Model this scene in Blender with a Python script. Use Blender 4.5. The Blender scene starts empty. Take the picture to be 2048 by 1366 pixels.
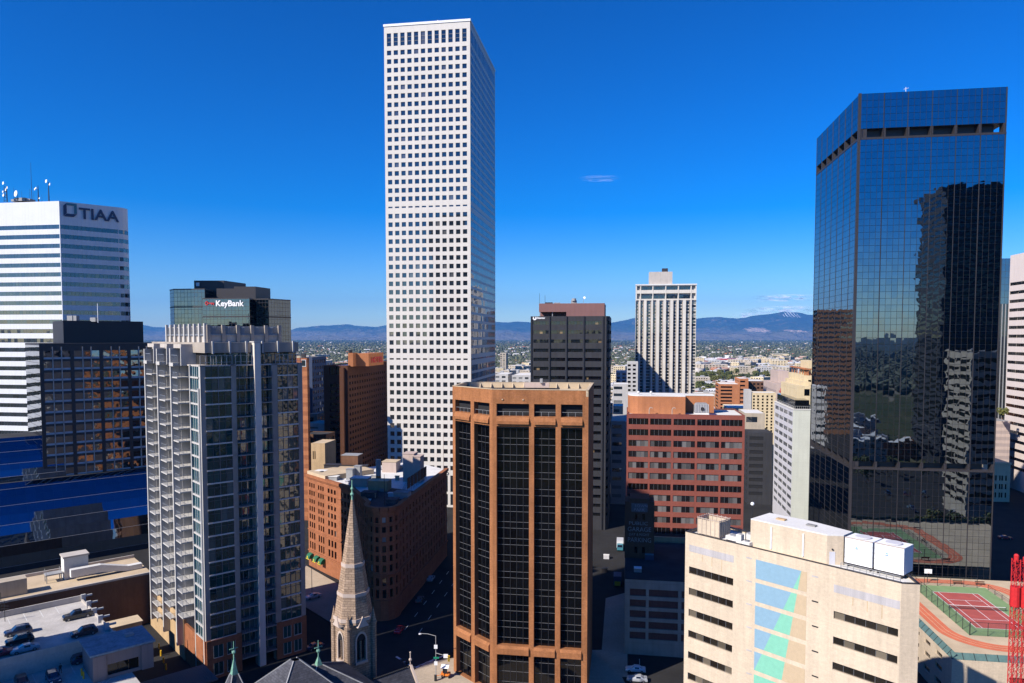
import bpy, math, random
from mathutils import Vector, Matrix
R = math.radians
rnd = random.Random(7)
scene = bpy.context.scene
col = scene.collection
# ------------------------------------------------------------------ camera
F = 1445.0; PITCH = R(3.0); H = 77.0; YPP = 674 + F * math.tan(PITCH)
cam_d = bpy.data.cameras.new('camera'); cam = bpy.data.objects.new('camera', cam_d); col.objects.link(cam)
cam.location = (0, 0, H); cam.rotation_euler = (math.pi / 2 - PITCH, 0, 0)
cam_d.sensor_width = 36; cam_d.sensor_fit = 'HORIZONTAL'; cam_d.lens = 36 * F / 2048
cam_d.shift_y = (YPP - 683) / 2048; cam_d.clip_start = 1; cam_d.clip_end = 200000
scene.camera = cam
# ------------------------------------------------------------------ sky, sun, exposure
SUN_EL = R(37); SUN_H = (-0.795, -0.607)
world = bpy.data.worlds.new('World'); scene.world = world; world.use_nodes = True
wn = world.node_tree; wn.nodes.clear()
sky = wn.nodes.new('ShaderNodeTexSky'); sky.sky_type = 'NISHITA'; sky.sun_disc = False
sky.sun_elevation = SUN_EL; sky.sun_rotation = math.atan2(SUN_H[0], SUN_H[1]) % (2 * math.pi)
sky.altitude = 500; sky.air_density = 1.0; sky.dust_density = 0.3; sky.ozone_density = 6.0
gam = wn.nodes.new('ShaderNodeGamma'); gam.inputs['Gamma'].default_value = 1.3
hsv = wn.nodes.new('ShaderNodeHueSaturation'); hsv.inputs['Saturation'].default_value = 1.3; hsv.inputs['Hue'].default_value = 0.511
bgn = wn.nodes.new('ShaderNodeBackground'); bgn.inputs['Strength'].default_value = 0.066
won = wn.nodes.new('ShaderNodeOutputWorld')
wn.links.new(sky.outputs[0], gam.inputs[0]); wn.links.new(gam.outputs[0], hsv.inputs['Color'])
wn.links.new(hsv.outputs[0], bgn.inputs[0]); wn.links.new(bgn.outputs[0], won.inputs[0])
sl = bpy.data.lights.new('sun', 'SUN'); sl.energy = 5.0; sl.angle = R(0.5); sl.color = (1.0, 0.93, 0.84)
so = bpy.data.objects.new('sun', sl); col.objects.link(so)
sv = Vector((SUN_H[0] * math.cos(SUN_EL), SUN_H[1] * math.cos(SUN_EL), math.sin(SUN_EL)))
so.rotation_euler = (-sv).to_track_quat('-Z', 'Y').to_euler(); so.location = (-100, -100, 300)
scene.view_settings.view_transform = 'Standard'; scene.view_settings.look = 'None'
scene.view_settings.exposure = 0.55; scene.view_settings.gamma = 1.0
cy = scene.cycles
cy.max_bounces = 6; cy.diffuse_bounces = 1; cy.glossy_bounces = 3; cy.transmission_bounces = 2
cy.transparent_max_bounces = 8; cy.volume_bounces = 0; cy.use_denoising = True
cy.caustics_reflective = False; cy.caustics_refractive = False; cy.sample_clamp_indirect = 6
# ------------------------------------------------------------------ photo geometry
_c, _s = math.cos(PITCH), math.sin(PITCH)
def ray(px, py):
    u = px - 1024; v = YPP - py
    return (u, F * _c + v * _s, -F * _s + v * _c)
def at(px, py, Y):
    r = ray(px, py); t = Y / r[1]; return (r[0] * t, Y, H + r[2] * t)
def onz(px, py, z=0.0):
    r = ray(px, py); t = (z - H) / r[2]; return (r[0] * t, r[1] * t, z)
def meet(Q, d, px, py):
    r = ray(px, py); k = r[0] / r[1]; return (k * Q[1] - Q[0]) / (d[0] - k * d[1])
def zat(Q, py):
    r = ray(1024, py); return H + r[2] * Q[1] / r[1]
def proj(X, Y, Z):
    z = Z - H; d = Y * _c - z * _s; v = Y * _s + z * _c
    return (1024 + F * X / d, YPP - F * v / d) if d > 1 else (-9999, -9999)
GA, GB = R(8.9), R(48.7)
dA = (math.sin(GA), math.cos(GA)); eA = (math.cos(GA), -math.sin(GA))
N = (math.sin(GB), math.cos(GB)); E = (math.cos(GB), -math.sin(GB))
neg = lambda d: (-d[0], -d[1])
W_, S_ = neg(E), neg(N)
def go(q, d, t, d2=(0, 0), t2=0): return (q[0] + d[0] * t + d2[0] * t2, q[1] + d[1] * t + d2[1] * t2)
def box4(c, d1, w, d2, l): return [c, go(c, d1, w), go(c, d1, w, d2, l), go(c, d2, l)]
# ------------------------------------------------------------------ mesh helper
class MB:
    def __init__(s): s.v = []; s.f = []
    def poly(s, pts):
        n = len(s.v); s.v.extend([tuple(p) for p in pts]); s.f.append(tuple(range(n, n + len(pts))))
    def prism(s, pl, z0, z1, bottom=False, top=True):
        n = len(s.v); k = len(pl)
        s.v.extend([(p[0], p[1], z0) for p in pl]); s.v.extend([(p[0], p[1], z1) for p in pl])
        for i in range(k):
            j = (i + 1) % k; s.f.append((n + i, n + j, n + k + j, n + k + i))
        if top: s.f.append(tuple(range(n + k, n + 2 * k)))
        if bottom: s.f.append(tuple(reversed(range(n, n + k))))
    def box(s, c, d1, w, d2, l, z0, z1): s.prism(box4(c, d1, w, d2, l), z0, z1, bottom=True)
    def hexa(s, p):
        n = len(s.v); s.v.extend([tuple(q) for q in p])
        for f in ((0, 3, 2, 1), (4, 5, 6, 7), (0, 1, 5, 4), (1, 2, 6, 5), (2, 3, 7, 6), (3, 0, 4, 7)): s.f.append(tuple(n + i for i in f))
    def tube(s, p, q, r, k=6, r2=None, cap=True):
        p, q = Vector(p), Vector(q); a = (q - p)
        if a.length < 1e-6: return
        a.normalize(); b = a.orthogonal().normalized(); c = a.cross(b); n = len(s.v); r2 = r if r2 is None else r2
        for P, rr in ((p, r), (q, r2)):
            for i in range(k):
                t = 2 * math.pi * i / k; s.v.append(tuple(P + b * (rr * math.cos(t)) + c * (rr * math.sin(t))))
        for i in range(k):
            j = (i + 1) % k; s.f.append((n + i, n + j, n + k + j, n + k + i))
        if cap: s.f.append(tuple(reversed(range(n, n + k)))); s.f.append(tuple(range(n + k, n + 2 * k)))
    def cone(s, p, r, h, k=8):
        n = len(s.v); s.v.extend([(p[0] + r * math.cos(2 * math.pi * i / k), p[1] + r * math.sin(2 * math.pi * i / k), p[2]) for i in range(k)])
        s.v.append((p[0], p[1], p[2] + h))
        for i in range(k): s.f.append((n + i, n + (i + 1) % k, n + k))
        s.f.append(tuple(reversed(range(n, n + k))))
    def ball(s, p, r, nu=8, nv=5, sz=1.0):
        n = len(s.v)
        for j in range(1, nv):
            t = math.pi * j / nv
            for i in range(nu):
                a = 2 * math.pi * i / nu
                s.v.append((p[0] + r * math.sin(t) * math.cos(a), p[1] + r * math.sin(t) * math.sin(a), p[2] + r * sz * math.cos(t)))
        s.v.append((p[0], p[1], p[2] + r * sz)); s.v.append((p[0], p[1], p[2] - r * sz))
        T, B = n + (nv - 1) * nu, n + (nv - 1) * nu + 1
        for j in range(nv - 2):
            for i in range(nu):
                k = (i + 1) % nu; s.f.append((n + j * nu + i, n + (j + 1) * nu + i, n + (j + 1) * nu + k, n + j * nu + k))
        for i in range(nu):
            k = (i + 1) % nu; s.f.append((T, n + i, n + k)); s.f.append((B, n + (nv - 2) * nu + k, n + (nv - 2) * nu + i))
    def build(s, name, mat, parent=None, loc=None, smooth=False):
        if not s.f: return None
        if parent is not None: o0 = ORG[parent.name]
        else: o0 = loc if loc is not None else base_of(s.v)
        me = bpy.data.meshes.new(name)
        me.from_pydata([(x - o0[0], y - o0[1], z - o0[2]) for x, y, z in s.v], [], s.f)
        me.materials.append(mat)
        if smooth: me.polygons.foreach_set('use_smooth', [True] * len(me.polygons))
        o = bpy.data.objects.new(name, me); col.objects.link(o)
        if parent is not None: o.parent = parent
        else: o.location = o0
        ORG[o.name] = o0
        return o
ORG = {}
def base_of(v):
    xs = [p[0] for p in v]; ys = [p[1] for p in v]
    return ((min(xs) + max(xs)) / 2, (min(ys) + max(ys)) / 2, min(p[2] for p in v))
def tag(o, label=None, cat=None, group=None, kind=None):
    if label: o['label'] = label
    if cat: o['category'] = cat
    if group: o['group'] = group
    if kind: o['kind'] = kind
    return o
def thing(name, label, cat, loc, group=None, rz=0):
    o = bpy.data.objects.new(name, None); col.objects.link(o); o.location = (loc[0], loc[1], loc[2] if len(loc) > 2 else 0)
    o.rotation_euler = (0, 0, rz); o.empty_display_size = 1
    ORG[o.name] = tuple(o.location); return tag(o, label, cat, group)
def cen(pl): return (sum(p[0] for p in pl) / len(pl), sum(p[1] for p in pl) / len(pl), 0.0)
KIDS = {}
def copy_tree(o, loc=None, rz=None, label=None, parent=None):
    c = o.copy(); col.objects.link(c)
    if parent is not None: c.parent = parent
    if loc is not None: c.location = loc
    if rz is not None: c.rotation_euler = (0, 0, rz)
    if label: c['label'] = label
    for ch in list(o.children): copy_tree(ch, parent=c)
    return c
# ------------------------------------------------------------------ walls with openings
class Wall:
    def __init__(s, p, q):
        s.p = p; dx, dy = q[0] - p[0], q[1] - p[1]; s.L = math.hypot(dx, dy)
        s.u = (dx / s.L, dy / s.L); s.n = (s.u[1], -s.u[0])
    def pt(s, u, z, o=0.0): return (s.p[0] + s.u[0] * u + s.n[0] * o, s.p[1] + s.u[1] * u + s.n[1] * o, z)
    def xy(s, u, o=0.0): return s.pt(u, 0, o)[:2]
    def quad(s, mb, u0, u1, z0, z1, o=0.0): mb.poly([s.pt(u0, z0, o), s.pt(u1, z0, o), s.pt(u1, z1, o), s.pt(u0, z1, o)])
    def bar(s, mb, u0, u1, z0, z1, o0, o1):
        mb.hexa([s.pt(u0, z0, o1), s.pt(u1, z0, o1), s.pt(u1, z0, o0), s.pt(u0, z0, o0), s.pt(u0, z1, o1), s.pt(u1, z1, o1), s.pt(u1, z1, o0), s.pt(u0, z1, o0)])
def walls(pl): return [Wall(pl[i], pl[(i + 1) % len(pl)]) for i in range(len(pl))]
def punch(w, mb, z0, z1, ucells, zcells, recess, out, o=0.0):
    """wall from z0 to z1; openings at every (ucell, zcell); returns pane quads into out (list of 4 points)"""
    ue = [0.0]; zc = sorted(zcells); z = z0
    for (a, b) in zc:
        if a > z: w.quad(mb, 0, w.L, z, a, o)
        u = 0.0
        for (c, d) in ucells:
            if c > u: w.quad(mb, u, c, a, b, o)
            r = o - recess
            mb.poly([w.pt(c, a, o), w.pt(c, a, r), w.pt(c, b, r), w.pt(c, b, o)])
            mb.poly([w.pt(d, a, r), w.pt(d, a, o), w.pt(d, b, o), w.pt(d, b, r)])
            mb.poly([w.pt(c, a, o), w.pt(d, a, o), w.pt(d, a, r), w.pt(c, a, r)])
            mb.poly([w.pt(c, b, r), w.pt(d, b, r), w.pt(d, b, o), w.pt(c, b, o)])
            out.append([w.pt(c, a, r), w.pt(d, a, r), w.pt(d, b, r), w.pt(c, b, r)])
            u = d
        if u < w.L: w.quad(mb, u, w.L, a, b, o)
        z = b
    if z < z1: w.quad(mb, 0, w.L, z, z1, o)
def emit(name, quads, parent, mat, cap=100, vis=None, split=1):
    """the panes that show largest as parts, the rest as one part"""
    def size(q):
        pp = [proj(*p) for p in q]; x = sum(p[0] for p in pp) / 4; y = sum(p[1] for p in pp) / 4
        if not (0 <= x <= 2048 and 0 <= y <= 1366) or (vis and not vis(x, y)): return 0
        return abs((pp[2][0] - pp[0][0]) * (pp[2][1] - pp[0][1]))
    qs = sorted(quads, key=size, reverse=True)
    for q in qs[:cap]:
        m = MB(); panes(m, q, split); m.build(name, mat, parent)
    if len(qs) > cap:
        m = MB()
        for q in qs[cap:]: panes(m, q, split)
        tag(m.build(name, mat, parent), kind='stuff')
def panes(m, q, k):
    if k <= 1: m.poly(q); return
    a, b, c, d = [Vector(p) for p in q]
    for i in range(k):
        f0, f1 = (i + 0.02) / k, (i + 0.98) / k
        m.poly([a.lerp(b, f0), a.lerp(b, f1), d.lerp(c, f1), d.lerp(c, f0)])
def cells(start, pitch, size, n): return [(start + i * pitch, start + i * pitch + size) for i in range(n)]
def text_mesh(name, body, w, u, z, height, mat, parent, o=0.05, depth=0.12, bold=0.0, sx=1.0):
    cu = bpy.data.curves.new(name, 'FONT'); cu.body = body; cu.size = height / 0.72; cu.extrude = depth; cu.offset = bold; cu.resolution_u = 3
    to = bpy.data.objects.new(name, cu); col.objects.link(to); bpy.context.view_layer.update()
    me = bpy.data.meshes.new_from_object(to.evaluated_get(bpy.context.evaluated_depsgraph_get()))
    bpy.data.objects.remove(to); m = MB()
    for v in me.vertices: m.v.append(w.pt(u + v.co.x * sx, z + v.co.y, o + depth + v.co.z))
    m.f = [tuple(p.vertices) for p in me.polygons]; bpy.data.meshes.remove(me)
    return m.build(name, mat, parent)
# ------------------------------------------------------------------ materials
class NT:
    def __init__(s, name):
        s.m = bpy.data.materials.new(name); s.m.use_nodes = True; s.t = s.m.node_tree; s.t.nodes.clear()
        s.b = s.n('ShaderNodeBsdfPrincipled'); s.o = s.n('ShaderNodeOutputMaterial'); s.l(s.b.outputs[0], s.o.inputs[0])
    def n(s, t, **k):
        x = s.t.nodes.new(t)
        for a, b in k.items(): setattr(x, a, b)
        return x
    def l(s, a, b): s.t.links.new(a, b)
    def math(s, op, a, b=None, c=None):
        x = s.n('ShaderNodeMath', operation=op)
        for i, q in enumerate((a, b, c)):
            if q is None: continue
            if isinstance(q, (int, float)): x.inputs[i].default_value = q
            else: s.l(q, x.inputs[i])
        return x.outputs[0]
    def vm(s, op, a, b=None):
        x = s.n('ShaderNodeVectorMath', operation=op)
        for i, q in enumerate((a, b)):
            if q is None: continue
            if isinstance(q, tuple): x.inputs[i].default_value = q
            else: s.l(q, x.inputs[i])
        return x.outputs['Value'] if op in ('DOT_PRODUCT', 'LENGTH') else x.outputs['Vector']
    def mix(s, f, a, b, mode='MIX'):
        x = s.n('ShaderNodeMix', data_type='RGBA', blend_type=mode)
        for k, q in ((0, f), (6, a), (7, b)):
            if isinstance(q, (int, float)): x.inputs[k].default_value = q
            elif isinstance(q, tuple): x.inputs[k].default_value = q + (1,) if len(q) == 3 else q
            else: s.l(q, x.inputs[k])
        return x.outputs[2]
    def noise(s, vec, scale, detail=4, rough=0.55, out=0):
        x = s.n('ShaderNodeTexNoise'); x.inputs['Scale'].default_value = scale; x.inputs['Detail'].default_value = detail
        x.inputs['Roughness'].default_value = rough; s.l(vec, x.inputs['Vector']); return x.outputs[out]
    def ramp(s, f, *st):
        x = s.n('ShaderNodeValToRGB'); e = x.color_ramp.elements
        while len(e) < len(st): e.new(0.5)
        for q, (p, c) in zip(e, st): q.position = p; q.color = c + (1,) if len(c) == 3 else c
        s.l(f, x.inputs[0]); return x.outputs[0]
    def pos(s): return s.n('ShaderNodeNewGeometry').outputs['Position']
    def wall(s):
        g = s.n('ShaderNodeNewGeometry')
        t = s.vm('CROSS_PRODUCT', (0.0, 0.0, 1.0), g.outputs['True Normal']); u = s.vm('DOT_PRODUCT', g.outputs['Position'], t)
        z = s.n('ShaderNodeSeparateXYZ'); s.l(g.outputs['Position'], z.inputs[0]); return u, z.outputs[2]
    def comb(s, x, y, z=0.0):
        c = s.n('ShaderNodeCombineXYZ')
        for i, q in enumerate((x, y, z)):
            if isinstance(q, (int, float)): c.inputs[i].default_value = q
            else: s.l(q, c.inputs[i])
        return c.outputs[0]
    def rand(s):
        g = s.n('ShaderNodeNewGeometry'); o = s.n('ShaderNodeObjectInfo')
        return s.math('FRACT', s.math('ADD', g.outputs['Random Per Island'], s.math('MULTIPLY', o.outputs['Random'], 7.31)))
    def set(s, base=None, rough=None, metal=None, ior=None, spec=None):
        for k, q in (('Base Color', base), ('Roughness', rough), ('Metallic', metal), ('IOR', ior), ('Specular IOR Level', spec)):
            if q is None: continue
            i = s.b.inputs[k]
            if isinstance(q, (int, float)): i.default_value = q
            elif isinstance(q, tuple): i.default_value = q + (1,)
            else: s.l(q, i)
    def bump(s, h, strength=0.3, dist=0.1):
        x = s.n('ShaderNodeBump'); x.inputs['Strength'].default_value = strength; x.inputs['Distance'].default_value = dist
        s.l(h, x.inputs['Height']); s.l(x.outputs[0], s.b.inputs['Normal'])
def sc(c, k): return tuple(min(1, x * k) for x in c)
def rough_mat(name, c, var=0.16, scale=0.35, rough=0.85, streak=0.12, joint=None, jw=0.03, jdark=0.72, bump=0.0, fine=0.0, blocks=None):
    """stone, brick, concrete, paint: patchy tone, rain streaks, optional panel joints (pu, pz) or courses"""
    t = NT(name); p = t.pos(); u, z = t.wall()
    n1 = t.noise(p, scale, 6, 0.6)
    base = t.ramp(n1, (0.28, sc(c, 1 - var)), (0.72, sc(c, 1 + var * 0.7)))
    if streak:
        st = t.noise(t.comb(t.math('MULTIPLY', u, 0.9), t.math('MULTIPLY', z, 0.06)), 1.0, 4, 0.6)
        base = t.mix(1.0, base, t.ramp(st, (0.35, (1 - streak,) * 3), (0.6, (1, 1, 1))), 'MULTIPLY')
    if fine:
        base = t.mix(1.0, base, t.ramp(t.noise(p, 2.6, 3, 0.7), (0.3, (1 - fine,) * 3), (0.7, (1 + fine * 0.4,) * 3)), 'MULTIPLY')
    if blocks:
        b = t.n('ShaderNodeTexBrick'); b.inputs['Scale'].default_value = 1.0; b.inputs['Mortar Size'].default_value = blocks[2]
        b.inputs['Brick Width'].default_value = blocks[0]; b.inputs['Row Height'].default_value = blocks[1]
        b.inputs['Color1'].default_value = (1, 1, 1, 1); b.inputs['Color2'].default_value = (blocks[3],) * 3 + (1,); b.inputs['Mortar'].default_value = (blocks[4],) * 3 + (1,)
        t.l(t.comb(u, z), b.inputs['Vector']); base = t.mix(1.0, base, b.outputs[0], 'MULTIPLY')
        if bump: t.bump(b.outputs[0], bump, 0.06)
    if joint:
        for q, pitch in ((u, joint[0]), (z, joint[1])):
            if pitch:
                f = t.math('LESS_THAN', t.math('FRACT', t.math('DIVIDE', q, pitch)), jw / pitch)
                base = t.mix(f, base, sc(c, jdark))
    t.set(base, rough, spec=0.12)
    if bump and not blocks: t.bump(n1, bump, 0.2)
    return t.m
def glass_mat(name, dark, ior=1.9, tilt=0.012, wave=0.010, wscale=0.8, metal=None, light=None, light_amt=0.0, rough=0.03):
    """window glass seen from outside in daylight: dark room behind, mirror-like, every pane set a touch differently"""
    t = NT(name); r = t.rand(); g = t.n('ShaderNodeNewGeometry')
    wnz = t.n('ShaderNodeTexWhiteNoise', noise_dimensions='1D'); t.l(r, wnz.inputs['W'])
    off = t.vm('SCALE', t.vm('SUBTRACT', wnz.outputs['Color'], (0.5, 0.5, 0.5))); off.node.inputs['Scale'].default_value = tilt
    nz = t.n('ShaderNodeTexNoise', noise_dimensions='4D'); nz.inputs['Scale'].default_value = wscale; nz.inputs['Detail'].default_value = 1.5
    t.l(g.outputs['Position'], nz.inputs['Vector']); t.l(t.math('MULTIPLY', r, 60.0), nz.inputs['W'])
    wv = t.vm('SCALE', t.vm('SUBTRACT', nz.outputs['Color'], (0.5, 0.5, 0.5))); wv.node.inputs['Scale'].default_value = wave
    nn = t.vm('NORMALIZE', t.vm('ADD', t.vm('ADD', g.outputs['Normal'], off), wv)); t.l(nn, t.b.inputs['Normal'])
    base = t.mix(1.0, dark, t.ramp(wnz.outputs['Value'], (0.0, ((0.93 if metal else 0.6),) * 3), (1.0, ((1.04 if metal else 1.35),) * 3)), 'MULTIPLY')
    if light:
        r2 = t.math('FRACT', t.math('MULTIPLY', r, 13.7)); f = t.math('LESS_THAN', r2, light_amt)
        f2 = t.math('MULTIPLY', f, t.math('ADD', t.math('MULTIPLY', wnz.outputs['Value'], 0.7), 0.3)); base = t.mix(f2, base, light)
    t.set(base, rough, metal, ior)
    return t.m
def plain(name, c, rough=0.6, metal=0.0, var=0.1, scale=1.5):
    t = NT(name); n1 = t.noise(t.pos(), scale, 4); t.set(t.ramp(n1, (0.3, sc(c, 1 - var)), (0.7, sc(c, 1 + var))), rough, metal); return t.m
M = {}
M['white_panel'] = rough_mat('white_panel', (0.66, 0.62, 0.565), 0.05, 0.05, 0.45, 0.05, joint=(3.11, 3.775), jw=0.06, jdark=0.84)
M['punched_glass'] = glass_mat('punched_glass', (0.012, 0.018, 0.024), 2.1, 0.016, 0.006, 0.5, light=(.10, .10, .10), light_amt=.10)
M['mirror_glass'] = glass_mat('mirror_glass', (0.25, 0.30, 0.35), 1.5, 0.005, 0.015, 0.42, metal=1.0, rough=0.015)
M['dark_metal'] = plain('dark_metal', (0.045, 0.04, 0.042), 0.5, 0.3)
M['mullion'] = plain('mullion', (0.065, 0.058, 0.056), 0.5, 0.2)
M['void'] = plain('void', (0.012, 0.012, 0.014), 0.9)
M['brown_brick'] = rough_mat('brown_brick', (0.42, 0.175, 0.074), 0.24, 0.18, 0.85, 0.20, fine=0.2, blocks=(0.45, 0.15, 0.012, 0.85, 0.8))
M['black_glass'] = glass_mat('black_glass', (0.003, 0.003, 0.0035), 1.45, 0.01, 0.03, 0.6)
M['light_mullion'] = plain('light_mullion', (0.16, 0.16, 0.165), 0.5, 0.3)
M['dark_mullion'] = plain('dark_mullion', (0.03, 0.03, 0.034), 0.5, 0.3)
M['roof_tan'] = rough_mat('roof_tan', (0.55, 0.43, 0.29), 0.18, 0.2, 0.95, 0)
M['roof_white'] = rough_mat('roof_white', (0.72, 0.70, 0.66), 0.12, 0.15, 0.9, 0, fine=0.1)
M['roof_grey'] = rough_mat('roof_grey', (0.28, 0.27, 0.26), 0.3, 0.2, 0.95, 0, fine=0.15)
M['roof_dark'] = rough_mat('roof_dark', (0.05, 0.05, 0.055), 0.3, 0.2, 0.95, 0)
M['concrete_white'] = rough_mat('concrete_white', (0.50, 0.485, 0.465), 0.08, 0.3, 0.8, 0.1)
M['edge_white'] = rough_mat('edge_white', (0.74, 0.66, 0.57), 0.08, 0.3, 0.8, 0.1)
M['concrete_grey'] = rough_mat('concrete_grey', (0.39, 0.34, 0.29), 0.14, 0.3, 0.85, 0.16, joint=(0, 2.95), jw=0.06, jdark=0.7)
M['concrete_light'] = rough_mat('concrete_light', (0.52, 0.47, 0.42), 0.1, 0.3, 0.85, 0.14)
M['concrete_beige'] = rough_mat('concrete_beige', (0.47, 0.40, 0.31), 0.1, 0.3, 0.85, 0.14)
M['res_glass'] = glass_mat('res_glass', (0.012, 0.055, 0.050), 1.9, 0.03, 0.03, 0.8, light=(0.12, 0.16, 0.16), light_amt=0.06)
M['railing'] = plain('railing', (0.30, 0.33, 0.38), 0.5, 0.2)
M['ribbon_glass'] = glass_mat('ribbon_glass', (0.02, 0.028, 0.034), 2.3, 0.014, 0.010, 0.5)
M['metal_panel'] = rough_mat('metal_panel', (0.74, 0.75, 0.77), 0.04, 0.2, 0.4, 0.04, joint=(1.5, 0), jw=0.05, jdark=0.82)
M['key_glass'] = glass_mat('key_glass', (0.13, 0.155, 0.175), 1.5, 0.006, 0.012, 0.35, metal=1.0, rough=0.02)
M['charcoal'] = rough_mat('charcoal', (0.048, 0.048, 0.053), 0.12, 0.2, 0.55, 0.12, joint=(1.6, 0), jw=0.05, jdark=0.7)
M['pink_metal'] = rough_mat('pink_metal', (0.24, 0.125, 0.115), 0.06, 0.2, 0.7, 0.06, joint=(2.0, 0), jw=0.06, jdark=0.8)
M['fin_concrete'] = rough_mat('fin_concrete', (0.66, 0.62, 0.55), 0.08, 0.1, 0.85, 0.1)
M['red_brick'] = rough_mat('red_brick', (0.26, 0.082, 0.06), 0.12, 0.3, 0.8, 0.08, fine=0.1)
M['red_glass'] = glass_mat('red_glass', (0.012, 0.010, 0.010), 1.75, 0.03, 0.02, 0.6, light=(0.20, 0.19, 0.185), light_amt=0.62)
M['orange_brick'] = rough_mat('orange_brick', (0.46, 0.185, 0.085), 0.12, 0.3, 0.85, 0.1, fine=0.12)
M['beige_brick'] = rough_mat('beige_brick', (0.66, 0.54, 0.40), 0.07, 0.12, 0.85, 0.12, fine=0.1, joint=(6.4, 3.93), jw=0.05, jdark=0.8, blocks=(0.9, 0.3, 0.014, 0.93, 0.9))
M['green_stone'] = rough_mat('green_stone', (0.58, 0.60, 0.53), 0.06, 0.2, 0.7, 0.08, joint=(1.6, 1.4), jw=0.06, jdark=0.86)
M['grey_panel'] = rough_mat('grey_panel', (0.60, 0.59, 0.62), 0.06, 0.2, 0.6, 0.08)
M['cream_tile'] = rough_mat('cream_tile', (0.70, 0.57, 0.36), 0.1, 0.3, 0.8, 0.12)
M['pink_stone'] = rough_mat('pink_stone', (0.52, 0.41, 0.355), 0.08, 0.2, 0.8, 0.1)
M['pink_band'] = rough_mat('pink_band', (0.40, 0.32, 0.29), 0.08, 0.2, 0.7, 0.1)
M['tan_brick'] = rough_mat('tan_brick', (0.52, 0.36, 0.20), 0.14, 0.3, 0.9, 0.12, fine=0.12)
M['brownstone'] = rough_mat('brownstone', (0.40, 0.155, 0.075), 0.16, 0.2, 0.85, 0.16, fine=0.12, blocks=(1.4, 0.5, 0.03, 0.85, 0.75))
M['dark_brick'] = rough_mat('dark_brick', (0.17, 0.09, 0.055), 0.18, 0.3, 0.9, 0.14, fine=0.1)
M['spire_stone'] = rough_mat('spire_stone', (0.48, 0.34, 0.235), 0.22, 0.5, 0.95, 0.12, fine=0.25, bump=0.9, blocks=(1.0, 0.38, 0.045, 0.72, 0.55))
M['trim_stone'] = rough_mat('trim_stone', (0.52, 0.42, 0.35), 0.12, 0.5, 0.9, 0.1)
M['slate'] = rough_mat('slate', (0.10, 0.10, 0.115), 0.25, 0.8, 0.85, 0.1, fine=0.25, blocks=(0.5, 0.22, 0.02, 0.7, 0.6))
M['copper_green'] = plain('copper_green', (0.16, 0.33, 0.24), 0.7, 0.0, 0.25, 2.0)
M['iron'] = plain('iron', (0.03, 0.03, 0.032), 0.6, 0.3)
M['steel'] = plain('steel', (0.30, 0.30, 0.30), 0.6, 0.0)
M['white_paint'] = plain('white_paint', (0.78, 0.78, 0.78), 0.5)
M['black_paint'] = plain('black_paint', (0.015, 0.015, 0.02), 0.5)
M['red_paint'] = plain('red_paint', (0.55, 0.02, 0.022), 0.5, 0, 0.15, 3)
M['yellow_paint'] = plain('yellow_paint', (0.70, 0.42, 0.02), 0.5)
M['green_cloth'] = plain('green_cloth', (0.012, 0.12, 0.06), 0.8)
M['gold'] = plain('gold', (0.65, 0.50, 0.03), 0.5)
M['orange_paint'] = plain('orange_paint', (0.75, 0.20, 0.02), 0.5)
M['navy'] = plain('navy', (0.035, 0.055, 0.12), 0.5)
M['teal'] = plain('teal', (0.05, 0.20, 0.26), 0.5)
M['sign_white'] = plain('sign_white', (0.85, 0.85, 0.85), 0.5, 0, 0.03)
M['sign_green'] = plain('sign_green', (0.01, 0.25, 0.14), 0.5)
# ------------------------------------------------------------------ ground, mountains, plain
import numpy as np
from mathutils import noise as mn
def ground_mat():
    t = NT('plain_ground'); p = t.pos()
    base = t.ramp(t.noise(p, 0.004, 8, 0.7), (0.3, (0.035, 0.045, 0.02)), (0.5, (0.07, 0.072, 0.035)), (0.62, (0.17, 0.145, 0.095)), (0.75, (0.30, 0.28, 0.25)))
    base = t.mix(t.ramp(t.noise(p, 0.03, 3, 0.6), (0.45, (0, 0, 0)), (0.6, (1, 1, 1))), base, (0.045, 0.06, 0.025)); t.set(base, 0.95, spec=0.05); return t.m
def paving_mat(name, c, var=0.25):
    t = NT(name); p = t.pos()
    base = t.ramp(t.noise(p, 0.12, 7, 0.65), (0.3, sc(c, 1 - var)), (0.7, sc(c, 1 + var)))
    base = t.mix(1.0, base, t.ramp(t.noise(p, 1.7, 4, 0.7), (0.3, (0.85,) * 3), (0.7, (1.08,) * 3)), 'MULTIPLY'); t.set(base, 0.95, spec=0.1); return t.m
M['asphalt'] = paving_mat('asphalt', (0.032, 0.031, 0.031)); M['sidewalk'] = paving_mat('sidewalk', (0.44, 0.36, 0.27), 0.12)
M['road_paint'] = plain('road_paint', (0.62, 0.62, 0.60), 0.8, 0, 0.2)
g = MB(); k = 64
ring = [(70000 * math.cos(2 * math.pi * i / k), 70000 * math.sin(2 * math.pi * i / k)) for i in range(k)]
for i in range(k): g.poly([(0, 0, 0), ring[i] + (0,), ring[(i + 1) % k] + (0,)])
gr = tag(g.build('ground', ground_mat(), loc=(0, 0, 0)), kind='structure')
m = MB(); m.poly([(-900, -60, 0.02), (900, -60, 0.02), (900, 640, 0.02), (-900, 640, 0.02)])
tag(m.build('road', M['asphalt'], loc=(0, 0, 0.02)), kind='structure')
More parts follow.
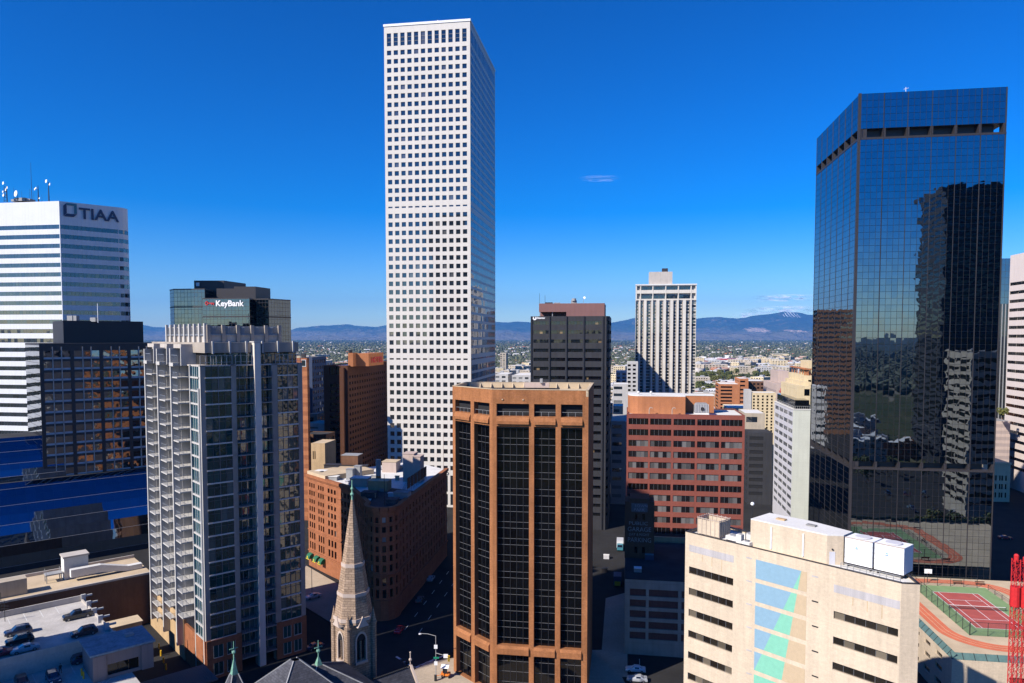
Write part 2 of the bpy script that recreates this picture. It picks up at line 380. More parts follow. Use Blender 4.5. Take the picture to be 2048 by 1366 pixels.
# mountains: foothills in front, forested range behind
prof = [(-2500, 650), (-800, 640), (0, 648), (285, 651), (310, 655), (430, 657), (580, 662), (596, 656), (650, 652), (700, 649.5), (722, 653), (750, 655), (772, 651), (880, 649), (990, 645), (1060, 645), (1150, 650), (1228, 646), (1270, 637), (1340, 637), (1394, 639), (1412, 635), (1440, 636), (1475, 638), (1505, 632.5), (1540, 629), (1575, 625.5), (1600, 627), (1624, 631), (1700, 636), (1900, 630), (2100, 640), (3000, 640), (5000, 650)]
def prof_py(px):
    for (a, b), (c, d) in zip(prof, prof[1:]):
        if a <= px <= c:
            t = (px - a) / (c - a); return b + (d - b) * t
    return 655
def ridged(x, y, sx, o=5):
    v = 0; a = 0.5; f = 1.0 / sx
    for i in range(o):
        v += a * (1 - abs(mn.noise(Vector((x * f, y * f, 3.7 * i))))* 2); a *= 0.5; f *= 2.1
    return v
mm = MB(); NX, NY = 620, 46
pxs = [-1500 + 5200 * i / (NX - 1) for i in range(NX)]
for j in range(NY):
    tj = j / (NY - 1); D = 17000 + 9500 * tj
    for px in pxs:
        X = (px - 1024) / F * D; hm = 77 + (674.5 - prof_py(px)) / F * 24500
        rg = ridged(X, D, 1700, 6); hill = 0.30 * (1 - abs(tj - 0.16) / 0.16) if tj < 0.32 else 0
        e = min(1.0, max(0.0, (tj - 0.18) / 0.60)); e = e * e * (3 - 2 * e)
        z = hm * (max(hill, 0) * (0.15 + 1.1 * max(0, rg)) + e * (0.48 + 0.55 * rg if tj < 0.77 else 1.0 - 0.5 * (tj - 0.79)))
        if 0.74 < tj < 0.82: z = hm * (1 + 0.05 * mn.noise(Vector((X / 420, 0, 0))) + 0.02 * mn.noise(Vector((X / 110, 5, 0))))
        else: z = min(z, hm * D / 24500 * 0.985)
        mm.v.append((X, D, z if tj > 0 else -5))
for j in range(NY - 1):
    for i in range(NX - 1):
        a = j * NX + i; mm.f.append((a, a + 1, a + NX + 1, a + NX))
def mountain_mat():
    t = NT('mountain_forest'); p = t.pos(); z = t.n('ShaderNodeSeparateXYZ'); t.l(p, z.inputs[0])
    n1 = t.noise(p, 0.0011, 8, 0.65); hgt = t.math('ADD', t.math('DIVIDE', z.outputs[2], 520.0), t.math('MULTIPLY', t.math('SUBTRACT', n1, 0.5), 1.5))
    base = t.ramp(hgt, (0.22, (0.15, 0.13, 0.105)), (0.44, (0.10, 0.095, 0.075)), (0.57, (0.03, 0.055, 0.045)), (0.9, (0.016, 0.036, 0.034)))
    base = t.mix(t.ramp(t.noise(p, 0.0022, 7, 0.75), (0.54, (0, 0, 0)), (0.7, (0.7,) * 3)), base, (0.26, 0.19, 0.14))
    def patch(cx, cy, cz, rx, ry, rz):
        d = t.vm('LENGTH', t.vm('DIVIDE', t.vm('SUBTRACT', p, (cx, cy, cz)), (rx, ry, rz)))
        return t.ramp(t.math('ADD', d, t.math('MULTIPLY', t.math('SUBTRACT', t.noise(p, 0.006, 5, 0.7), 0.5), 1.3)), (0.75, (1, 1, 1)), (0.95, (0, 0, 0)))
    q = at(1560, 655, 19500); base = t.mix(patch(q[0], 19500, q[2], 560, 2600, 190), base, (0.55, 0.40, 0.31))
    q = at(1582, 630, 24000); w = t.math('GREATER_THAN', t.math('FRACT', t.math('DIVIDE', t.math('ADD', z.outputs[0], t.math('MULTIPLY', z.outputs[2], 0.35)), 95.0)), 0.72)
    base = t.mix(t.math('MULTIPLY', w, patch(q[0], 24000, q[2], 300, 2000, 120)), base, (0.85, 0.85, 0.88)); t.bump(t.noise(p, 0.0016, 6, 0.6), 1.0, 420); t.set(base, 0.95); return t.m
tag(mm.build('mountains', mountain_mat(), loc=(0, 17000, 0), smooth=True), kind='structure')
# air between the camera and the mountains
hz = MB(); hz.prism([(-34000, -8000), (34000, -8000), (34000, 28000), (-34000, 28000)], -1.5, 1500, bottom=True)
def haze_mat():
    m = bpy.data.materials.new('haze'); m.use_nodes = True; t = m.node_tree; t.nodes.clear(); o = t.nodes.new('ShaderNodeOutputMaterial')
    v = t.nodes.new('ShaderNodeVolumePrincipled'); v.inputs['Color'].default_value = (0.10, 0.42, 1.0, 1); v.inputs['Density'].default_value = 0.000033
    v.inputs['Anisotropy'].default_value = 0.0; t.links.new(v.outputs[0], o.inputs['Volume']); return m
HAZE = True
if HAZE: tag(hz.build('haze', haze_mat(), loc=(0, 10000, -1.5)), kind='stuff')
# far tree canopy and far roofs
ICO_V = []; ph = (1 + 5 ** 0.5) / 2
for a in (-1, 1):
    for b in (-ph, ph): ICO_V += [(0, a, b), (a, b, 0), (b, 0, a)]
ICO_V = np.array(ICO_V) / math.hypot(1, ph)
def hull_faces(V):
    f = []; n = len(V); el = min(np.linalg.norm(V[0] - V[i]) for i in range(1, n)) * 1.05
    for i in range(n):
        for j in range(i + 1, n):
            for k2 in range(j + 1, n):
                if np.linalg.norm(V[i] - V[j]) < el and np.linalg.norm(V[j] - V[k2]) < el and np.linalg.norm(V[i] - V[k2]) < el:
                    nn = np.cross(V[j] - V[i], V[k2] - V[i]); f.append((i, j, k2) if nn.dot(V[i]) > 0 else (i, k2, j))
    return f
ICO_F = np.array(hull_faces(ICO_V))
npr = np.random.default_rng(5)
def np_mesh(name, V, Fc, mat, loc=(0, 0, 0)):
    me = bpy.data.meshes.new(name); me.vertices.add(len(V)); me.vertices.foreach_set('co', V.astype(np.float32).ravel())
    kf = Fc.shape[1]; me.loops.add(Fc.size); me.loops.foreach_set('vertex_index', Fc.astype(np.int32).ravel())
    me.polygons.add(len(Fc)); me.polygons.foreach_set('loop_start', np.arange(0, Fc.size, kf, dtype=np.int32))
    me.update(calc_edges=True); me.validate(); me.materials.append(mat)
    o = bpy.data.objects.new(name, me); col.objects.link(o); o.location = loc; ORG[o.name] = loc; return o
def foliage_mat(name, lo, hi, scale=0.6):
    t = NT(name); g = t.n('ShaderNodeNewGeometry'); o = t.n('ShaderNodeObjectInfo')
    f = t.math('ADD', t.math('MULTIPLY', g.outputs['Random Per Island'], 0.55), t.math('MULTIPLY', o.outputs['Random'], 0.45))
    t.set(t.mix(1.0, t.ramp(f, (0.1, lo), (0.55, hi), (0.95, (hi[0] * 1.5, hi[1] * 1.15, hi[2]))), t.ramp(t.noise(t.pos(), scale, 4, 0.7), (0.3, (0.7,) * 3), (0.7, (1.2,) * 3)), 'MULTIPLY'), 0.8); return t.m
M['far_leaf'] = foliage_mat('far_leaf', (0.045, 0.055, 0.028), (0.115, 0.125, 0.062), 0.05)
M['leaf'] = foliage_mat('leaf', (0.035, 0.05, 0.012), (0.105, 0.12, 0.025))
def blobs(C, SX, SY, SZ):
    n = len(C); V = ICO_V[None] * (1 + 0.35 * (npr.random((n, 12, 1)) - 0.5)) * np.stack([SX, SY, SZ], 1)[:, None, :] + C[:, None, :]
    Fc = ICO_F[None] + (np.arange(n) * 12)[:, None, None]; return V.reshape(-1, 3), Fc.reshape(-1, 3)
n = 34000
py = 680.6 + 62 * npr.random(n) ** 1.1; D = 77 * F / (py - 674); px = -250 + 2500 * npr.random(n)
keep = ~((px > 1385) & (px < 1640) & (py > 716) & (npr.random(n) < 0.8)); py, D, px = py[keep], D[keep], px[keep]; n = len(D)
w = np.maximum(5.5, (1.4 + 2.2 * npr.random(n)) * D / F); hh = 4.5 + 3.5 * npr.random(n) + D * 0.0001
C = np.stack([(px - 1024) / F * D, D, hh * 0.6], 1)
nb = 3500; sb = 900 + 3200 * npr.random(nb) ** 1.5; ab = -0.15 + 0.75 * npr.random(nb)      # the same canopy behind the viewer, seen in the glass
C = np.concatenate([C, np.stack([115 + np.sin(ab) * sb, 198 - np.cos(ab) * sb, np.full(nb, 5.0)], 1)]); wb = 7 + 9 * npr.random(nb); w = np.concatenate([w, wb]); hh = np.concatenate([hh, 5 + 4 * npr.random(nb)])
V, Fc = blobs(C, w, w * 0.8, hh)
tag(np_mesh('tree_canopy', V, Fc, M['far_leaf']), 'grey green tree canopy of the suburbs reaching to the foothills', 'trees', kind='stuff')
def roofs_mat(name, dark=0.35):
    t = NT(name); r = t.rand()
    t.set(t.ramp(r, (0.0, (0.20, 0.17, 0.15)), (0.2, (0.38, 0.28, 0.22)), (0.36, (0.46, 0.42, 0.38)), (0.62, (0.66, 0.65, 0.63)), (0.72, (0.50, 0.40, 0.32)), (0.84, (0.36, 0.16, 0.10)), (0.93, (0.82, 0.82, 0.82))), 0.8); t.b.inputs['Base Color'].links[0].from_node.color_ramp.interpolation = 'CONSTANT'; return t.m
M['roofs'] = roofs_mat('roofs')
BOXV = np.array([(x, y, z) for z in (0, 1) for (x, y) in ((-.5, -.5), (.5, -.5), (.5, .5), (-.5, .5))]); BOXF = np.array([(0, 1, 5, 4), (1, 2, 6, 5), (2, 3, 7, 6), (3, 0, 4, 7), (4, 5, 6, 7)])
n = 3200
py = 680.8 + 64 * npr.random(n); D = 77 * F / (py - 674); px = -250 + 2500 * npr.random(n)
ind = (px > 1385) & (px < 1640) & (py > 716); w = np.maximum(9, (0.8 + 2.6 * npr.random(n) ** 2) * D / F) * np.where(ind, 2.6, 1.0)
l = np.maximum(8, w * (0.5 + 0.8 * npr.random(n))); hh = 5 + 3.5 * npr.random(n) + D * 0.0002
B = BOXV[None] * np.stack([w, l, hh], 1)[:, None, :]; an = np.where(npr.random(n) < .5, GB, GB + math.pi / 2); ca, sa = np.cos(-an)[:, None], np.sin(-an)[:, None]
B = np.stack([B[..., 0] * ca - B[..., 1] * sa + ((px - 1024) / F * D)[:, None], B[..., 0] * sa + B[..., 1] * ca + D[:, None], B[..., 2]], -1)
tag(np_mesh('distant_rooftops', B.reshape(-1, 3), (BOXF[None] + (np.arange(n) * 8)[:, None, None]).reshape(-1, 4), M['roofs']), 'pale rooftops scattered among the trees of the far plain', 'rooftops', kind='stuff')
# ------------------------------------------------------------------ big towers
def roof(mb_mat, pl, z, parent, name='roof', inset=0.0):
    m = MB(); m.poly([(p[0], p[1], z) for p in pl]); return m.build(name, mb_mat, parent)
def shell(pl, z0, z1, mb, skip=()):
    for i, w in enumerate(walls(pl)):
        if i not in skip: w.quad(mb, 0, w.L, z0, z1)
# white tower -------------------------------------------------------
C = at(940, 42, 322); c = C[:2]; L = go(c, neg(eA), 39.0); pl = [L, c, go(c, dA, 61.1), go(L, dA, 61.1)]; zt = C[2]
t = thing('office_tower', 'tallest tower, white with a grid of square punched windows and flat top', 'tower', cen(pl))
wm = MB(); shell(pl, 0, zt, wm, skip=(0, 1)); zq = lambda y: zat(c, y)
zc = [(zq(82), zq(56))]; ztop = zq(91); pit = 3.775
small = []
for k in range(51):
    za = ztop - k * pit
    if k in (18, 36): small.append((za - 1.25, za - 0.55)); continue
    zc.append((za - 2.05, za))
zc.append((7.0, 14.5)); zc.append((1.0, 6.0)); zc += small
zc = [z for z in zc if z[0] > 15 or z[1] <= 15 and z[0] < 8]
out0, out1 = [], []
w0, w1 = Wall(L, c), Wall(c, pl[2])
punch(w0, wm, 0, zt, cells(1.3, 3.11, 1.95, 12), zc, 0.35, out0)
punch(w1, wm, 0, zt, cells(1.1, 3.11, 2.5, 19), [(a - .35 if b - a < 3 and b - a > 1.5 else a, b + (.2 if 1.5 < b - a < 3 else 0)) for a, b in zc], 0.05, out1)
wm.build('wall', M['white_panel'], t)
big = [q for q in out0 if q[2][2] - q[0][2] > 4 and q[0][2] > 100]
for q in big:
    for f in (0.34, 0.67):
        z = q[0][2] + (q[2][2] - q[0][2]) * f; i = out0.index(q); u0 = 1.3 + (i % 12) * 3.11
        fm = MB(); w0.bar(fm, u0, u0 + 1.95, z - 0.08, z + 0.08, -0.34, -0.2); fm.build('window_transom', M['light_mullion'], t)
emit('window', out0 + out1, t, M['punched_glass'], 100)
cp = MB(); w0.bar(cp, -0.25, w0.L + 0.25, zt, zt + 1.0, -0.8, 0.25); w1.bar(cp, 0.3, w1.L, zt, zt + 1.0, -0.8, 0.25); cp.build('parapet_cap', M['white_paint'], t)
roof(M['roof_grey'], pl, zt - 0.02, t)
dk = MB(); w1.bar(dk, 0.02, 0.7, 0, zt - 0.1, 0.0, 0.06); dk.build('corner_strip', M['dark_metal'], t)
mt = MB(); p = w0.pt(22.5, zt, -8); mt.tube(p, (p[0], p[1], zt + 4), 0.15); mt.ball((p[0], p[1], zt + 4.3), 0.5); mt.build('beacon', M['white_paint'], t)
text_mesh('lettering', 'AJO', w0, 25.5, 14.9, 1.3, M['black_paint'], t, 0.02, 0.1, 0.02)
# right mirrored tower ------------------------------------------------
C = at(1720, 188, 206); c = C[:2]; wd = meet(c, eA, 2016, 172); dp = meet(c, dA, 1634, 282); zt = C[2]
pl = [c, go(c, eA, wd), go(c, eA, wd, dA, dp), go(c, dA, dp)]
t = thing('glass_tower', 'tall dark mirrored glass tower at the right with two open slots round it', 'tower', cen(pl))
core = MB(); ins = 0.06
zb = lambda y: zat(c, y)
b1 = (zb(278), zb(258)); b2 = (zb(936), zb(922))
core.prism([go(go(p, eA, 0.06 if i in (0, 3) else -0.06), dA, 0.06 if i in (0, 1) else -0.06) for i, p in enumerate(pl)], 0, b2[0])
def inner(d): return [go(go(p, eA, d if i in (0, 3) else -d), dA, d if i in (0, 1) else -d) for i, p in enumerate(pl)]
core.prism(inner(2.2), b2[0], b2[1]); core.prism(inner(0.06), b2[1], b1[0], bottom=True); core.prism(inner(2.2), b1[0], b1[1]); core.prism(inner(0.06), b1[1], zt, bottom=True)
core.build('mullion_grid', M['mullion'], t)
def curtain(w, z0, z1, nu, nz, m, gap=0.042, o=0.02, mar=0.0):
    du = (w.L - 2 * mar) / nu; dz = (z1 - z0) / nz
    for i in range(nu):
        for j in range(nz): w.quad(m, mar + i * du + gap, mar + (i + 1) * du - gap, z0 + j * dz + gap, z0 + (j + 1) * dz - gap, o)
wf, wl = Wall(pl[0], pl[1]), Wall(pl[3], pl[0])
for z0, z1 in ((0.5, b2[0]), (b2[1], b1[0]), (b1[1], zt)):
    nz = max(1, round((z1 - z0) / 1.85))
    for w, nu, nm in ((wf, 24, 'curtain_wall'), (wl, 28, 'curtain_wall')):
        m = MB(); curtain(w, z0, z1, nu, nz, m, mar=0.35); m.build(nm, M['mirror_glass'], t)
    m = MB()
    for w in walls(pl)[1:3]: curtain(w, z0, z1, 8, max(1, nz // 4), m)
    m.build('curtain_wall', M['mirror_glass'], t)
pm = MB()
for w, nb in ((wf, 6), (wl, 7)):
    for zz in (b1, b2):
        for i in range(nb + 1):
            u = 0.5 + (w.L - 1.0) * i / nb; w.bar(pm, u - 0.35, u + 0.35, zz[0], zz[1], -2.1, 0.1)
        w.bar(pm, 0, w.L, zz[0] - 0.25, zz[0] + 0.35, -2.0, 0.12)
    for i in range(nb + 1):
        u = 0.15 + (w.L - 0.3) * i / nb; w.bar(pm, u - 0.08, u + 0.08, 0.5, zt, 0.0, 0.10)
pm.build('frame', M['dark_metal'], t); roof(M['roof_dark'], pl, zt + 0.02, t)
cm = MB(); cm.prism(box4(go(go(c, eA, -0.35), dA, -0.35), eA, 0.7, dA, 0.7), 0, zt + 0.1); cm.build('corner_post', M['dark_metal'], t)
mt = MB(); q = wf.pt(13, zt, -3); mt.tube(q, (q[0], q[1], zt + 2.2), 0.07); mt.tube((q[0] - .6, q[1], zt + 1.6), (q[0] + .8, q[1], zt + 2.0), 0.06); mt.build('roof_mast', M['white_paint'], t)
# brown brick tower ---------------------------------------------------
C = at(985, 779, 152); c = C[:2]; L = go(c, neg(E), meet(c, neg(E), 905, 768)); Rr = go(c, eA, meet(c, eA, 1177, 780)); zt = C[2]
pl = [L, c, Rr, go(Rr, dA, 25), go(L, dA, 14)]
t = thing('brick_tower', 'orange brown brick tower with tall black glass strips in the centre foreground', 'tower', cen(pl))
w0, w1 = Wall(L, c), Wall(c, Rr); zc = lambda y: zat(c, y)
k0 = w0.L / 14.1; k1 = w1.L / 20.2
o0 = [(1.0 * k0, 6.6 * k0), (7.8 * k0, 13.1 * k0)]; o1 = [(0.85 * k1, 7.8 * k1), (8.85 * k1, 13.4 * k1), (14.5 * k1, 19.0 * k1)]
zl = (zc(832), zc(807)); zg = (zc(1289), zc(852)); zs = (0.3, zc(1308))
wm = MB(); shell(pl, 0, zt, wm, skip=(0, 1)); gl = []
for w, oo in ((w0, o0), (w1, o1)):
    punch(w, wm, 0, zt, oo, [zl], 2.5, []); 
# rebuild with all three rows
wm = MB(); shell(pl, 0, zt, wm, skip=(0, 1)); rows = []
for w, oo in ((w0, o0), (w1, o1)):
    out = []; punch(w, wm, 0, zt, oo, [zs, zg, zl], 1.15, out); rows.append((w, oo))
# sloping sills and heads
for w, oo in rows:
    for (a, b) in oo:
        wm.poly([w.pt(a, zl[0] + 0.02, -1.1), w.pt(b, zl[0] + 0.02, -1.1), w.pt(b, zl[0] - 1.0, 0.45), w.pt(a, zl[0] - 1.0, 0.45)][::-1])
        wm.hexa([w.pt(a, zg[1] + 0.5, 0.45), w.pt(b, zg[1] + 0.5, 0.45), w.pt(b, zg[1] + 0.5, -0.02), w.pt(a, zg[1] + 0.5, -0.02), w.pt(a, zl[0] - 1.0, 0.45), w.pt(b, zl[0] - 1.0, 0.45), w.pt(b, zl[0] - 0.1, -0.02), w.pt(a, zl[0] - 0.1, -0.02)])
        wm.hexa([w.pt(a, zs[1] + .25, 0.4), w.pt(b, zs[1] + .25, 0.4), w.pt(b, zs[1] + .25, -0.02), w.pt(a, zs[1] + .25, -0.02), w.pt(a, zg[0] - 0.6, 0.4), w.pt(b, zg[0] - 0.6, 0.4), w.pt(b, zg[0] - 0.05, -0.02), w.pt(a, zg[0] - 0.05, -0.02)])
wm.build('wall', M['brown_brick'], t)
for w, oo in rows:
    for (a, b) in oo:
        nu = max(3, round((b - a) / 1.42)); du = (b - a) / nu
        for z0, z1, seq, gnm in ((zg[0], zg[1], (1.35, 2.25), 'glass_strip'), (zs[0], zs[1], (2.3, 2.3), 'storefront_glass')):
            gm = MB(); bars = []; zz = [z0]; i = 0
            while zz[-1] + seq[i % 2] < z1 - 0.3: zz.append(zz[-1] + seq[i % 2]); i += 1
            zz.append(z1)
            for j in range(len(zz) - 1):
                for i in range(nu): w.quad(gm, a + i * du, a + (i + 1) * du - 0.01, zz[j], zz[j + 1] - 0.01, -1.12)
                if j: hm = MB(); w.bar(hm, a, b, zz[j] - 0.035, zz[j] + 0.035, -1.12, -1.06); bars.append((hm, 'transom', 'light_mullion'))
            for i in range(1, nu): vm = MB(); w.bar(vm, a + i * du - 0.045, a + i * du + 0.045, z0, z1, -1.12, -1.02); bars.append((vm, 'mullion', 'dark_mullion'))
            gw = gm.build(gnm, M['black_glass'], t)
            for mb_, nm_, mt_ in bars: mb_.build(nm_, M[mt_], gw)
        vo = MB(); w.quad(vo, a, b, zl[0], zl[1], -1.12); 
        vo.build('loggia_shade', M['void'], t); rl = MB(); w.bar(rl, a, b, zl[0] + 0.95, zl[0] + 1.0, -0.35, -0.3)  # near-black sheet stands in for the deep shade inside the loggia
        for i in range(nu + 1): w.bar(rl, a + (b - a) * i / nu - 0.025, a + (b - a) * i / nu + 0.025, zl[0], zl[0] + 1.0, -0.35, -0.3)
        rl.build('railing', M['steel'], t)
# roof slab, parapet and roof gear
rm = MB(); rm.poly([(p[0], p[1], zt - 1.3) for p in pl]); rm.build('roof', M['roof_tan'], t)
pa = MB()
for w in walls(pl): w.bar(pa, 0, w.L, zt - 1.3, zt - 0.005, -0.5, -0.01)
pa.build('parapet', M['roof_tan'], t)
cp = MB()
for w in walls(pl): w.bar(cp, 0.05, w.L - 0.05, zt, zt + 0.12, -0.55, 0.05)
cp.build('parapet_cap', M['roof_tan'], t)
wb = walls(pl)[3]; rg = MB()
for i in range(12): u = 1 + (wb.L - 2) * i / 11; rg.hexa([wb.pt(u - .12, zt - 1.3, -0.5), wb.pt(u + .12, zt - 1.3, -0.5), wb.pt(u + .12, zt - 1.3, -1.6), wb.pt(u - .12, zt - 1.3, -1.6), wb.pt(u - .12, zt - 0.1, -0.5), wb.pt(u + .12, zt - 0.1, -0.5), wb.pt(u + .12, zt - 1.1, -1.6), wb.pt(u - .12, zt - 1.1, -1.6)])
rg.build('parapet_brace', M['roof_tan'], t)
sp = MB()
for q in ((2.0, -1.2), (6.4, -1.2)): w1.bar(sp, q[0], q[0] + 0.25, zt - 1.0 + q[1], zt - 0.75 + q[1], 0.0, 0.18)
sp.build('drain_spout', M['roof_tan'], t)
wc = thing('window_cleaning_carriage', 'pale pink window cleaning carriage lying on rails on the brown tower roof', 'roof carriage', wb.pt(wb.L * .45, zt - 1.3, -3.2))
for nm, u0, u1, z0, z1, a, b, mk in (('carriage_body', .34, .53, .35, 1.5, -4.0, -2.6, 'pink_stone'), ('track_rail', .26, .86, 0.02, .2, -4.9, -4.7, 'dark_metal'), ('track_rail', .26, .86, 0.02, .2, -2.3, -2.1, 'dark_metal'), ('davit_arm', .39, .41, 1.5, 2.5, -4.6, -3.0, 'steel')):
    m = MB(); wb.bar(m, wb.L * u0, wb.L * u1, zt - 1.3 + z0, zt - 1.3 + z1, a, b); m.build(nm, M[mk], wc)
# ------------------------------------------------------------------ apartment tower (left foreground)
C = at(401, 785, 158); c = C[:2]
wN = meet(c, N, 605, 780); wS = meet(c, W_, 293, 770)
FL = 2.95; zdeck = zat(c, 731); NF = 22; zbase = zdeck - NF * FL
pl = [go(c, W_, wS), c, go(c, N, wN), go(c, N, wN, W_, wS)]
t = thing('apartment_tower', 'pale concrete apartment tower with stacked balconies and a brick base', 'apartment tower', cen(pl))
we = Wall(c, pl[2]); ws = Wall(pl[0], c); ke = we.L / 24.4
zlev = [zdeck - k * FL for k in range(NF + 1)]                     # floor slabs, top down
# --- east face (in shade): piers, two glass bays, recessed balconies
bays = [(1.1 * ke, 6.9 * ke), (18.0 * ke, 23.2 * ke)]; bal = [(8.1 * ke, 12.1 * ke), (13.7 * ke, 16.6 * ke)]
wm = MB()
for i, w in enumerate(walls(pl)):
    if i >= 2: w.quad(wm, 0, w.L, 0, zdeck)
u = 0
for (a, b) in sorted(bays + bal):
    we.quad(wm, u, a, 0, zdeck); u = b
we.quad(wm, u, we.L, 0, zdeck)
ubz = zat(c, 783)
for (a, b) in bal:                                               # recess side walls and back wall
    wm.poly([we.pt(a, 0, 0), we.pt(a, 0, -1.7), we.pt(a, zdeck, -1.7), we.pt(a, zdeck, 0)]); wm.poly([we.pt(b, 0, -1.7), we.pt(b, 0, 0), we.pt(b, zdeck, 0), we.pt(b, zdeck, -1.7)])
wm.build('wall', M['concrete_grey'], t)
for bi, (a, b) in enumerate(bays):
    for k in range(NF):
        z1, z0 = zlev[k], zlev[k + 1]
        if z1 < 8: continue
        gm = MB(); nu = 4; du = (b - a) / nu
        for i in range(nu):
            we.quad(gm, a + i * du + 0.02, a + (i + 1) * du - 0.02, z0 + 0.3, z1 - 0.02, -0.12)
        wd_ = gm.build('window', M['res_glass'], t); fr = MB()
        for i in range(nu + 1):
            ww = 0.16 if i == nu // 2 else 0.05
            uu = min(max(a + i * du, a + ww / 2), b - ww / 2); we.bar(fr, uu - ww / 2, uu + ww / 2, z0 + 0.3, z1, -0.13, 0.04)
        we.bar(fr, a, b, z1 - 0.85 if bi == 0 else z1 - .75, z1 - 0.8 if bi == 0 else z1 - .70, -0.13, -0.04)
        fr.build('frame', M['light_mullion'], wd_)
        sb = MB(); we.bar(sb, a - 0.05, b + 0.05, z0 + 0.0, z0 + 0.3, -0.2, 0.16); sb.build('floor_edge', M['edge_white'], t)
for bi, (a, b) in enumerate(bal):
    for k in range(NF + 1):
        if k < NF and zlev[k + 1] < 2.0: continue
        z1, z0 = (zlev[k], zlev[k + 1]) if k < NF else (zlev[k], zlev[k] - FL)
        if z0 < -1: continue
        b_ = MB(); we.bar(b_, a, b, z0 - 0.2, z0, -1.7, 0.5); bo = b_.build('balcony', M['concrete_grey'], t)
        rl = MB(); we.bar(rl, a, b, z0 + 1.05, z0 + 1.1, 0.42, 0.47)
        for i in range(9): u = a + 0.03 + (b - a - 0.06) * i / 8; we.bar(rl, u - 0.025, u + 0.025, z0, z0 + 1.06, 0.43, 0.46)
        rl.build('railing', M['navy'], bo)
        d = MB(); nd = 3 if bi == 0 else 2
        for i in range(nd): we.quad(d, a + (b - a) * (i + .06) / nd, a + (b - a) * (i + .94) / nd, z0 + 0.05, z1 - 0.35, -1.68)
        dd = d.build('balcony_door', M['res_glass'], t); fr = MB()
        for i in range(nd + 1): u = min(max(a + (b - a) * i / nd, a + 0.06), b - 0.06); we.bar(fr, u - 0.06, u + 0.06, z0, z1 - 0.3, -1.70, -1.58)
        we.bar(fr, a, b, z1 - 0.35, z1 - 0.2, -1.72, -1.6)
        fr.build('frame', M['concrete_light'], dd)
# tall pier and the corner pier
pr = MB(); we.bar(pr, 12.15 * ke, 13.65 * ke, 0, zat(c, 683) - 0.3, -1.7, 0.85); pr.build('tall_pier', M['edge_white'], t)
pc = MB(); we.bar(pc, 12.05 * ke, 13.75 * ke, zat(c, 683) - 0.3, zat(c, 683), -1.8, 0.95); pc.build('pier_cap', M['concrete_white'], t)
# --- south face (sunlit): corner glass bay then three balcony bays with fins between
ks = ws.L; wallm = MB()
cb = (ks - 6.2, ks - 0.9)                                         # glass strip beside the corner
mods = [(ks - 14.0, ks - 6.9), (ks - 24.6, ks - 15.6), (ks - 35.4, ks - 26.2)]
ws.quad(wallm, cb[1], ks, 0, zlev[2]); ws.quad(wallm, cb[1], ks, zlev[2], zdeck, -0.0)
ws.quad(wallm, 0, mods[2][0], 0, zdeck)
for i, (a, b) in enumerate(mods):
    nx = cb[0] if i == 0 else mods[i - 1][0]; ws.quad(wallm, b, nx, 0, zdeck)
    ws.quad(wallm, a, b, 0, zdeck, -2.8)
    wallm.poly([ws.pt(a, 0, 0), ws.pt(a, 0, -2.8), ws.pt(a, zdeck, -2.8), ws.pt(a, zdeck, 0)]); wallm.poly([ws.pt(b, 0, -2.8), ws.pt(b, 0, 0), ws.pt(b, zdeck, 0), ws.pt(b, zdeck, -2.8)])
wallm.build('wall', M['concrete_white'], t)
for k in range(NF):
    z1, z0 = zlev[k], zlev[k + 1]
    if z1 < 9: break
    gm = MB(); du = (cb[1] - cb[0]) / 4
    for i in range(4): ws.quad(gm, cb[0] + i * du + .04, cb[0] + (i + 1) * du - .04, z0 + .35, z1 - .02, -0.1)
    wd_ = gm.build('window', M['res_glass'], t); fr = MB()
    for i in range(5): u = min(max(cb[0] + i * du, cb[0] + .05), cb[1] - .05); ws.bar(fr, u - .05, u + .05, z0 + .35, z1, -0.11, 0.05)
    fr.build('frame', M['white_paint'], wd_)
    sb = MB(); ws.bar(sb, cb[0] - .1, cb[1] + .1, z0, z0 + .35, -0.2, 0.2); sb.build('floor_edge', M['concrete_white'], t)
for side in (cb[0] - 0.35, cb[1] + 0.0):
    f = MB(); ws.bar(f, side, side + 0.45, 0, zlev[0] if side < cb[0] else zlev[2] + .8, -0.1, 0.32); f.build('pier', M['concrete_white'], t)
for i, (a, b) in enumerate(mods):
    f = MB(); ws.bar(f, a - 0.9, a - 0.25, 4, zdeck + 3.6 - i * .2, -1.0, 2.0); f.build('fin', M['concrete_white'], t)
    lo = 3 if i == 0 else 4 - i
    for k in range(NF - lo + 2):
        z0 = zdeck - (k + 1) * FL + (0 if k else 0)
        if z0 < 3 + 3 * (2 - i): break
        uu = a + 0.3; ub = a + 0.52 * (b - a)
        bm = MB(); ws.bar(bm, uu - 0.4, ub, z0 - 0.28, z0, -2.8, 1.75); bo = bm.build('balcony', M['concrete_white'], t)
        rl = MB(); ws.bar(rl, uu, ub, z0 + 1.05, z0 + 1.1, 1.66, 1.71); ws.bar(rl, ub - 0.06, ub - 0.01, z0 + 1.05, z0 + 1.1, -2.7, 1.7)
        for q in range(9): u = uu + (ub - uu - .1) * q / 8; ws.bar(rl, u, u + .05, z0, z0 + 1.06, 1.67, 1.70)
        for q in range(6): o = -2.4 + 4.0 * q / 5; ws.bar(rl, ub - 0.055, ub - 0.015, z0, z0 + 1.06, o, o + .05)
        rl.build('railing', M['railing'], bo)
        d = MB(); ws.quad(d, uu + .3, ub - .2, z0 + .05, z0 + 2.35, -2.77); d.build('balcony_door', M['res_glass'], t); d = MB(); ws.quad(d, ub + .5, b - .5, z0 + .7, z0 + 2.3, -2.77); d.build('window', M['res_glass'], t)
    # windows in the wall piece to the right of the bay
    nx = cb[0] if i == 0 else mods[i - 1][0]
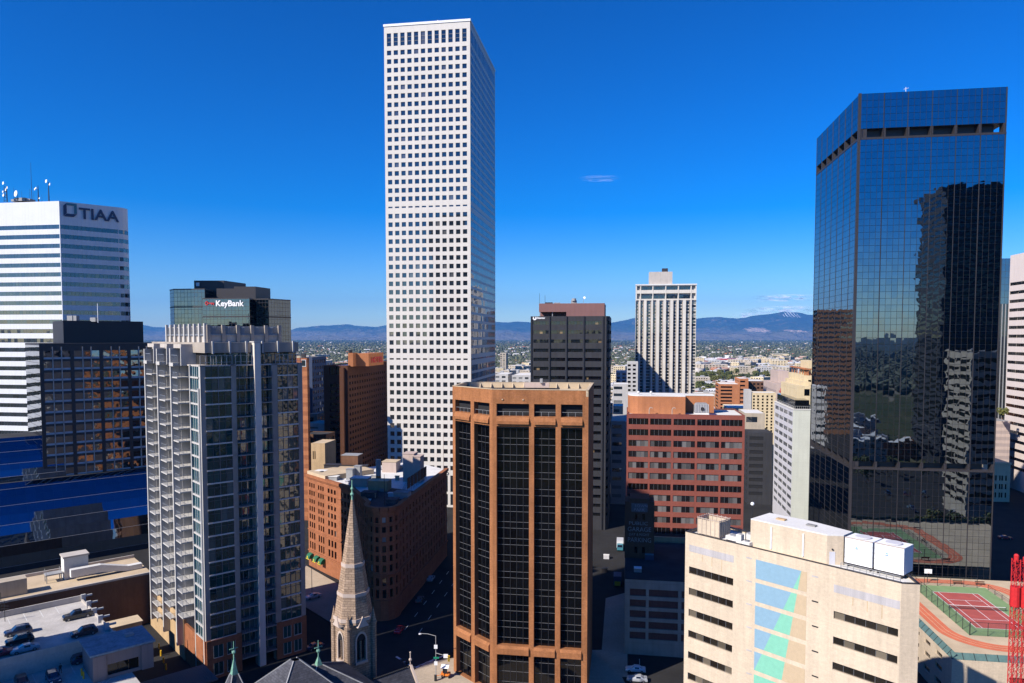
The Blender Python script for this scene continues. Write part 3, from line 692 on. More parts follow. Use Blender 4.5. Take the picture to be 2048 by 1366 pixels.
for k in range(NF):
    z0 = zlev[k + 1]
    if z0 < 10: break
    m = MB(); ws.bar(m, 0.6, mods[2][0] - 1.2, z0 + .7, z0 + 2.5, 0.0, 0.04); m.build('window', M['res_glass'], t)
    m = MB(); ws.bar(m, 0, mods[2][0] - .95, z0 - .2, z0 + .15, 0.0, 0.35); m.build('floor_edge', M['concrete_white'], t)
# --- brick base
bz = 9.0
for w, segs in ((we, [(0, bays[0][0]), (bays[0][0], bays[0][1]), (bays[0][1], bal[0][0]), (bal[1][1], we.L)]), (ws, [(ks - 14.0, ks), ])):
    for (a, b) in segs: bb = MB(); w.bar(bb, a, b, 0.1, bz, -0.3, 0.3); bb.build('brick_base', M['brownstone'], t)
bt = MB(); ws.bar(bt, 0, ks - 14.0, 0.1, 11.0, -0.2, 0.5); bt.build('base_wall', M['tan_brick'], t)
bw = []
for (a, b) in ((bays[0][0] + .4, bays[0][0] + 2.5), (bays[0][0] + 3.4, bays[0][1] - .4), (bays[1][0] + .3, bays[1][0] + 2.2), (bays[1][0] + 3.0, bays[1][1] - .2)):
    for z in (1.0, 5.0): bw.append((a, b, z))
for (a, b, z) in bw:
    m = MB(); we.bar(m, a, b, z, z + 2.7, 0.3, 0.36); w_ = m.build('window', M['res_glass'], t); f = MB()
    for u in (a - .05, (a + b) / 2 - .05, b - .05): we.bar(f, u, u + .1, z, z + 2.7, 0.36, 0.44)
    we.bar(f, a, b, z - .15, z, 0.3, 0.5); f.build('frame', M['concrete_light'], w_)
# --- top: deck, set-back storeys, crown with lattice panels, fins
dk = MB(); dk.prism(pl, zdeck - .3, zdeck + 0.02); dk.build('roof_deck', M['concrete_light'], t)
th = zdeck + 3.9; a0 = -0.2
in1 = [go(c, W_, wS - 1.5, N, 2.0), go(c, W_, 1.2, N, 2.0), go(c, W_, 1.2, N, wN - 1.0), go(c, W_, wS - 1.5, N, wN - 1.0)]
pm = MB(); pm.prism(in1, zdeck, zdeck + 2.7); pm.build('penthouse_wall', M['void'], t)
w1s = walls(in1); gm = MB()
for i in range(12): w1s[1].quad(gm, .2 + i * (w1s[1].L - .4) / 12 + .05, .2 + (i + 1) * (w1s[1].L - .4) / 12 - .05, zdeck + .1, zdeck + 2.5, 0.03)
gm.build('penthouse_window', M['res_glass'], t)
pm = MB(); pm.prism([go(p, N, -0.7 if i in (0, 1) else 0.4, E, 0.6 if i in (1, 2) else -.4) for i, p in enumerate(in1)], zdeck + 2.7, zdeck + 5.0, bottom=True); po = pm.build('penthouse_parapet', M['concrete_grey'], t)
for i in range(6):
    m = MB(); w = w1s[1]; u = 1.0 + (w.L - 2) * i / 5; w.bar(m, u - .2, u + .2, zdeck + 2.5, zdeck + 5.3, 0.55, 1.0); m.build('parapet_post', M['concrete_white'], t)
in2 = [go(c, W_, wS - 9, N, 3.0), go(c, W_, 4.2, N, 3.0), go(c, W_, 4.2, N, wN - 3.5), go(c, W_, wS - 9, N, wN - 3.5)]
zc1 = zat(go(c, W_, 4.2, N, 3.0), 652)
pm = MB(); pm.prism(in2, zdeck + 5.0, zc1); pm.build('crown', M['concrete_light'], t)
w2 = walls(in2); lt = MB()
for side, nn in ((1, 5), (0, 8)):
    w = w2[side]
    for i in range(nn + 1):
        u = 0.3 + (w.L - .6) * i / nn; m = MB(); w.bar(m, u - .38, u + .38, zdeck + 4.6, zc1 + (.3 if side == 1 else .6), 0.0, 0.55); m.build('crown_pier', M['concrete_grey'] if side == 1 else M['concrete_white'], t)
    w.bar(lt, 0, w.L, zc1 - 2.1, zc1 - 1.9, 0.0, 0.35)
    for i in range(nn):
        ua = 0.3 + (w.L - .6) * i / nn + .4; ub = 0.3 + (w.L - .6) * (i + 1) / nn - .4; hgt = 1.7
        for q in range(14):
            o = -hgt + (ub - ua + hgt) * q / 13; um = (ua + ub) / 2
            for sgn in (1, -1):
                p0 = ua + o; p1 = p0 + hgt; q0, q1 = max(p0, ua), min(p1, um)
                if q1 <= q0: continue
                z0, z1 = zc1 - 1.85 + (q0 - p0), zc1 - 1.85 + (q1 - p0)
                if sgn < 0: q0, q1 = ua + ub - q0, ua + ub - q1
                lt.tube(w.pt(q0, z0, .1), w.pt(q1, z1, .1), .05, 4)
lt.build('lattice_panel', M['railing'], t)
for i, (a, b) in enumerate(mods):                                 # framed double-height terraces on the sunny side
    m = MB(); w = ws; zt = zdeck + 4.6
    w.bar(m, a - .3, a + 5.2, zt - .9, zt, -3.0, 1.2); m.build('terrace_canopy', M['concrete_light'], t)
    m = MB(); w.bar(m, a + .2, a + 5.4, zdeck, zt - .9, -3.2, -3.0); m.build('terrace_wall', M['concrete_beige'], t)
    m = MB(); w.bar(m, a + 4.9, a + 5.3, zdeck - .3, zt - .6, -2.8, 1.3); m.build('pier', M['concrete_white'], t)
    m = MB(); w.bar(m, a - .9, a + 2.0, zdeck - .5, zdeck + .3, 0.5, 2.1); m.build('planter', M['concrete_white'], t)
    m = MB(); 
    for q in range(7): w.bar(m, a + q * .75, a + q * .75 + .06, zdeck, zdeck + 2.1, 1.8, 1.86)
    w.bar(m, a, a + 4.6, zdeck + 2.05, zdeck + 2.12, 1.8, 1.87); m.build('railing', M['railing'], t)
for (u0, u1) in ((0.1, 7.2 * ke), (8 * ke, 11.9 * ke), (17.6 * ke, 24 * ke)):  # glass railing round the deck
    m = MB(); nn = max(3, round((u1 - u0) / 1.1))
    for q in range(nn + 1): u = u0 + (u1 - u0) * q / nn; we.bar(m, u - .05, u + .05, zdeck, zdeck + 2.1, -.12, -.02)
    we.bar(m, u0, u1, zdeck + 2.05, zdeck + 2.12, -.1, -.04); we.bar(m, u0, u1, zdeck + .6, zdeck + .66, -.1, -.04); m.build('railing', M['concrete_white'] , t)
for u in (3.2 * ke, 9.4 * ke, 15.2 * ke):
    m = MB(); m.tube(we.pt(u, zdeck, -.6), we.pt(u, zdeck + 3.1, -.6), .05); m.ball(we.pt(u, zdeck + 3.2, -.6), .18, sz=.5); m.build('terrace_lamp', M['steel'], t)
# ------------------------------------------------------------------ left side towers
M['hall_glass'] = glass_mat('hall_glass', (0.14, 0.20, 0.32), 1.5, 0.002, 0.012, 0.25, metal=1.0, rough=0.02)
M['ribbon_dark'] = glass_mat('ribbon_dark', (0.01, 0.01, 0.012), 3.4, 0.06, 0.12, 0.6)
def ribbon(w, z0, z1, hw, pitch, wm, off, out, first, mar=0.3, n=99):
    """continuous window ribbons: wall bands between, returns list of (z0,z1)"""
    zs = []; z = z1 - first
    for i in range(n):
        if z - hw < z0 + 1: break
        zs.append((z - hw, z)); z -= pitch
    punch(w, wm, z0, z1, [(mar, w.L - mar)], zs, 0.15, out, off); return sorted(zs)
def split_quad(q, k, gap=0.02):
    a, b, c2, d = [Vector(p) for p in q]
    return [[a.lerp(b, (i + gap) / k), a.lerp(b, (i + 1 - gap) / k), d.lerp(c2, (i + 1 - gap) / k), d.lerp(c2, (i + gap) / k)] for i in range(k)]
def ribbons(out, k, parent, mat, name='window_ribbon', cap=100):
    for q in out[:cap]:
        m = MB()
        for p in split_quad(q, k): m.poly(p)
        m.build(name, mat, parent)
# white striped tower with the sign
C = at(118, 402, 300); c = C[:2]; zt = C[2]; rr = meet(c, N, 236, 412)
Lf = go(c, neg(eA), 62); r1 = go(c, N, rr); arc = [go(r1, N, 2.4 * math.sin(R(a)) * 2, W_, 2.4 * (1 - math.cos(R(a))) * 2) for a in (0, 22, 45, 67, 90)]
pl = [Lf, c] + arc + [go(Lf, dA, 40)]
t = thing('office_tower', 'white striped office tower at far left with a blue logo and lettering near its roof', 'tower', cen(pl))
wl = walls(pl); wm = MB(); shell(pl, 0, zt, wm, skip=tuple(range(0, 6)))
fz = zt - zat(c, 449); pit = 3.9
for i in range(6):
    w = wl[i]; out = []; ribbon(w, 0, zt, 1.75, pit, wm, 0, out, fz, 0.0 if 1 < i < 6 else 0.25)
    if i in (0, 1): ribbons(out, 40 if i == 0 else 14, t, M['ribbon_glass'])
    else:
        for q in out: m = MB(); m.poly(q); m.build('corner_glass', M['ribbon_glass'], t)
wm.build('wall', M['metal_panel'], t); roof(M['roof_grey'], pl, zt - .3, t)
w = wl[1]; zs = zt - 5.4
def bar_letters(w, parts, mat, parent, name, o=0.1, d=0.3):
    m = MB()
    for (u0, z0, u1, z1, th) in parts:
        a, b = Vector((u0, z0)), Vector((u1, z1)); n_ = (b - a).normalized(); p_ = Vector((-n_.y, n_.x)) * th / 2
        P = [a - p_, b - p_, b + p_, a + p_]
        m.hexa([w.pt(P[0].x, P[0].y, o + d), w.pt(P[1].x, P[1].y, o + d), w.pt(P[1].x, P[1].y, o), w.pt(P[0].x, P[0].y, o), w.pt(P[3].x, P[3].y, o + d), w.pt(P[2].x, P[2].y, o + d), w.pt(P[2].x, P[2].y, o), w.pt(P[3].x, P[3].y, o)])
    return m.build(name, mat, parent)
uk = w.L / 25.0
s_ = thing('building_sign', 'dark blue lettering TIAA with a folded square logo on the white tower top', 'sign', w.pt(w.L / 2, zt - 6, .1))
text_mesh('letters', 'TIAA', w, 8.0 * uk, zt - 6.3, 4.6, M['navy'], s_, 0.1, .15, 0.1, sx=1.22 * uk)
lg = MB(); U0, Z0 = 1.6 * uk, zt - 5.9; kx = uk * 1.05
def lp(x, z): return w.pt(U0 + x * kx, Z0 + z, .3)
lg.poly([lp(0, 0), lp(.0, 4.2), lp(1.3, 5.4), lp(1.3, 1.2)]); lg.build('logo', M['navy'], s_)
l2 = MB(); l2.poly([lp(1.35, 5.4), lp(1.35, 4.5), lp(4.2, 4.5), lp(5.3, 5.4)]); l2.poly([lp(4.2, 4.45), lp(4.2, 1.2), lp(5.3, 1.2), lp(5.3, 5.35)]); l2.build('logo', M['teal'], s_)
l3 = MB(); l3.poly([lp(.1, -.1), lp(1.35, 1.1), lp(5.3, 1.1), lp(4.0, -.1)]); l3.build('logo', M['navy'], s_)
# roof antennas
def dish(m, p, r, d=(-.5, -.8, .1)):
    d = Vector(d).normalized(); m.tube(p, Vector(p) + d * .3 * r, r * .35, 10, r); 
def mast_thing(px, ptop, pbot, Y, label, w=.25, dishes=(), lattice=False, cat='antenna'):
    q = at(px, pbot, Y); ztop = zat(q[:2], ptop); t = thing('antenna_mast', label, cat, q, 'antennas on the striped tower roof'); m = MB()
    if lattice:
        for dx, dy in ((-.6, -.6), (.6, -.6), (0, .6)): m.tube((q[0] + dx, q[1] + dy, q[2]), (q[0] + dx * .7, q[1] + dy * .7, ztop), .09)
        z = q[2]; i = 0
        while z < ztop - .8:
            P = [(-.6, -.6), (.6, -.6), (0, .6)]; a, b = P[i % 3], P[(i + 1) % 3]; m.tube((q[0] + a[0], q[1] + a[1], z), (q[0] + b[0], q[1] + b[1], z + .8), .06, 4); m.tube((q[0] + b[0], q[1] + b[1], z), (q[0] + a[0], q[1] + a[1], z + .8), .06, 4); z += .8; i += 1
    else: m.tube(q, (q[0], q[1], ztop), w * .5, 6, w * .2)
    m.build('pole', M['iron'], t)
    for (dx, pz, r) in dishes:
        zz = zat(q[:2], pz); m = MB(); dish(m, (q[0] + dx, q[1] - .5, zz), r); m.tube((q[0], q[1], zz), (q[0] + dx, q[1] - .5, zz), .08, 4); m.build('dish', M['sign_white'], t)
mast_thing(13, 372, 404, 306, 'lattice mast crowded with white dishes at the far left of the roof', dishes=((-.6, 367, .7), (.9, 376, .6), (-.9, 384, .5), (-.7, 391, .7), (.3, 380, .6)), lattice=True)
mast_thing(36, 386, 404, 306, 'short mast carrying the largest round white dish', .3, ((-.1, 388, 1.35),))
mast_thing(64, 325, 404, 306, 'tallest needle thin whip antenna on the striped tower', .22)
mast_thing(77, 371, 404, 306, 'dark mast with two small white dishes right of the whip antenna', .5, ((-1.0, 379, .45), (-.5, 377, .5), (.8, 397, .4)))
mast_thing(98, 364, 403, 306, 'bent blue grey mast with two globes near the right roof corner', .5, ((-.4, 363, .75), (.9, 369, .55)))
for px, tp in ((28, 375), (31, 378), (44, 382), (60, 378), (68, 384), (84, 389)):
    mast_thing(px, tp, 404, 308, 'thin dark whip antenna among the dishes on the striped tower roof', .12)
m = MB(); q = at(22, 401, 309); m.box((q[0], q[1]), eA, 9, dA, 3, q[2] - .4, q[2] + .5); m.box((q[0] + 2, q[1] - 1), eA, 5, dA, 2, q[2] - .4, q[2] + .9)
tag(m.build('roof_plant', M['steel'], loc=(q[0], q[1], q[2] - .4)), 'low grey equipment boxes between the antennas of the striped tower', 'roof equipment')
# octagonal dark glass bank tower
Y0 = 330; T = zat(at(340, 577, Y0)[:2], 577); T2 = zat(at(450, 596, 322)[:2], 596)
t = thing('glass_tower', 'dark faceted glass tower with a red key sign behind the apartment block', 'tower', at(470, 1000, 335)[:2] + (0,))
def P_(px, Y): return at(px, 600, Y)[:2]
blocks = [([P_(340, 338), P_(348, 332), P_(410, 330), P_(432, 350), P_(360, 380), P_(344, 350)], T), ([P_(405, 323), P_(499, 320), P_(512, 340), P_(512, 370), P_(430, 370), P_(405, 335)], T2), ([P_(499, 334), P_(512, 330), P_(537, 329), P_(581, 341), P_(574, 372), P_(505, 372)], zat(P_(537, 329), 597))]
for pl, z in blocks:
    bm = MB(); bm.prism(pl, 0, z - .02); bm.build('mullion_grid', M['mullion'], t)
    for i, w in enumerate(walls(pl)):
        m = MB(); nu = max(1, round(w.L / 1.7)); curtain(w, 40, z, nu, round((z - 40) / 1.9), m, .06, .03, .05); m.build('curtain_wall', M['key_glass'], t)
        m = MB(); w.bar(m, 0, w.L, z - 8.6, z - 8.0, 0, .12); m.build('dark_band', M['dark_metal'], t); m = MB(); w.bar(m, 0, w.L, z - .5, z, 0, .1); m.build('coping', M['dark_metal'], t)
    m = MB(); m.poly([(p[0], p[1], z + .01) for p in pl]); m.build('roof', M['roof_dark'], t)
for (x0, x1, yt, yb, Y, dep) in ((388, 448, 561, 580, 345, 20), (433, 468, 577, 600, 336, 3), (468, 511, 573, 600, 333, 14)):
    q0, q1 = at(x0, yt, Y), at(x1, yt, Y); m = MB(); m.prism([q0[:2], q1[:2], go(q1[:2], dA, dep), go(q0[:2], dA, dep)], 85, q0[2]); m.build('penthouse', M['dark_metal'], t)
m = MB(); q = at(392, 569, 344.5); m.box(q[:2], eA, 1.6, dA, .3, q[2] - .8, q[2] + .9); m.build('vent', M['sign_white'], t)
wk = walls(blocks[1][0])[0]; s_ = thing('building_sign', 'white KeyBank lettering with a red key on the dark faceted tower', 'sign', wk.pt(wk.L / 2, T2 - 3.2, 0.1))
kk = wk.L / 94.0
text_mesh('letters', 'KeyBank', wk, 27 * kk, T2 - 3.6, 2.55, M['sign_white'], s_, .15, .12, .1, sx=1.04)
kz = T2 - 2.3; m = MB()
for a in range(4): 
    pts = [(6, 0), (9.2, 3.6), (12.4, 0), (9.2, -3.6)]; (x0, y0), (x1, y1) = pts[a], pts[(a + 1) % 4]
    bar_letters(wk, [(x0 * kk, kz + y0 * kk, x1 * kk, kz + y1 * kk, 1.5 * kk)], M['red_paint'], s_, 'logo')
bar_letters(wk, [(12 * kk, kz, 24 * kk, kz, 1.7 * kk), (19 * kk, kz, 19 * kk, kz - 3.4 * kk, 1.5 * kk), (22.8 * kk, kz + .6 * kk, 22.8 * kk, kz - 3.4 * kk, 1.7 * kk)], M['red_paint'], s_, 'logo')
q = at(410, 645, 318); m = MB(); m.tube((q[0], q[1], 60), (q[0], q[1], zat(q[:2], 621)), .3); 
# black grid office block (left) ----------------------------------------
C = at(78, 687, 250); c = C[:2]; zt = C[2]; wE = 46; dW = meet(c, W_, 50, 687)
pl = [go(c, W_, dW), c, go(c, N, wE), go(c, N, wE, W_, dW)]
t = thing('office_block', 'black office block with wide windows in a heavy grid beside the striped tower', 'office building', cen(pl))
wf, wsd = Wall(c, pl[2]), Wall(pl[0], c); wm = MB(); shell(pl, 0, zt, wm, skip=(1,)); zlo = zat(c, 976)
us = []; nb = 6; bw = wf.L / (34.3 / 9.0 * 9.0) ; b0 = 1.2
us = [(b0 + i * 9.2, b0 + i * 9.2 + 8.1) for i in range(5) if b0 + i * 9.2 + 8.1 < wf.L]
top = zat(c, 702); zs = [(top - i * 3.78 - 2.95, top - i * 3.78) for i in range(12)]
out = []; punch(wf, wm, 0, zt, us, zs, .35, out); wm.build('wall', M['dark_metal'], t)
for q in out:
    m = MB(); a, b, c2, d = [Vector(p) for p in q]
    up = Vector((0, 0, .75))
    for p in split_quad([a + up, b + up, c2, d], 3, .02): m.poly(p)
    wn_ = m.build('window', M['ribbon_dark'], t)
    s2 = MB()
    for p in split_quad([a, b, b + up * .93, a + up * .93], 3, .0): s2.poly(p)
    s2.build('spandrel', M['grey_panel'], wn_)
mm_ = MB()
for (a, b) in us:
    for f in (1 / 3, 2 / 3): u = a + (b - a) * f; wf.bar(mm_, u - .14, u + .14, zs[-1][0] - 1, top + 1.4, -.36, .25)
mm_.build('mullion', M['concrete_light'], t)
m = MB(); curtain(wsd, 4, zt - .6, 10, 34, m, .07, .03, .1); m.build('curtain_wall', M['key_glass'], t)
roof(M['roof_dark'], pl, zt + .01, t)
q0 = at(126, 641, 262); q1 = go(q0[:2], N, meet(q0[:2], N, 286, 641)); m = MB(); m.prism([go(q0[:2], W_, meet(q0[:2], W_, 105, 641)), q0[:2], q1, go(q1, W_, 14)], zt, q0[2]); m.build('penthouse', M['black_paint'], t)
for px in (134, 142, 180):
    q = at(px, 640, 268); m = MB(); m.box(q[:2], eA, 2.2, dA, 1.6, q[2] - .6, q[2] + (1.6 if px < 150 else .9)); m.build('roof_vent', M['steel'], t)
q = at(196, 640, 268); m = MB(); m.tube((q[0], q[1], q[2] - 1), (q[0], q[1], zat(q[:2], 607)), .14); m.build('flagpole', M['white_paint'], t)
# sloping blue glass hall in front --------------------------------------
def hall(name, label, pxl, pyl, Y, length, ztop, depth, zbot, mat):
    c = at(pxl, pyl, Y)[:2]; t = thing(name, label, 'atrium', go(c, N, length / 2) + (0,)); secs = []; n = 9
    for i in range(n + 1):
        a = i / n; secs.append((depth * (a ** 1.9), zbot + (ztop - zbot) * (1 - (1 - a) ** 1.25)))
    w = Wall(c, go(c, N, length)); m = MB(); f = MB(); nu = max(3, int(length / 2.6)); du = length / nu
    for i in range(n):
        (o0, z0), (o1, z1) = secs[i], secs[i + 1]
        for k in range(nu): m.poly([w.pt(k * du + .01, z0 + .01, -o0), w.pt((k + 1) * du - .01, z0 + .01, -o0), w.pt((k + 1) * du - .01, z1 - .01, -o1), w.pt(k * du + .01, z1 - .01, -o1)])
        if i % 2 == 0: f.tube(w.pt(0, z0, -o0 + .05), w.pt(length, z0, -o0 + .05), .06, 5)
    m.build('sloping_glass', mat, t)
    f.build('glazing_bar', M['steel'], t)
    b = MB(); b.prism([w.xy(0, -.4), w.xy(length, -.4), w.xy(length, -depth - 14), w.xy(0, -depth - 14)], 0, zbot); b.prism([w.xy(0, -depth - .2), w.xy(length, -depth - .2), w.xy(length, -depth - 14), w.xy(0, -depth - 14)], zbot, ztop); 
    n0 = len(b.v)
    for uu in (0.02, length - .02):
        k = len(b.v); b.v += [w.pt(uu, z, -o - .08) for o, z in secs] + [w.pt(uu, zbot, -depth - .2)]; b.f.append(tuple(range(k, len(b.v))))
    for i in range(n): (o0, z0), (o1, z1) = secs[i], secs[i + 1]; b.poly([w.pt(0, z0, -o0 - .25), w.pt(length, z0, -o0 - .25), w.pt(length, z1, -o1 - .25), w.pt(0, z1, -o1 - .25)])
    b.build('base', M['roof_dark'], t); return t, w
hall('glass_hall', 'long low hall with a sloping blue glass front under the black office block', -60, 1000, 226, 78, 27.8, 10.5, 2.0, M['hall_glass'])
hall('glass_hall', 'taller blue sloping glass hall at the left edge with a pale top', -60, 900, 236, 27, 42.0, 8.0, 25.0, M['hall_glass'])
# ------------------------------------------------------------------ centre buildings
def rows_down(z0, z1, first, hgt, pitch):
    r = []; z = z1 - first
    while z - hgt > z0 + .8: r.append((z - hgt, z)); z -= pitch
    return r
# charcoal slab block with round logo
C = at(1213, 632, 285); c = C[:2]; zt = C[2]; wd = meet(c, neg(eA), 1062, 632); L = go(c, neg(eA), wd)
ch = go(c, eA, 1.2, dA, 2.2); pl = [L, c, ch, go(ch, dA, 34), go(L, dA, 36)]
t = thing('office_block', 'charcoal office block with black window strips and a pinkish brown rooftop box', 'office building', cen(pl))
w = Wall(L, c); wm = MB(); shell(pl, 0, zt, wm, skip=(0, 1, 2)); k = w.L / 29.9
us = [(1.0 * k, 7.05 * k), (8.0 * k, 13.75 * k), (14.8 * k, 20.65 * k), (21.7 * k, 28.0 * k)]
zs = rows_down(2, zt, 1.95, 1.35, 3.64); out = []; punch(w, wm, 0, zt, us, zs, .55, out)
for ww in walls(pl)[1:3]: o2 = []; punch(ww, wm, 0, zt, [(.4, ww.L - .4)], zs, .4, o2); ribbons(o2, max(1, int(ww.L / 2)), t, M['black_glass'])
wm.build('wall', M['charcoal'], t)
M['charcoal_glass'] = glass_mat('charcoal_glass', (0.006, 0.006, 0.007), 1.75, .012, .012, .6, light=(.30, .20, .10), light_amt=.05)
ribbons(out, 5, t, M['charcoal_glass'])
pm = MB()
for u in (-.1, 7.3 * k, 14.0 * k, 20.9 * k, 28.4 * k): w.bar(pm, u, u + .45 * k, 0, zt, 0, .35)
pm.build('pier', M['black_paint'], t); roof(M['roof_dark'], pl, zt - .05, t)
q0, q1 = at(1078, 607, 291), at(1209, 607, 288); ph_ = [q0[:2], q1[:2], go(q1[:2], dA, 20), go(q0[:2], dA, 20)]; wp = Wall(q0[:2], q1[:2])
m = MB(); m.prism(ph_, zt + 1.8, q0[2], bottom=True); m.prism([wp.xy(wp.L * .42, -.02), wp.xy(wp.L, -.02), ph_[2], go(wp.xy(wp.L * .42), dA, 20)], zt, zt + 1.8, top=False); m.prism([wp.xy(0.1, -6), wp.xy(wp.L * .42, -6), wp.xy(wp.L * .42, -18), wp.xy(0.1, -18)], zt, zt + 1.8, top=False); po = m.build('penthouse', M['pink_metal'], t)
m = MB(); wp.bar(m, .2, .5, zt, zt + 1.8, -.4, -.1); wp.bar(m, 5.2, 5.5, zt, zt + 1.8, -1, -.7); m.build('column', M['steel'], po)
s_ = thing('building_sign', 'small white round emblem and lettering Stantec on the charcoal block', 'sign', w.pt(3, zt - 1, .1))
text_mesh('letters', 'Stantec', w, 2.45 * k, zt - 1.0, .78, M['sign_white'], s_, .05, .06, .03, sx=1.0); m = MB()
for i in range(20):
    a0, a1 = 2 * math.pi * i / 20, 2 * math.pi * (i + 1) / 20
    if 3 <= i <= 6: continue
    r0 = .38 if i % 20 < 10 else .25; cz = zt - .75; cu_ = 1.5 * k
    m.poly([w.pt(cu_ + r0 * math.cos(a0), cz + r0 * math.sin(a0), .12), w.pt(cu_ + .78 * math.cos(a0), cz + .78 * math.sin(a0), .12), w.pt(cu_ + .78 * math.cos(a1), cz + .78 * math.sin(a1), .12), w.pt(cu_ + r0 * math.cos(a1), cz + r0 * math.sin(a1), .12)])
m.build('logo', M['sign_white'], s_)
zp = q0[2]
def small_thing(name, label, cat, parts, group=None):
    b = [p for mb, _, _ in parts for p in mb.v]; t = thing(name, label, cat, base_of(b), group)
    for mb, nm, mt in parts: mb.build(nm, M[mt], t)
    return t
def cyl_parts(px, py, Y, r, h, nm='body', mt='steel', k=10):
    q = at(px, py, Y); m = MB(); m.tube(q, (q[0], q[1], q[2] + h), r, k); return (m, nm, mt)
def boxq(px, py, Y, w, d, h, nm='body', mt='steel', e=eA, f=dA, z=None):
    q = at(px, py, Y); m = MB(); z = q[2] if z is None else z; m.prism(box4(q[:2], e, w, f, d), z, z + h, bottom=True); return (m, nm, mt)
small_thing('cooling_unit', 'round grey cooling drum standing tallest on the pinkish brown rooftop box', 'rooftop unit', [boxq(1142, 607, 292, 2.2, 2, 1.3, z=zp), cyl_parts(1148, 602, 292, .9, 1.0, 'fan_drum')])
small_thing('cooling_unit', 'low row of grey vents on the left of the pinkish brown rooftop box', 'rooftop unit', [boxq(1090, 607, 292, 3.0, 1.5, .5, z=zp, mt='dark_metal'), boxq(1108, 607, 292, 2.4, 1.5, .4, 'vent', z=zp)])
small_thing('rooftop_dish', 'little white dish on a bent pole on the pinkish brown box', 'dish', [cyl_parts(1167, 606, 292, .06, 2, 'pole'), (lambda m, q: (dish(m, (q[0] + .4, q[1], q[2] + 2.1), .5), (m, 'dish', 'sign_white'))[1])(MB(), at(1167, 606, 292))])
for px, hh in ((1079, 4), (1090, 3.2)): small_thing('antenna_mast', 'thin whip antenna over the pinkish brown box', 'antenna', [cyl_parts(px, 607, 291, .06, hh, 'pole', 'iron', 5)], 'whip antennas on the pinkish box')
# hidden block that throws its shadow on the ribbed concrete tower
q = at(1200, 626, 600); p0 = go(q[:2], dA, 0); pl = [go(p0, neg(eA), 40), p0, go(p0, dA, 86), go(go(p0, neg(eA), 40), dA, 86)]
zr = 98.5; t = thing('office_block', 'plain office block hidden behind the charcoal block', 'office building', cen(pl)); wm = MB(); out = []
for ww in walls(pl): punch(ww, wm, 0, zr, [(.5, ww.L - .5)], rows_down(2, zr, 2, 1.6, 3.8), .2, out)
wm.build('wall', M['dark_brick'], t); roof(M['roof_grey'], pl, zr - .1, t); m = MB(); [m.poly(q) for q in out]; tag(m.build('window_ribbon', M['ribbon_glass'], t), kind='stuff')
# ribbed concrete apartment tower
C = at(1393, 568, 690); c = C[:2]; zt = C[2]; wd = meet(c, neg(eA), 1272, 568); L = go(c, neg(eA), wd); pl = [L, c, go(c, dA, 24), go(L, dA, 24)]
t = thing('apartment_tower', 'cream concrete apartment tower with tall ribs and a grey box on top', 'apartment tower', cen(pl))
w = Wall(L, c); k = w.L / 122.0; wm = MB(); shell(pl, 0, zt, wm, skip=(0,)); w.quad(wm, 0, w.L, zt - 1.6, zt)
zcr = zt - 15.2
cols = [0, 2.2, 9.5, 34.5, 59.0, 84.5, 110, 117.5, 122]
for u in (0, 8.5, 33.5, 59.5, 85, 110.5, 120.2): w.bar(wm, u * k, (u + 2.0) * k, zcr, zt - 1.6, -2.5, .2)
w.bar(wm, 0, w.L, zt - 8.6, zt - 6.6, -2.5, .1); w.quad(wm, 0, w.L, 0, zcr, -1.6); w.quad(wm, 0, w.L, zcr, zt, -2.52)
ribs = [(6.2, 9.5), (16.5, 22.0), (31.5, 35.0), (42.0, 48.0), (56.0, 61.5), (70.0, 76.0), (83.0, 87.0), (95.5, 101.5), (110, 113.0)]
rb = []
for i, (a, b) in enumerate(ribs):
    m = MB(); w.bar(m, a * k, b * k, 0, zcr - (0 if i % 2 else -1.0), -1.6, .5); m.build('rib', M['fin_concrete'], t)
    m = MB(); w.bar(m, (a - 1.6) * k, a * k - .02, 0, zcr - 1.2, -1.6, -.2); m.build('rib', M['concrete_grey'], t)
gaps = [(0.4, 4.6)] + [(ribs[i][1], ribs[i + 1][0] - 1.6) for i in range(8)] + [(113.6, 121.6)]
wm.build('wall', M['fin_concrete'], t)
M['far_glass'] = glass_mat('far_glass', (.02, .028, .034), 2.0, .02, .02, .4, light=(.25, .25, .24), light_amt=.35)
quads = []
for gi, (a, b) in enumerate(gaps):
    z = zcr - 1.5
    while z > 8:
        quads.append([w.pt(a * k + .1, z - 2.2, -1.5), w.pt(b * k - .1, z - 2.2, -1.5), w.pt(b * k - .1, z, -1.5), w.pt(a * k + .1, z, -1.5)]); z -= 3.0
emit('window', quads, t, M['far_glass'], 98, vis=lambda x, y: y < 785)
crq = []
for z in (zt - 6.4, zt - 14.8):
    for (a, b) in ((11, 33), (36, 59), (62, 84.5), (87.5, 110)): crq.append([w.pt(a * k, z + .6, -2.4), w.pt(b * k, z + .6, -2.4), w.pt(b * k, z + 4.4, -2.4), w.pt(a * k, z + 4.4, -2.4)])
emit('loggia_window', crq, t, M['punched_glass'], 20, split=5)
for z in (zt - 6.6, zt - 15.0):
    m = MB(); w.bar(m, .2, w.L - .2, z, z + 1.3, -.3, .05); m.build('loggia_rail', M['fin_concrete'], t)
roof(M['roof_white'], pl, zt - .05, t); m = MB(); w.bar(m, -.5, w.L + .5, zt - .9, zt + .3, -6, .6); m.build('cornice', M['roof_white'], t)
m = MB(); m.prism(box4(w.xy(27 * k, -2), eA, 47 * k, dA, 16), zt + .3, zt + 12.2); m.build('penthouse', M['concrete_light'], t)
m = MB(); m.prism(box4(w.xy(53 * k, -4), eA, 12 * k, dA, 5), zt + 12.2, zt + 15.6); m.build('tank', M['dark_metal'], t)
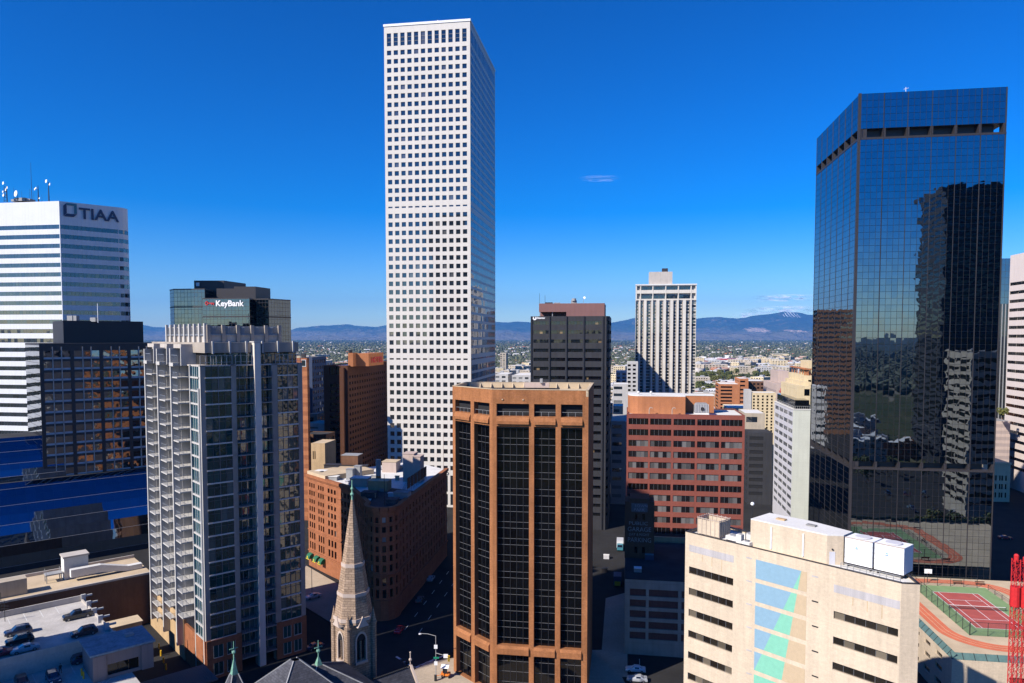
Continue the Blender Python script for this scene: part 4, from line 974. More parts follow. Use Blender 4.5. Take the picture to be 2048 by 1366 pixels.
# red brick office with strip windows
C = at(1490, 832, 210); c = C[:2]; zt = C[2]; wd = meet(c, neg(eA), 1254, 828); L = go(c, neg(eA), wd); pl = [L, c, go(c, dA, 20), go(L, dA, 20)]
t = thing('office_block', 'red brick office block with rows of five pane windows and a curved rooftop wall', 'office building', cen(pl))
w = Wall(L, c); k = w.L / 1025.0; wm = MB(); shell(pl, 0, zt, wm, skip=(0,))
us = [(15 * k, 190 * k), (206 * k, 392 * k), (412 * k, 600 * k), (618 * k, 808 * k), (825 * k, 1005 * k)]
zs = rows_down(2, zt, 1.2, 1.85, 3.27); out = []; punch(w, wm, 0, zt, us, zs, .22, out); wm.build('wall', M['red_brick'], t)
M['red_dark_glass'] = glass_mat('red_dark_glass', (.008, .006, .006), 1.6, .03, .02, .6)
zs_ = sorted(zs)
for q in out:
    if q[0][2] < 14: continue
    m = MB(); row = len(zs) - 1 - min(range(len(zs_)), key=lambda i: abs(zs_[i][0] - q[0][2]))
    for p in split_quad(q, 5, .025): m.poly(p)
    m.build('window', M['red_dark_glass'] if row in (0, 1, 6, 10) else M['red_glass'], t)
m = MB()
for (a, b) in us:
    for i in range(1, 5): u = a + (b - a) * i / 5; w.bar(m, u - .035, u + .035, 12, zt - 1.2, -.22, -.14)
m.build('mullion', M['light_mullion'], t)
m = MB(); m.poly([(p[0], p[1], zt - .25) for p in pl]); m.build('roof', M['roof_white'], t)
cp = MB()
for ww in walls(pl): ww.bar(cp, 0, ww.L, zt, zt + .15, -.4, .02)
cp.build('parapet_cap', M['red_brick'], t)
zpt = zat(w.xy(10, -5), 792)
dr = []; u0, u1, oo = 8 * k, 520 * k, 3.2
dr = [w.xy(u0, -14)] + [w.xy(u0 + 4.2 * (1 - math.cos(R(a))), -(oo + 4.2) + 4.2 * math.sin(R(a))) for a in (0, 18, 36, 54, 72, 90)] + [w.xy(u1, -oo), w.xy(u1, -14)]
m = MB(); m.prism(dr, zt - .25, zpt); m.prism([w.xy(u1 + .01, -8.5), w.xy(790 * k, -8.5), w.xy(790 * k, -14), w.xy(u1 + .01, -14)], zt - .25, zpt - .1); po = m.build('penthouse', M['orange_brick'], t)
m = MB(); m.prism([go(p, dA, 0.02, eA, .02) for p in dr], zpt + .01, zpt + .3, bottom=True); m.prism([w.xy(u1 + .3, -8.4), w.xy(792 * k, -8.4), w.xy(792 * k, -14.1), w.xy(u1 + .3, -14.1)], zpt - .08, zpt + .2, bottom=True); m.build('penthouse_roof', M['roof_white'], po)
for px in (1277, 1302): small_thing('roof_vent', 'round white vent on the curved red brick rooftop wall', 'vent', [(lambda q: (lambda m: (m.tube((q[0], q[1], zpt + .3), (q[0], q[1], zpt + .8), .15), m.ball((q[0], q[1], zpt + 1.1), .42), (m, 'cap', 'roof_white'))[2])(MB()))(at(px, 790, 219))], 'round vents on the red brick roof')
cu_ = 600 * k; cool = thing('cooling_tower', 'silver ribbed cooling tower unit against the rooftop wall of the red block', 'cooling tower', w.pt(cu_ + 2, zt - .25, -3))
m = MB(); m.prism(box4(w.xy(cu_, -2), eA, 125 * k, dA, 3.4), zt - .25, zt + .75); m.build('base', M['roof_white'], cool)
m = MB(); n0 = 14
prof2 = [(0, .75), (0, 2.6), (.18, 3.2), (.6, 3.55), (1.5, 3.6), (125 * k - 1.5, 3.6), (125 * k - .6, 3.55), (125 * k - .18, 3.2), (125 * k, 2.6), (125 * k, .75)]
f0 = len(m.v)
for o in (-2.0, -5.2): m.v += [w.pt(cu_ + u, zt - .25 + z, o) for u, z in prof2]
n_ = len(prof2); m.f.append(tuple(range(n_))); m.f.append(tuple(reversed(range(n_, 2 * n_))))
for i in range(n_ - 1): m.f.append((i, i + n_, i + n_ + 1, i + 1))
m.build('casing', M['steel'], cool); m = MB()
for i in range(9): u = cu_ + .2 + (125 * k - .4) * i / 8; w.bar(m, u - .05, u + .05, zt + .6, zt + 3.1, -2.0, -1.85)
m.build('ribs', M['grey_panel'], cool); m = MB(); q = w.pt(cu_ + 2.2, zt + 1.7, -1.9); m.tube(q, (q[0] - .03, q[1] - .2, q[2]), .55, 12); m.build('fan', M['dark_metal'], cool)
def bent_pipe(q, label):
    m = MB(); pts = [(0, 0), (0, 1.6), (.12, 2.0), (.45, 2.25), (.85, 2.2), (1.05, 1.95)]
    for (a, b), (c2, d) in zip(pts, pts[1:]): m.tube((q[0] + a * .9, q[1], q[2] + b), (q[0] + c2 * .9, q[1], q[2] + d), .12, 6)
    return tag(m.build('roof_pipe', M['trim_stone'], loc=q), label, 'pipe', 'bent pipes on the red block')
bent_pipe(w.pt(198 * k, zt - .25, -1.2), 'bent pale vent pipe on the red block roof'); bent_pipe(w.pt(400 * k, zt - .25, -1.2), 'bent pale vent pipe on the red block roof')
# dark garage with painted tower
Y1 = 172; c0 = at(1250, 1166, Y1)[:2]; c1 = go(c0, eA, 36); zr = 18.5
plg = [c0, c1, go(c1, dA, 34), go(c0, dA, 34)]; t = thing('parking_garage', 'dark brick parking garage with rows of wide openings beside the beige building', 'parking garage', cen(plg))
w = Wall(c0, c1); wm = MB(); shell(plg, 0, zr, wm, skip=(0,)); out = []
punch(w, wm, 0, zr, [(1.2, 5.0), (5.7, 12.6), (13.4, 20), (20.8, 27), (27.8, 34)], [(z, z + 1.75) for z in (3.9, 6.55, 9.2, 11.85, 14.5)], .35, out); wm.build('wall', M['dark_stone'] if 'dark_stone' in M else M['concrete_grey'], t)
M['dark_brick_panel'] = rough_mat('dark_brick_panel', (.16, .075, .065), .2, .4, .9, .1, fine=.2)
emit('opening', out, t, M['dark_brick_panel'], 40); roof(M['roof_dark'], plg, zr - .3, t)
m = MB(); wb_ = Wall(plg[3], plg[2]); m.prism(box4(plg[3], eA, 36, dA, .6), zr - 2, zr + 1.4); m.build('parapet', M['tan_brick'], t)
zt2 = zat(at(1250, 985, 196)[:2], 987); tw0 = at(1250, 1000, 190)[:2]; wdt = 7.7; plt = box4(tw0, eA, wdt, dA, 7)
w = Wall(plt[0], plt[1]); m = MB(); m.prism(plt, zr - .3, zt2 - .8); m.prism(box4(go(tw0, eA, 1.3, dA, -.0), eA, 5.2, dA, 7), zt2 - .8, zt2); m.build('elevator_tower', M['dark_brick'], t)
M['faded_paint'] = plain('faded_paint', (.34, .33, .33), .9, 0, .3, 2); M['faded_block'] = plain('faded_block', (.17, .16, .165), .9, 0, .2, 2)
gs = thing('painted_sign', 'faded painted wall lettering PUBLIC GARAGE PARKING on the dark brick tower', 'painted sign', w.pt(3.8, zr + 6, .01))
m = MB(); w.quad(m, 1.7, 5.9, zt2 - 3.5, zt2 - 1.2, .012); m.build('background', M['faded_block'], gs)
for s2, u, z, hgt, sx in (('TOWN', 2.4, zt2 - 2.25, .8, 1.0), ('PARK', 2.35, zt2 - 3.3, .8, 1.05), ('PUBLIC', 1.0, zt2 - 7.0, .95, 1.2), ('GARAGE', .7, zt2 - 8.75, 1.25, .92), ('DAY & NIGHT', 1.1, zt2 - 9.9, .7, .88), ('PARKING', .75, zt2 - 11.6, 1.25, .86)):
    text_mesh('lettering', s2, w, u, z, hgt, M['faded_paint'], gs, .014, .004, .0, sx)
wq = []
for z in (zt2 - 5.6, zt2 - 14.5):
    for u in (2.6, 4.6): wq.append([w.pt(u, z, .01), w.pt(u + .7, z, .01), w.pt(u + .7, z + 1.6, .01), w.pt(u, z + 1.6, .01)])
emit('window', wq, t, M['black_glass'], 10)
small_thing('skylight', 'pale blue rooftop skylight hatch at the foot of the painted tower', 'skylight', [boxq(1268, 1137, 178, 1.9, 1.8, .9, 'frame', 'steel', z=zr - .3), boxq(1268, 1137, 178, 1.9, 1.8, .1, 'cover', 'sign_white', z=zr + .6)])
small_thing('roof_tank', 'blue covered box against the base of the painted tower', 'rooftop unit', [boxq(1290, 1125, 188, 2.3, 1.5, 1.3, 'body', 'navy', z=zr - .3), boxq(1290, 1125, 188, 2.3, 1.5, .12, 'lid', 'teal', z=zr + 1.0)])
# brown hotel with shade-darkened walls left of the white tower
M['shade_hotel_brick'] = rough_mat('shade_hotel_brick', (.11, .05, .03), .12, .3, .9, .1, fine=.12)  # rooftop box brick darkened for the walls: shade put into the colour
C = at(695, 731, 345); c = C[:2]; zt = C[2]; L = go(c, neg(eA), meet(c, neg(eA), 647, 729)); pl = [L, c, go(c, dA, 62), go(L, dA, 62)]
t = thing('hotel_block', 'brown hotel block, walls darkened as shade, with an orange brick rooftop box and a red sign', 'hotel', cen(pl))
w, wr = Wall(L, c), Wall(c, pl[2]); wm = MB(); shell(pl, 0, zt, wm, skip=(0, 1)); k = w.L / 385.0
o = []; punch(w, wm, 0, zt, [(90 * k, 275 * k), ], [(zt - 4.5, zt - .8)], 1.2, o); 
o = []; wm = MB(); shell(pl, 0, zt, wm, skip=(0, 1)); zrow = rows_down(4, zt, 9, 1.5, 3.0); o1 = []
punch(w, wm, 0, zt, [(90 * k, 180 * k), (190 * k, 275 * k)], [(zt - 4.4, zt - .7)] + zrow, .8, o1); o2 = []
punch(wr, wm, 0, zt, cells(2, 3.4, 1.9, 17), rows_down(4, zt, 5, 1.4, 3.0), .25, o2); wm.build('wall', M['shade_hotel_brick'], t)
emit('window', o1 + o2, t, M['black_glass'], 100); roof(M['roof_white'], pl, zt - .6, t)
m = MB(); w.bar(m, 275 * k, 340 * k, 0, zt - 1, .0, 1.6); m.build('pier', M['shade_hotel_brick'], t)
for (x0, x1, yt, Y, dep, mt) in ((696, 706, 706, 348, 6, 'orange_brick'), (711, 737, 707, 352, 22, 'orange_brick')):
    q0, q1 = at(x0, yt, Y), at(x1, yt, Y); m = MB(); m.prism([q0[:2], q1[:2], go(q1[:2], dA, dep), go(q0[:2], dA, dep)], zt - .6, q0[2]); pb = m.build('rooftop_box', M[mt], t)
wq = Wall(q1[:2], go(q1[:2], dA, 22)); text_mesh('lettering', 'HOTEL', wq, 3, q1[2] - 4.6, 2.8, M['red_paint'], pb, .1, .1, .05, 1.4)
m = MB(); q = at(701, 706, 350); m.tube(q, (q[0], q[1], q[2] + 1.5), .9, 10); m.build('vent', M['black_paint'], pb)
# block with orange and brown stripes behind the apartment tower
C = at(614, 716, 300); c = C[:2]; L = go(c, neg(eA), 22); zt = C[2]; pl = [L, c, go(c, dA, 2.0), go(L, dA, 2.0)]
t = thing('office_block', 'narrow block striped in orange and brown brick showing behind the apartment tower', 'office building', cen(pl)); w = Wall(L, c)
z = zt; i = 0; a_, b_ = MB(), MB()
while z > 1:
    for ww in walls(pl): ww.quad(a_ if i % 2 else b_, 0, ww.L, max(z - 1.85, 0), z)
    z -= 1.85; i += 1
a_.build('wall', M['orange_brick'], t); b_.build('wall', M['brownstone'], t); roof(M['roof_dark'], pl, zt, t)
m = MB(); w.bar(m, w.L - 2.4, w.L - .6, zt - 3.4, zt - .9, 0, .08); wn_ = m.build('window', M['punched_glass'], t)
m = MB(); w.bar(m, w.L - 2.55, w.L - .45, zt - 3.55, zt - 3.4, 0, .2); w.bar(m, w.L - 2.55, w.L - .45, zt - .9, zt - .75, 0, .2); w.bar(m, w.L - .6, w.L - .45, zt - 3.4, zt - .9, 0, .2); m.build('frame', M['sign_white'], wn_)
q = at(602, 716, 303); m = MB(); m.box(q[:2], eA, 1.6, dA, 1.6, zt, zt + 1.8); m.build('vent', M['dark_metal'], t)
# orange tan block at the foot of the dark hotel
q = at(622, 886, 265); pl = box4(q[:2], eA, 5.4, dA, 10); t = thing('low_block', 'small tan stone block with slit windows beside the brownstone hotel roof', 'building', cen(pl)); w = Wall(pl[0], pl[1]); o = []
wm = MB(); shell(pl, 0, q[2], wm, skip=(0,)); punch(w, wm, 0, q[2], [(.6, 1.0), (1.3, 1.7)], [(q[2] - 6, q[2] - 3)], .3, o); wm.build('wall', M['tan_brick'], t); emit('window', o, t, M['black_glass']); roof(M['roof_tan'], pl, q[2] - .1, t)
# ------------------------------------------------------------------ brownstone hotel with the prow
zr = 30.3; P = [(-68.6, 240.5), (-60.2, 231.2), (-49, 219.3), (-40.0, 199.5)]
ap = (-35.5, 197.5); arc = [(ap[0] + 4.6 * math.cos(R(a)), ap[1] + 5.4 * math.sin(R(a))) for a in (195, 220, 245, 270, 295, 320, 345)]
bk = go((-30.9, 199.5), dA, 52); pl = P + arc + [(-30.9, 199.5), bk, go(bk, W_, 22), go((-68.6, 240.5), N, 34)]
t = thing('stone_hotel', 'old brownstone hotel with a rounded prow and crowded flat roof behind the spire', 'hotel', cen(pl)); wl = walls(pl); wm = MB(); out = []
nw = len(wl)
for i, w in enumerate(wl):
    if i in (0, 1):
        n_g = 2; gu = w.L / n_g; us = []
        for g_ in range(n_g): us += [(g_ * gu + gu * .16 + q * gu * .24, g_ * gu + gu * .16 + q * gu * .24 + gu * .14) for q in range(3)]
    elif i == 2: us = cells(1.4, 3.2, 1.1, int(w.L / 3.2))
    elif 3 <= i <= 10: us = [(w.L / 2 - .5, w.L / 2 + .5)] if w.L > 1.6 else []
    elif i == 11: us = cells(1.2, 3.3, 1.2, 15)
    else: us = []
    zs = [(6.2, 8.6), (9.6, 11.8), (13.4, 15.3), (16.2, 18.0), (18.9, 20.6), (21.6, 23.0), (24.2, 25.8), (26.9, 28.4)]
    if us: punch(w, wm, 0, zr, us, zs, .45, out)
    else: w.quad(wm, 0, w.L, 0, zr)
wm.build('wall', M['brownstone'], t)
M['sash_glass'] = glass_mat('sash_glass', (.01, .008, .007), 1.7, .03, .02, .8, light=(.42, .42, .42), light_amt=.12)
emit('window', out, t, M['sash_glass'], 100, vis=lambda x, y: x < 730 or 740 < x < 800)
cn = MB(); zz = ((zr, zr + .9, .7), (zr - .5, zr, .35), (25.95, 26.2, .2), (12.4, 12.8, .25), (5.3, 5.7, .3))
for z0, z1, o in zz:
    for i, w in enumerate(wl[:12]): w.bar(cn, 0, w.L, z0, z1, -.6, o + .001 * i)
cn.build('cornice', M['brownstone'], t)
m = MB()
for (i, f) in ((1, .25), (1, .75)):                                # tall arches over the window stacks
    w = wl[i]; cu2 = w.L * f
    for q in range(10):
        a0, a1 = math.pi * q / 10, math.pi * (q + 1) / 10; r0, r1 = 1.15, 1.5
        m.poly([w.pt(cu2 + r0 * math.cos(a0), 22.6 + r0 * math.sin(a0), .1), w.pt(cu2 + r1 * math.cos(a0), 22.6 + r1 * math.sin(a0), .1), w.pt(cu2 + r1 * math.cos(a1), 22.6 + r1 * math.sin(a1), .1), w.pt(cu2 + r0 * math.cos(a1), 22.6 + r0 * math.sin(a1), .1)])
m.build('window_arch', M['orange_brick'], t)
m = MB(); m.poly([(p[0], p[1], zr + .3) for p in pl]); m.build('roof', M['roof_white'], t)
m = MB(); m.poly([(p[0], p[1], zr + .33) for p in [P[3]] + arc + [(-30.9, 199.5), go((-30.9, 199.5), dA, 16), go(P[2], N, 8, E, 3)]]); m.build('prow_roof', M['slate'], t)
m = MB(); w = wl[0]; m.prism([w.xy(0, .15), w.xy(w.L, .15), w.xy(w.L, -18), w.xy(0, -18)], zr + .3, zr + 1.9); m.build('raised_roof', M['roof_tan'], t)
for i, u in ((0, 1.5), (0, 6.0), (0, 9.6)):
    w = wl[i]; aw = MB(); n = 6; prev = None
    for q in range(n + 1):
        a = math.pi / 2 * q / n; cur = (4.9 - 1.5 * (1 - math.cos(a)) - .15 * q / n, 1.5 * math.sin(a)); 
        if prev: aw.hexa([w.pt(u, prev[0] - .05, prev[1] + .3), w.pt(u + 2.2, prev[0] - .05, prev[1] + .3), w.pt(u + 2.2, prev[0], prev[1] + .3), w.pt(u, prev[0], prev[1] + .3), w.pt(u, cur[0] - .05, cur[1] + .3), w.pt(u + 2.2, cur[0] - .05, cur[1] + .3), w.pt(u + 2.2, cur[0], cur[1] + .3), w.pt(u, cur[0], cur[1] + .3)])
        prev = cur
    at_ = thing('awning', ('green awning with gold trim furthest left on the brownstone hotel', 'middle one of the three green awnings on the brownstone hotel', 'green awning nearest the stone spire on the brownstone hotel')[(1.5, 6.0, 9.6).index(u)], 'awning', w.pt(u + 1.1, 3.2, 1), 'green awnings of the stone hotel')
    for uu in (u, u + 2.2): aw.poly([w.pt(uu, 3.2, .3)] + [w.pt(uu, 4.9 - 1.5 * (1 - math.cos(math.pi / 2 * q / n)) - .15 * q / n, 1.5 * math.sin(math.pi / 2 * q / n) + .3) for q in range(n + 1)])
    aw.build('canopy', M['green_cloth'], at_); m = MB(); w.bar(m, u, u + 2.2, 3.05, 3.28, 1.79, 1.83); w.bar(m, u + .8, u + 1.4, 3.5, 4.1, 1.8, 1.84); m.build('trim', M['gold'], at_)
# roof clutter on the stone hotel
def roofbox(px, py, Y, w_, d_, h_, mt, label, cat='rooftop unit', e=eA, f=dA, cap=None, name='roof_unit'):
    q = at(px, py, Y); parts = [boxq(px, py, Y, w_, d_, h_, 'body', mt, e, f, zr + .3)]
    m = MB(); m.prism(box4(go(q[:2], e, -.15, f, -.15), e, w_ + .3, f, d_ + .3), zr + .3 + h_, zr + .45 + h_, bottom=True); parts.append((m, 'cap', cap or mt)); return small_thing(name, label, cat, parts)
roofbox(700, 965, 222, 5.5, 4.0, 2.6, 'trim_stone', 'low stone penthouse with a white roof near the spire tip', cap='roof_white')
roofbox(736, 950, 216, 6.0, 4.0, 3.0, 'tan_brick', 'tan stone penthouse with a curved top in the middle of the hotel roof', cap='roof_tan')
roofbox(806, 968, 230, 3.6, 4.4, 9.0, 'pink_stone', 'tall pinkish brick chimney block standing on the brownstone hotel', 'chimney', name='chimney_block')
roofbox(826, 970, 228, 2.4, 4.4, 8.4, 'pink_stone', 'second half of the pinkish chimney block set a little nearer', 'chimney', name='chimney_block')
roofbox(764, 935, 246, 5, 5, 3.6, 'pink_stone', 'pink brick box behind the silver flue on the hotel roof', cap='roof_tan')
roofbox(683, 935, 250, 6, 4.5, 5.2, 'dark_brick', 'dark brick box with a blue grey top at the rear of the hotel roof', cap='steel')
roofbox(648, 940, 250, 15, 3, 1.8, 'dark_metal', 'long dark equipment box along the rear of the hotel roof')
roofbox(692, 946, 232, 2.2, 2.0, 3.6, 'steel', 'left one of two upright grey ducts on the hotel roof', 'duct'); roofbox(708, 943, 234, 2.0, 2.0, 4.2, 'steel', 'right one of two upright grey ducts on the hotel roof', 'duct')
roofbox(630, 940, 240, 3.4, 2.6, 1.5, 'steel', 'boxy grey air handler at the left end of the hotel roof', cap='roof_white'); roofbox(650, 950, 232, 4, 2.4, 1.2, 'steel', 'flat grey air handler with a round grille on the hotel roof', cap='roof_white')
roofbox(787, 990, 205, 4.2, 3.4, 1.8, 'steel', 'grey cabin roof beside the pinkish chimney', cap='roof_grey'); roofbox(722, 1000, 206, 4, 3, 1.6, 'slate', 'dark blue glazed roof lantern at the prow'); roofbox(772, 1005, 198, 3.0, 2.6, 1.4, 'slate', 'blue grey hip roof box right of the prow flagpole')
roofbox(800, 938, 250, 4, 3, 1.4, 'steel', 'pale grey fan box at the back of the hotel roof', cap='roof_white')
for i, (px, py, Y) in enumerate(((664, 950, 236), (690, 958, 226), (712, 958, 224), (640, 945, 238), (760, 965, 215), (776, 975, 208), (745, 980, 206), (668, 935, 247), (742, 938, 236), (757, 930, 250), (790, 950, 232), (810, 940, 245))):
    roofbox(px, py, Y, .7 + .5 * (i % 3), .8 + .3 * (i % 2), .7 + .3 * (i % 4), ('steel', 'grey_panel', 'roof_tan', 'dark_metal')[i % 4], 'small grey vent box on the crowded hotel roof', 'vent', name='roof_vent')['group'] = 'small vents on the hotel roof'
q = at(757, 960, 220); small_thing('flue', 'silver flue pipe on an orange brick base on the hotel roof', 'flue', [((lambda m: (m.tube((q[0], q[1], zr + .3), (q[0], q[1], zr + 4.2), 1.0, 8, .8), m)[1])(MB()), 'base', 'orange_brick'), ((lambda m: (m.tube((q[0], q[1], zr + 4.2), (q[0], q[1], zr + 9.2), .78, 12), m)[1])(MB()), 'pipe', 'steel')])
q = at(769, 1005, 197); small_thing('flagpole', 'bare flagpole at the prow of the brownstone hotel', 'flagpole', [((lambda m: (m.tube((q[0], q[1], zr), (q[0], q[1], zr + 9), .12, 6, .06), m)[1])(MB()), 'pole', 'iron')])
q = at(887, 960, 262); small_thing('flagpole', 'thin tall pole in front of the white tower', 'flagpole', [((lambda m: (m.tube((q[0], q[1], 0), (q[0], q[1], zat(q[:2], 868)), .14, 6, .08), m)[1])(MB()), 'pole', 'trim_stone')])
wr = wl[11]; sg = thing('rooftop_sign', 'rooftop sign seen from behind with braced brown letters along the hotel edge', 'sign', wr.pt(26, zr + .3, -3)); m = MB(); fr = MB()
for i in range(6):
    u = 14 + i * 3.6; wr.bar(m, u, u + 2.6, zr + 1.4, zr + 4.6, -2.6, -2.4)
    for uu in (u + .3, u + 2.3): fr.tube(wr.pt(uu, zr + .3, -2.5), wr.pt(uu, zr + 4.4, -2.5), .08, 5); fr.tube(wr.pt(uu, zr + .4, -4.6), wr.pt(uu, zr + 4.0, -2.6), .07, 5)
m.build('letter_back', M['dark_brick'], sg); fr.build('brace', M['steel'], sg)
# ------------------------------------------------------------------ right hand side
def wuv(w, px, py):
    u = meet(w.p, w.u, px, py); q = w.xy(u); return u, zat(q, py)
# slab with a blank end wall
C = at(1586, 818, 280); c = C[:2]; zt = C[2]; wd = meet(c, eA, 1621, 818); dp = meet(c, dA, 1549, 806)
pl = [c, go(c, eA, wd), go(c, eA, wd, dA, dp), go(c, dA, dp)]
t = thing('office_block', 'narrow pale slab block with a blank greenish end wall and grey window rows', 'office building', cen(pl))
w0, w1 = Wall(pl[3], c), Wall(c, pl[1]); wm = MB(); shell(pl, 0, zt, wm, skip=(0, 3)); out = []
zs = rows_down(4, zt, 1.5, 1.7, 3.3); punch(w0, wm, 0, zt, cells(.6, (w0.L - 1.0) / 4, (w0.L - 1.0) / 4 - .1, 4), zs, .2, out); wm.build('wall', M['grey_panel'], t)
m = MB(); w1.quad(m, 0, w1.L, 0, zt, .01); m.build('end_wall', M['green_stone'], t)
M['slab_glass'] = glass_mat('slab_glass', (.16, .165, .17), 1.7, .02, .02, .6)
for q in out:
    m = MB(); 
    for p in split_quad(q, 3, .03): m.poly(p)
    m.build('window', M['slab_glass'], t)
inn = [go(go(p, eA, .9 if i in (0, 3) else -.3), dA, .9 if i in (0, 1) else -.9) for i, p in enumerate(pl)]
m = MB(); m.prism(inn, zt, zt + 3.4); m.build('terrace_glass', M['black_glass'], t)
m = MB()
for w in (w0, w1):
    for i in range(9): u = .2 + (w.L - .4) * i / 8; w.bar(m, u - .04, u + .04, zt, zt + 1.1, -.25, -.15)
    w.bar(m, .1, w.L - .1, zt + 1.05, zt + 1.15, -.28, -.12)
m.build('railing', M['steel'], t); m = MB(); m.prism([go(go(p, eA, -.2 if i in (0, 3) else .2), dA, -.2 if i in (0, 1) else .2) for i, p in enumerate(pl)], zt - .25, zt + .02, bottom=True); m.build('terrace_slab', M['roof_white'], t)
# cream stepped tower behind it
t = thing('stepped_tower', 'cream stepped tower with setbacks rising behind the pale slab block', 'tower', at(1600, 1000, 300)[:2] + (0,))
tiers = [(1594, 1621, 1559, 806, 772, 289, 3.0), (1603, 1622, 1568, 772, 764, 292, 0), (1609, 1624, 1577, 766, 751, 296, 0), (1612, 1624, 1601, 752, 721, 302, 0)]
zprev = 0; allw = []
for i, (xc, xr, xl, yb, yt, Y, _) in enumerate(tiers):
    C = at(xc, yt, Y); c = C[:2]; wd = meet(c, eA, xr, yt); dp = max(4, min(30, meet(c, dA, xl, yt))); pl = [c, go(c, eA, max(wd, 3)), go(c, eA, max(wd, 3), dA, dp), go(c, dA, dp)]
    wm = MB(); ws_ = walls(pl); o1 = []
    shell(pl, zprev, C[2], wm, skip=(3, 0))
    if i == 1: punch(ws_[3], wm, zprev, C[2], [], [], .2, o1); ws_[0].quad(wm, 0, ws_[0].L, zprev, C[2])
    elif i == 0:
        punch(ws_[3], wm, zprev, C[2], cells(1.6, (ws_[3].L - 2) / 8, .9, 8), [(C[2] - 4.6, C[2] - 1.4)], .25, o1); punch(ws_[0], wm, zprev, C[2], [(ws_[0].L * .55, ws_[0].L - .2)], [(C[2] - 3.9, C[2] - 1.2)], .25, o1)
    elif i == 2:
        punch(ws_[3], wm, zprev, C[2], cells(1.6, (ws_[3].L - 2) / 7, .7, 7), [(C[2] - 3.6, C[2] - 1.8)], .25, o1); punch(ws_[0], wm, zprev, C[2], [(ws_[0].L * .5, ws_[0].L * .9)], [(C[2] - 3.4, C[2] - 1.8)], .25, o1)
    else:
        for w in (ws_[3], ws_[0]): w.quad(wm, 0, w.L, zprev, C[2])
    wm.build('wall', M['cream_tile'], t); emit('window', o1, t, M['black_glass'], 30); roof(M['cream_tile'], pl, C[2] - .01, t); zprev = max(0, C[2] - 2.5)
    if i == 2:
        m = MB(); 
        for w in (ws_[3], ws_[0]):
            for q in range(7): u = .3 + (w.L - .6) * q / 6; w.bar(m, u - .12, u + .12, C[2], C[2] + 2.4, -1.6, -1.3)
            w.bar(m, -.4, w.L + .4, C[2] + 2.4, C[2] + 2.8, -2.2, -.4)
        m.build('pergola', M['orange_brick'], t)
# pink striped office
C = at(1552.5, 768, 430); c = C[:2]; zt = C[2]; dp = meet(c, dA, 1527, 760); pl = [c, go(c, eA, 16), go(c, eA, 16, dA, dp), go(c, dA, dp)]
t = thing('office_block', 'pale pink office block with faint grey bands and a red rooftop sign', 'office building', cen(pl)); w0, w1 = Wall(pl[3], c), Wall(c, pl[1])
wm = MB(); shell(pl, 0, zt, wm, skip=(0, 3)); out = []; zs = rows_down(3, zt, 4.0, 1.6, 3.7); punch(w0, wm, 0, zt, [(.8, w0.L - .8)], zs, .15, out); o2 = []
punch(w1, wm, 0, zt, [(.7, 1.5), (3.2, 4.2), (5.0, 6.0), (8, 9), (11, 12)], rows_down(3, zt, 6.3, 2.0, 4.6), .2, o2); wm.build('wall', M['pink_stone'], t)
for q in out: m = MB(); m.poly(q); m.build('window_band', M['pink_band'], t)
emit('window', o2, t, M['black_glass'], 60); roof(M['pink_stone'], pl, zt - .1, t)
q = at(1556, 742, 440); w2 = meet(q[:2], eA, 1578, 742); m = MB(); m.prism(box4(q[:2], eA, w2, dA, meet(q[:2], dA, 1541, 740)), zt, q[2]); m.build('penthouse', M['pink_stone'], t)
M['bright_red'] = plain('bright_red', (.55, .03, .03), .6)
m = MB(); w1.bar(m, 1.6, 5.6, zt - 4.4, zt - 3.9, .1, .3); w1.bar(m, 2.4, 5.0, zt - 3.8, zt - 2.5, .1, .3); w1.bar(m, 2.0, 5.2, zt - 5.0, zt - 4.5, .1, .3); m.build('sign', M['bright_red'], t)
# little cream hotel
q = at(1503, 785, 400); c = q[:2]; pl = box4(c, eA, 13, dA, 10); zt = q[2]
t = thing('hotel_block', 'small cream hotel block with three columns of square windows', 'hotel', cen(pl)); w = Wall(pl[0], pl[1]); wm = MB(); shell(pl, 0, zt, wm, skip=(0,)); out = []
punch(w, wm, 0, zt, [(.9, 1.9), (3.1, 4.1), (5.6, 6.6), (8, 9), (10.4, 11.4)], rows_down(3, zt, 1.5, 1.1, 1.75 * 1), .25, out); wm.build('wall', M['cream_tile'], t); emit('window', out, t, M['black_glass'], 100, vis=lambda x, y: y < 830); roof(M['roof_white'], pl, zt - .2, t)
m = MB(); m.prism(box4(go(c, neg(eA), 3.1, dA, -.4), eA, 3.05, dA, 8), 0, zt + 1.5); m.build('stair_tower', M['concrete_white'], t)
# white ribbon tower at the right edge, blue tower behind it
q = at(2021, 511, 374); c = q[:2]; zt = q[2]; nr = go(c, neg(dA), 60); pl = [nr, go(nr, eA, 30), go(c, eA, 30), c]
t = thing('office_tower', 'pinkish white office tower with dark window ribbons cut off by the right edge', 'tower', cen(pl)); w = Wall(c, nr); wm = MB(); shell(pl, 0, zt, wm, skip=(3,)); out = []
zs = rows_down(6, zt, 14.0, 1.6, 4.43); punch(w, wm, 0, zt, [(.35, w.L - .3)], zs, .25, out); 
M['pink_white'] = rough_mat('pink_white', (.70, .60, .54), .04, .2, .6, .05, joint=(3.0, 3.72), jw=.05, jdark=.86); wm.build('wall', M['pink_white'], t)
for o_ in out:
    m = MB()
    for p in split_quad(o_, 30, .06): m.poly(p)
    m.build('window_ribbon', M['black_glass'], t)
roof(M['roof_grey'], pl, zt - .02, t)
q = at(1998, 517, 430); c = q[:2]; pl = box4(c, eA, 22, dA, 25); zt = q[2]; t = thing('glass_tower', 'slim blue glass tower squeezed between the mirrored tower and the white ribbon tower', 'tower', cen(pl)); w = Wall(pl[0], pl[1])
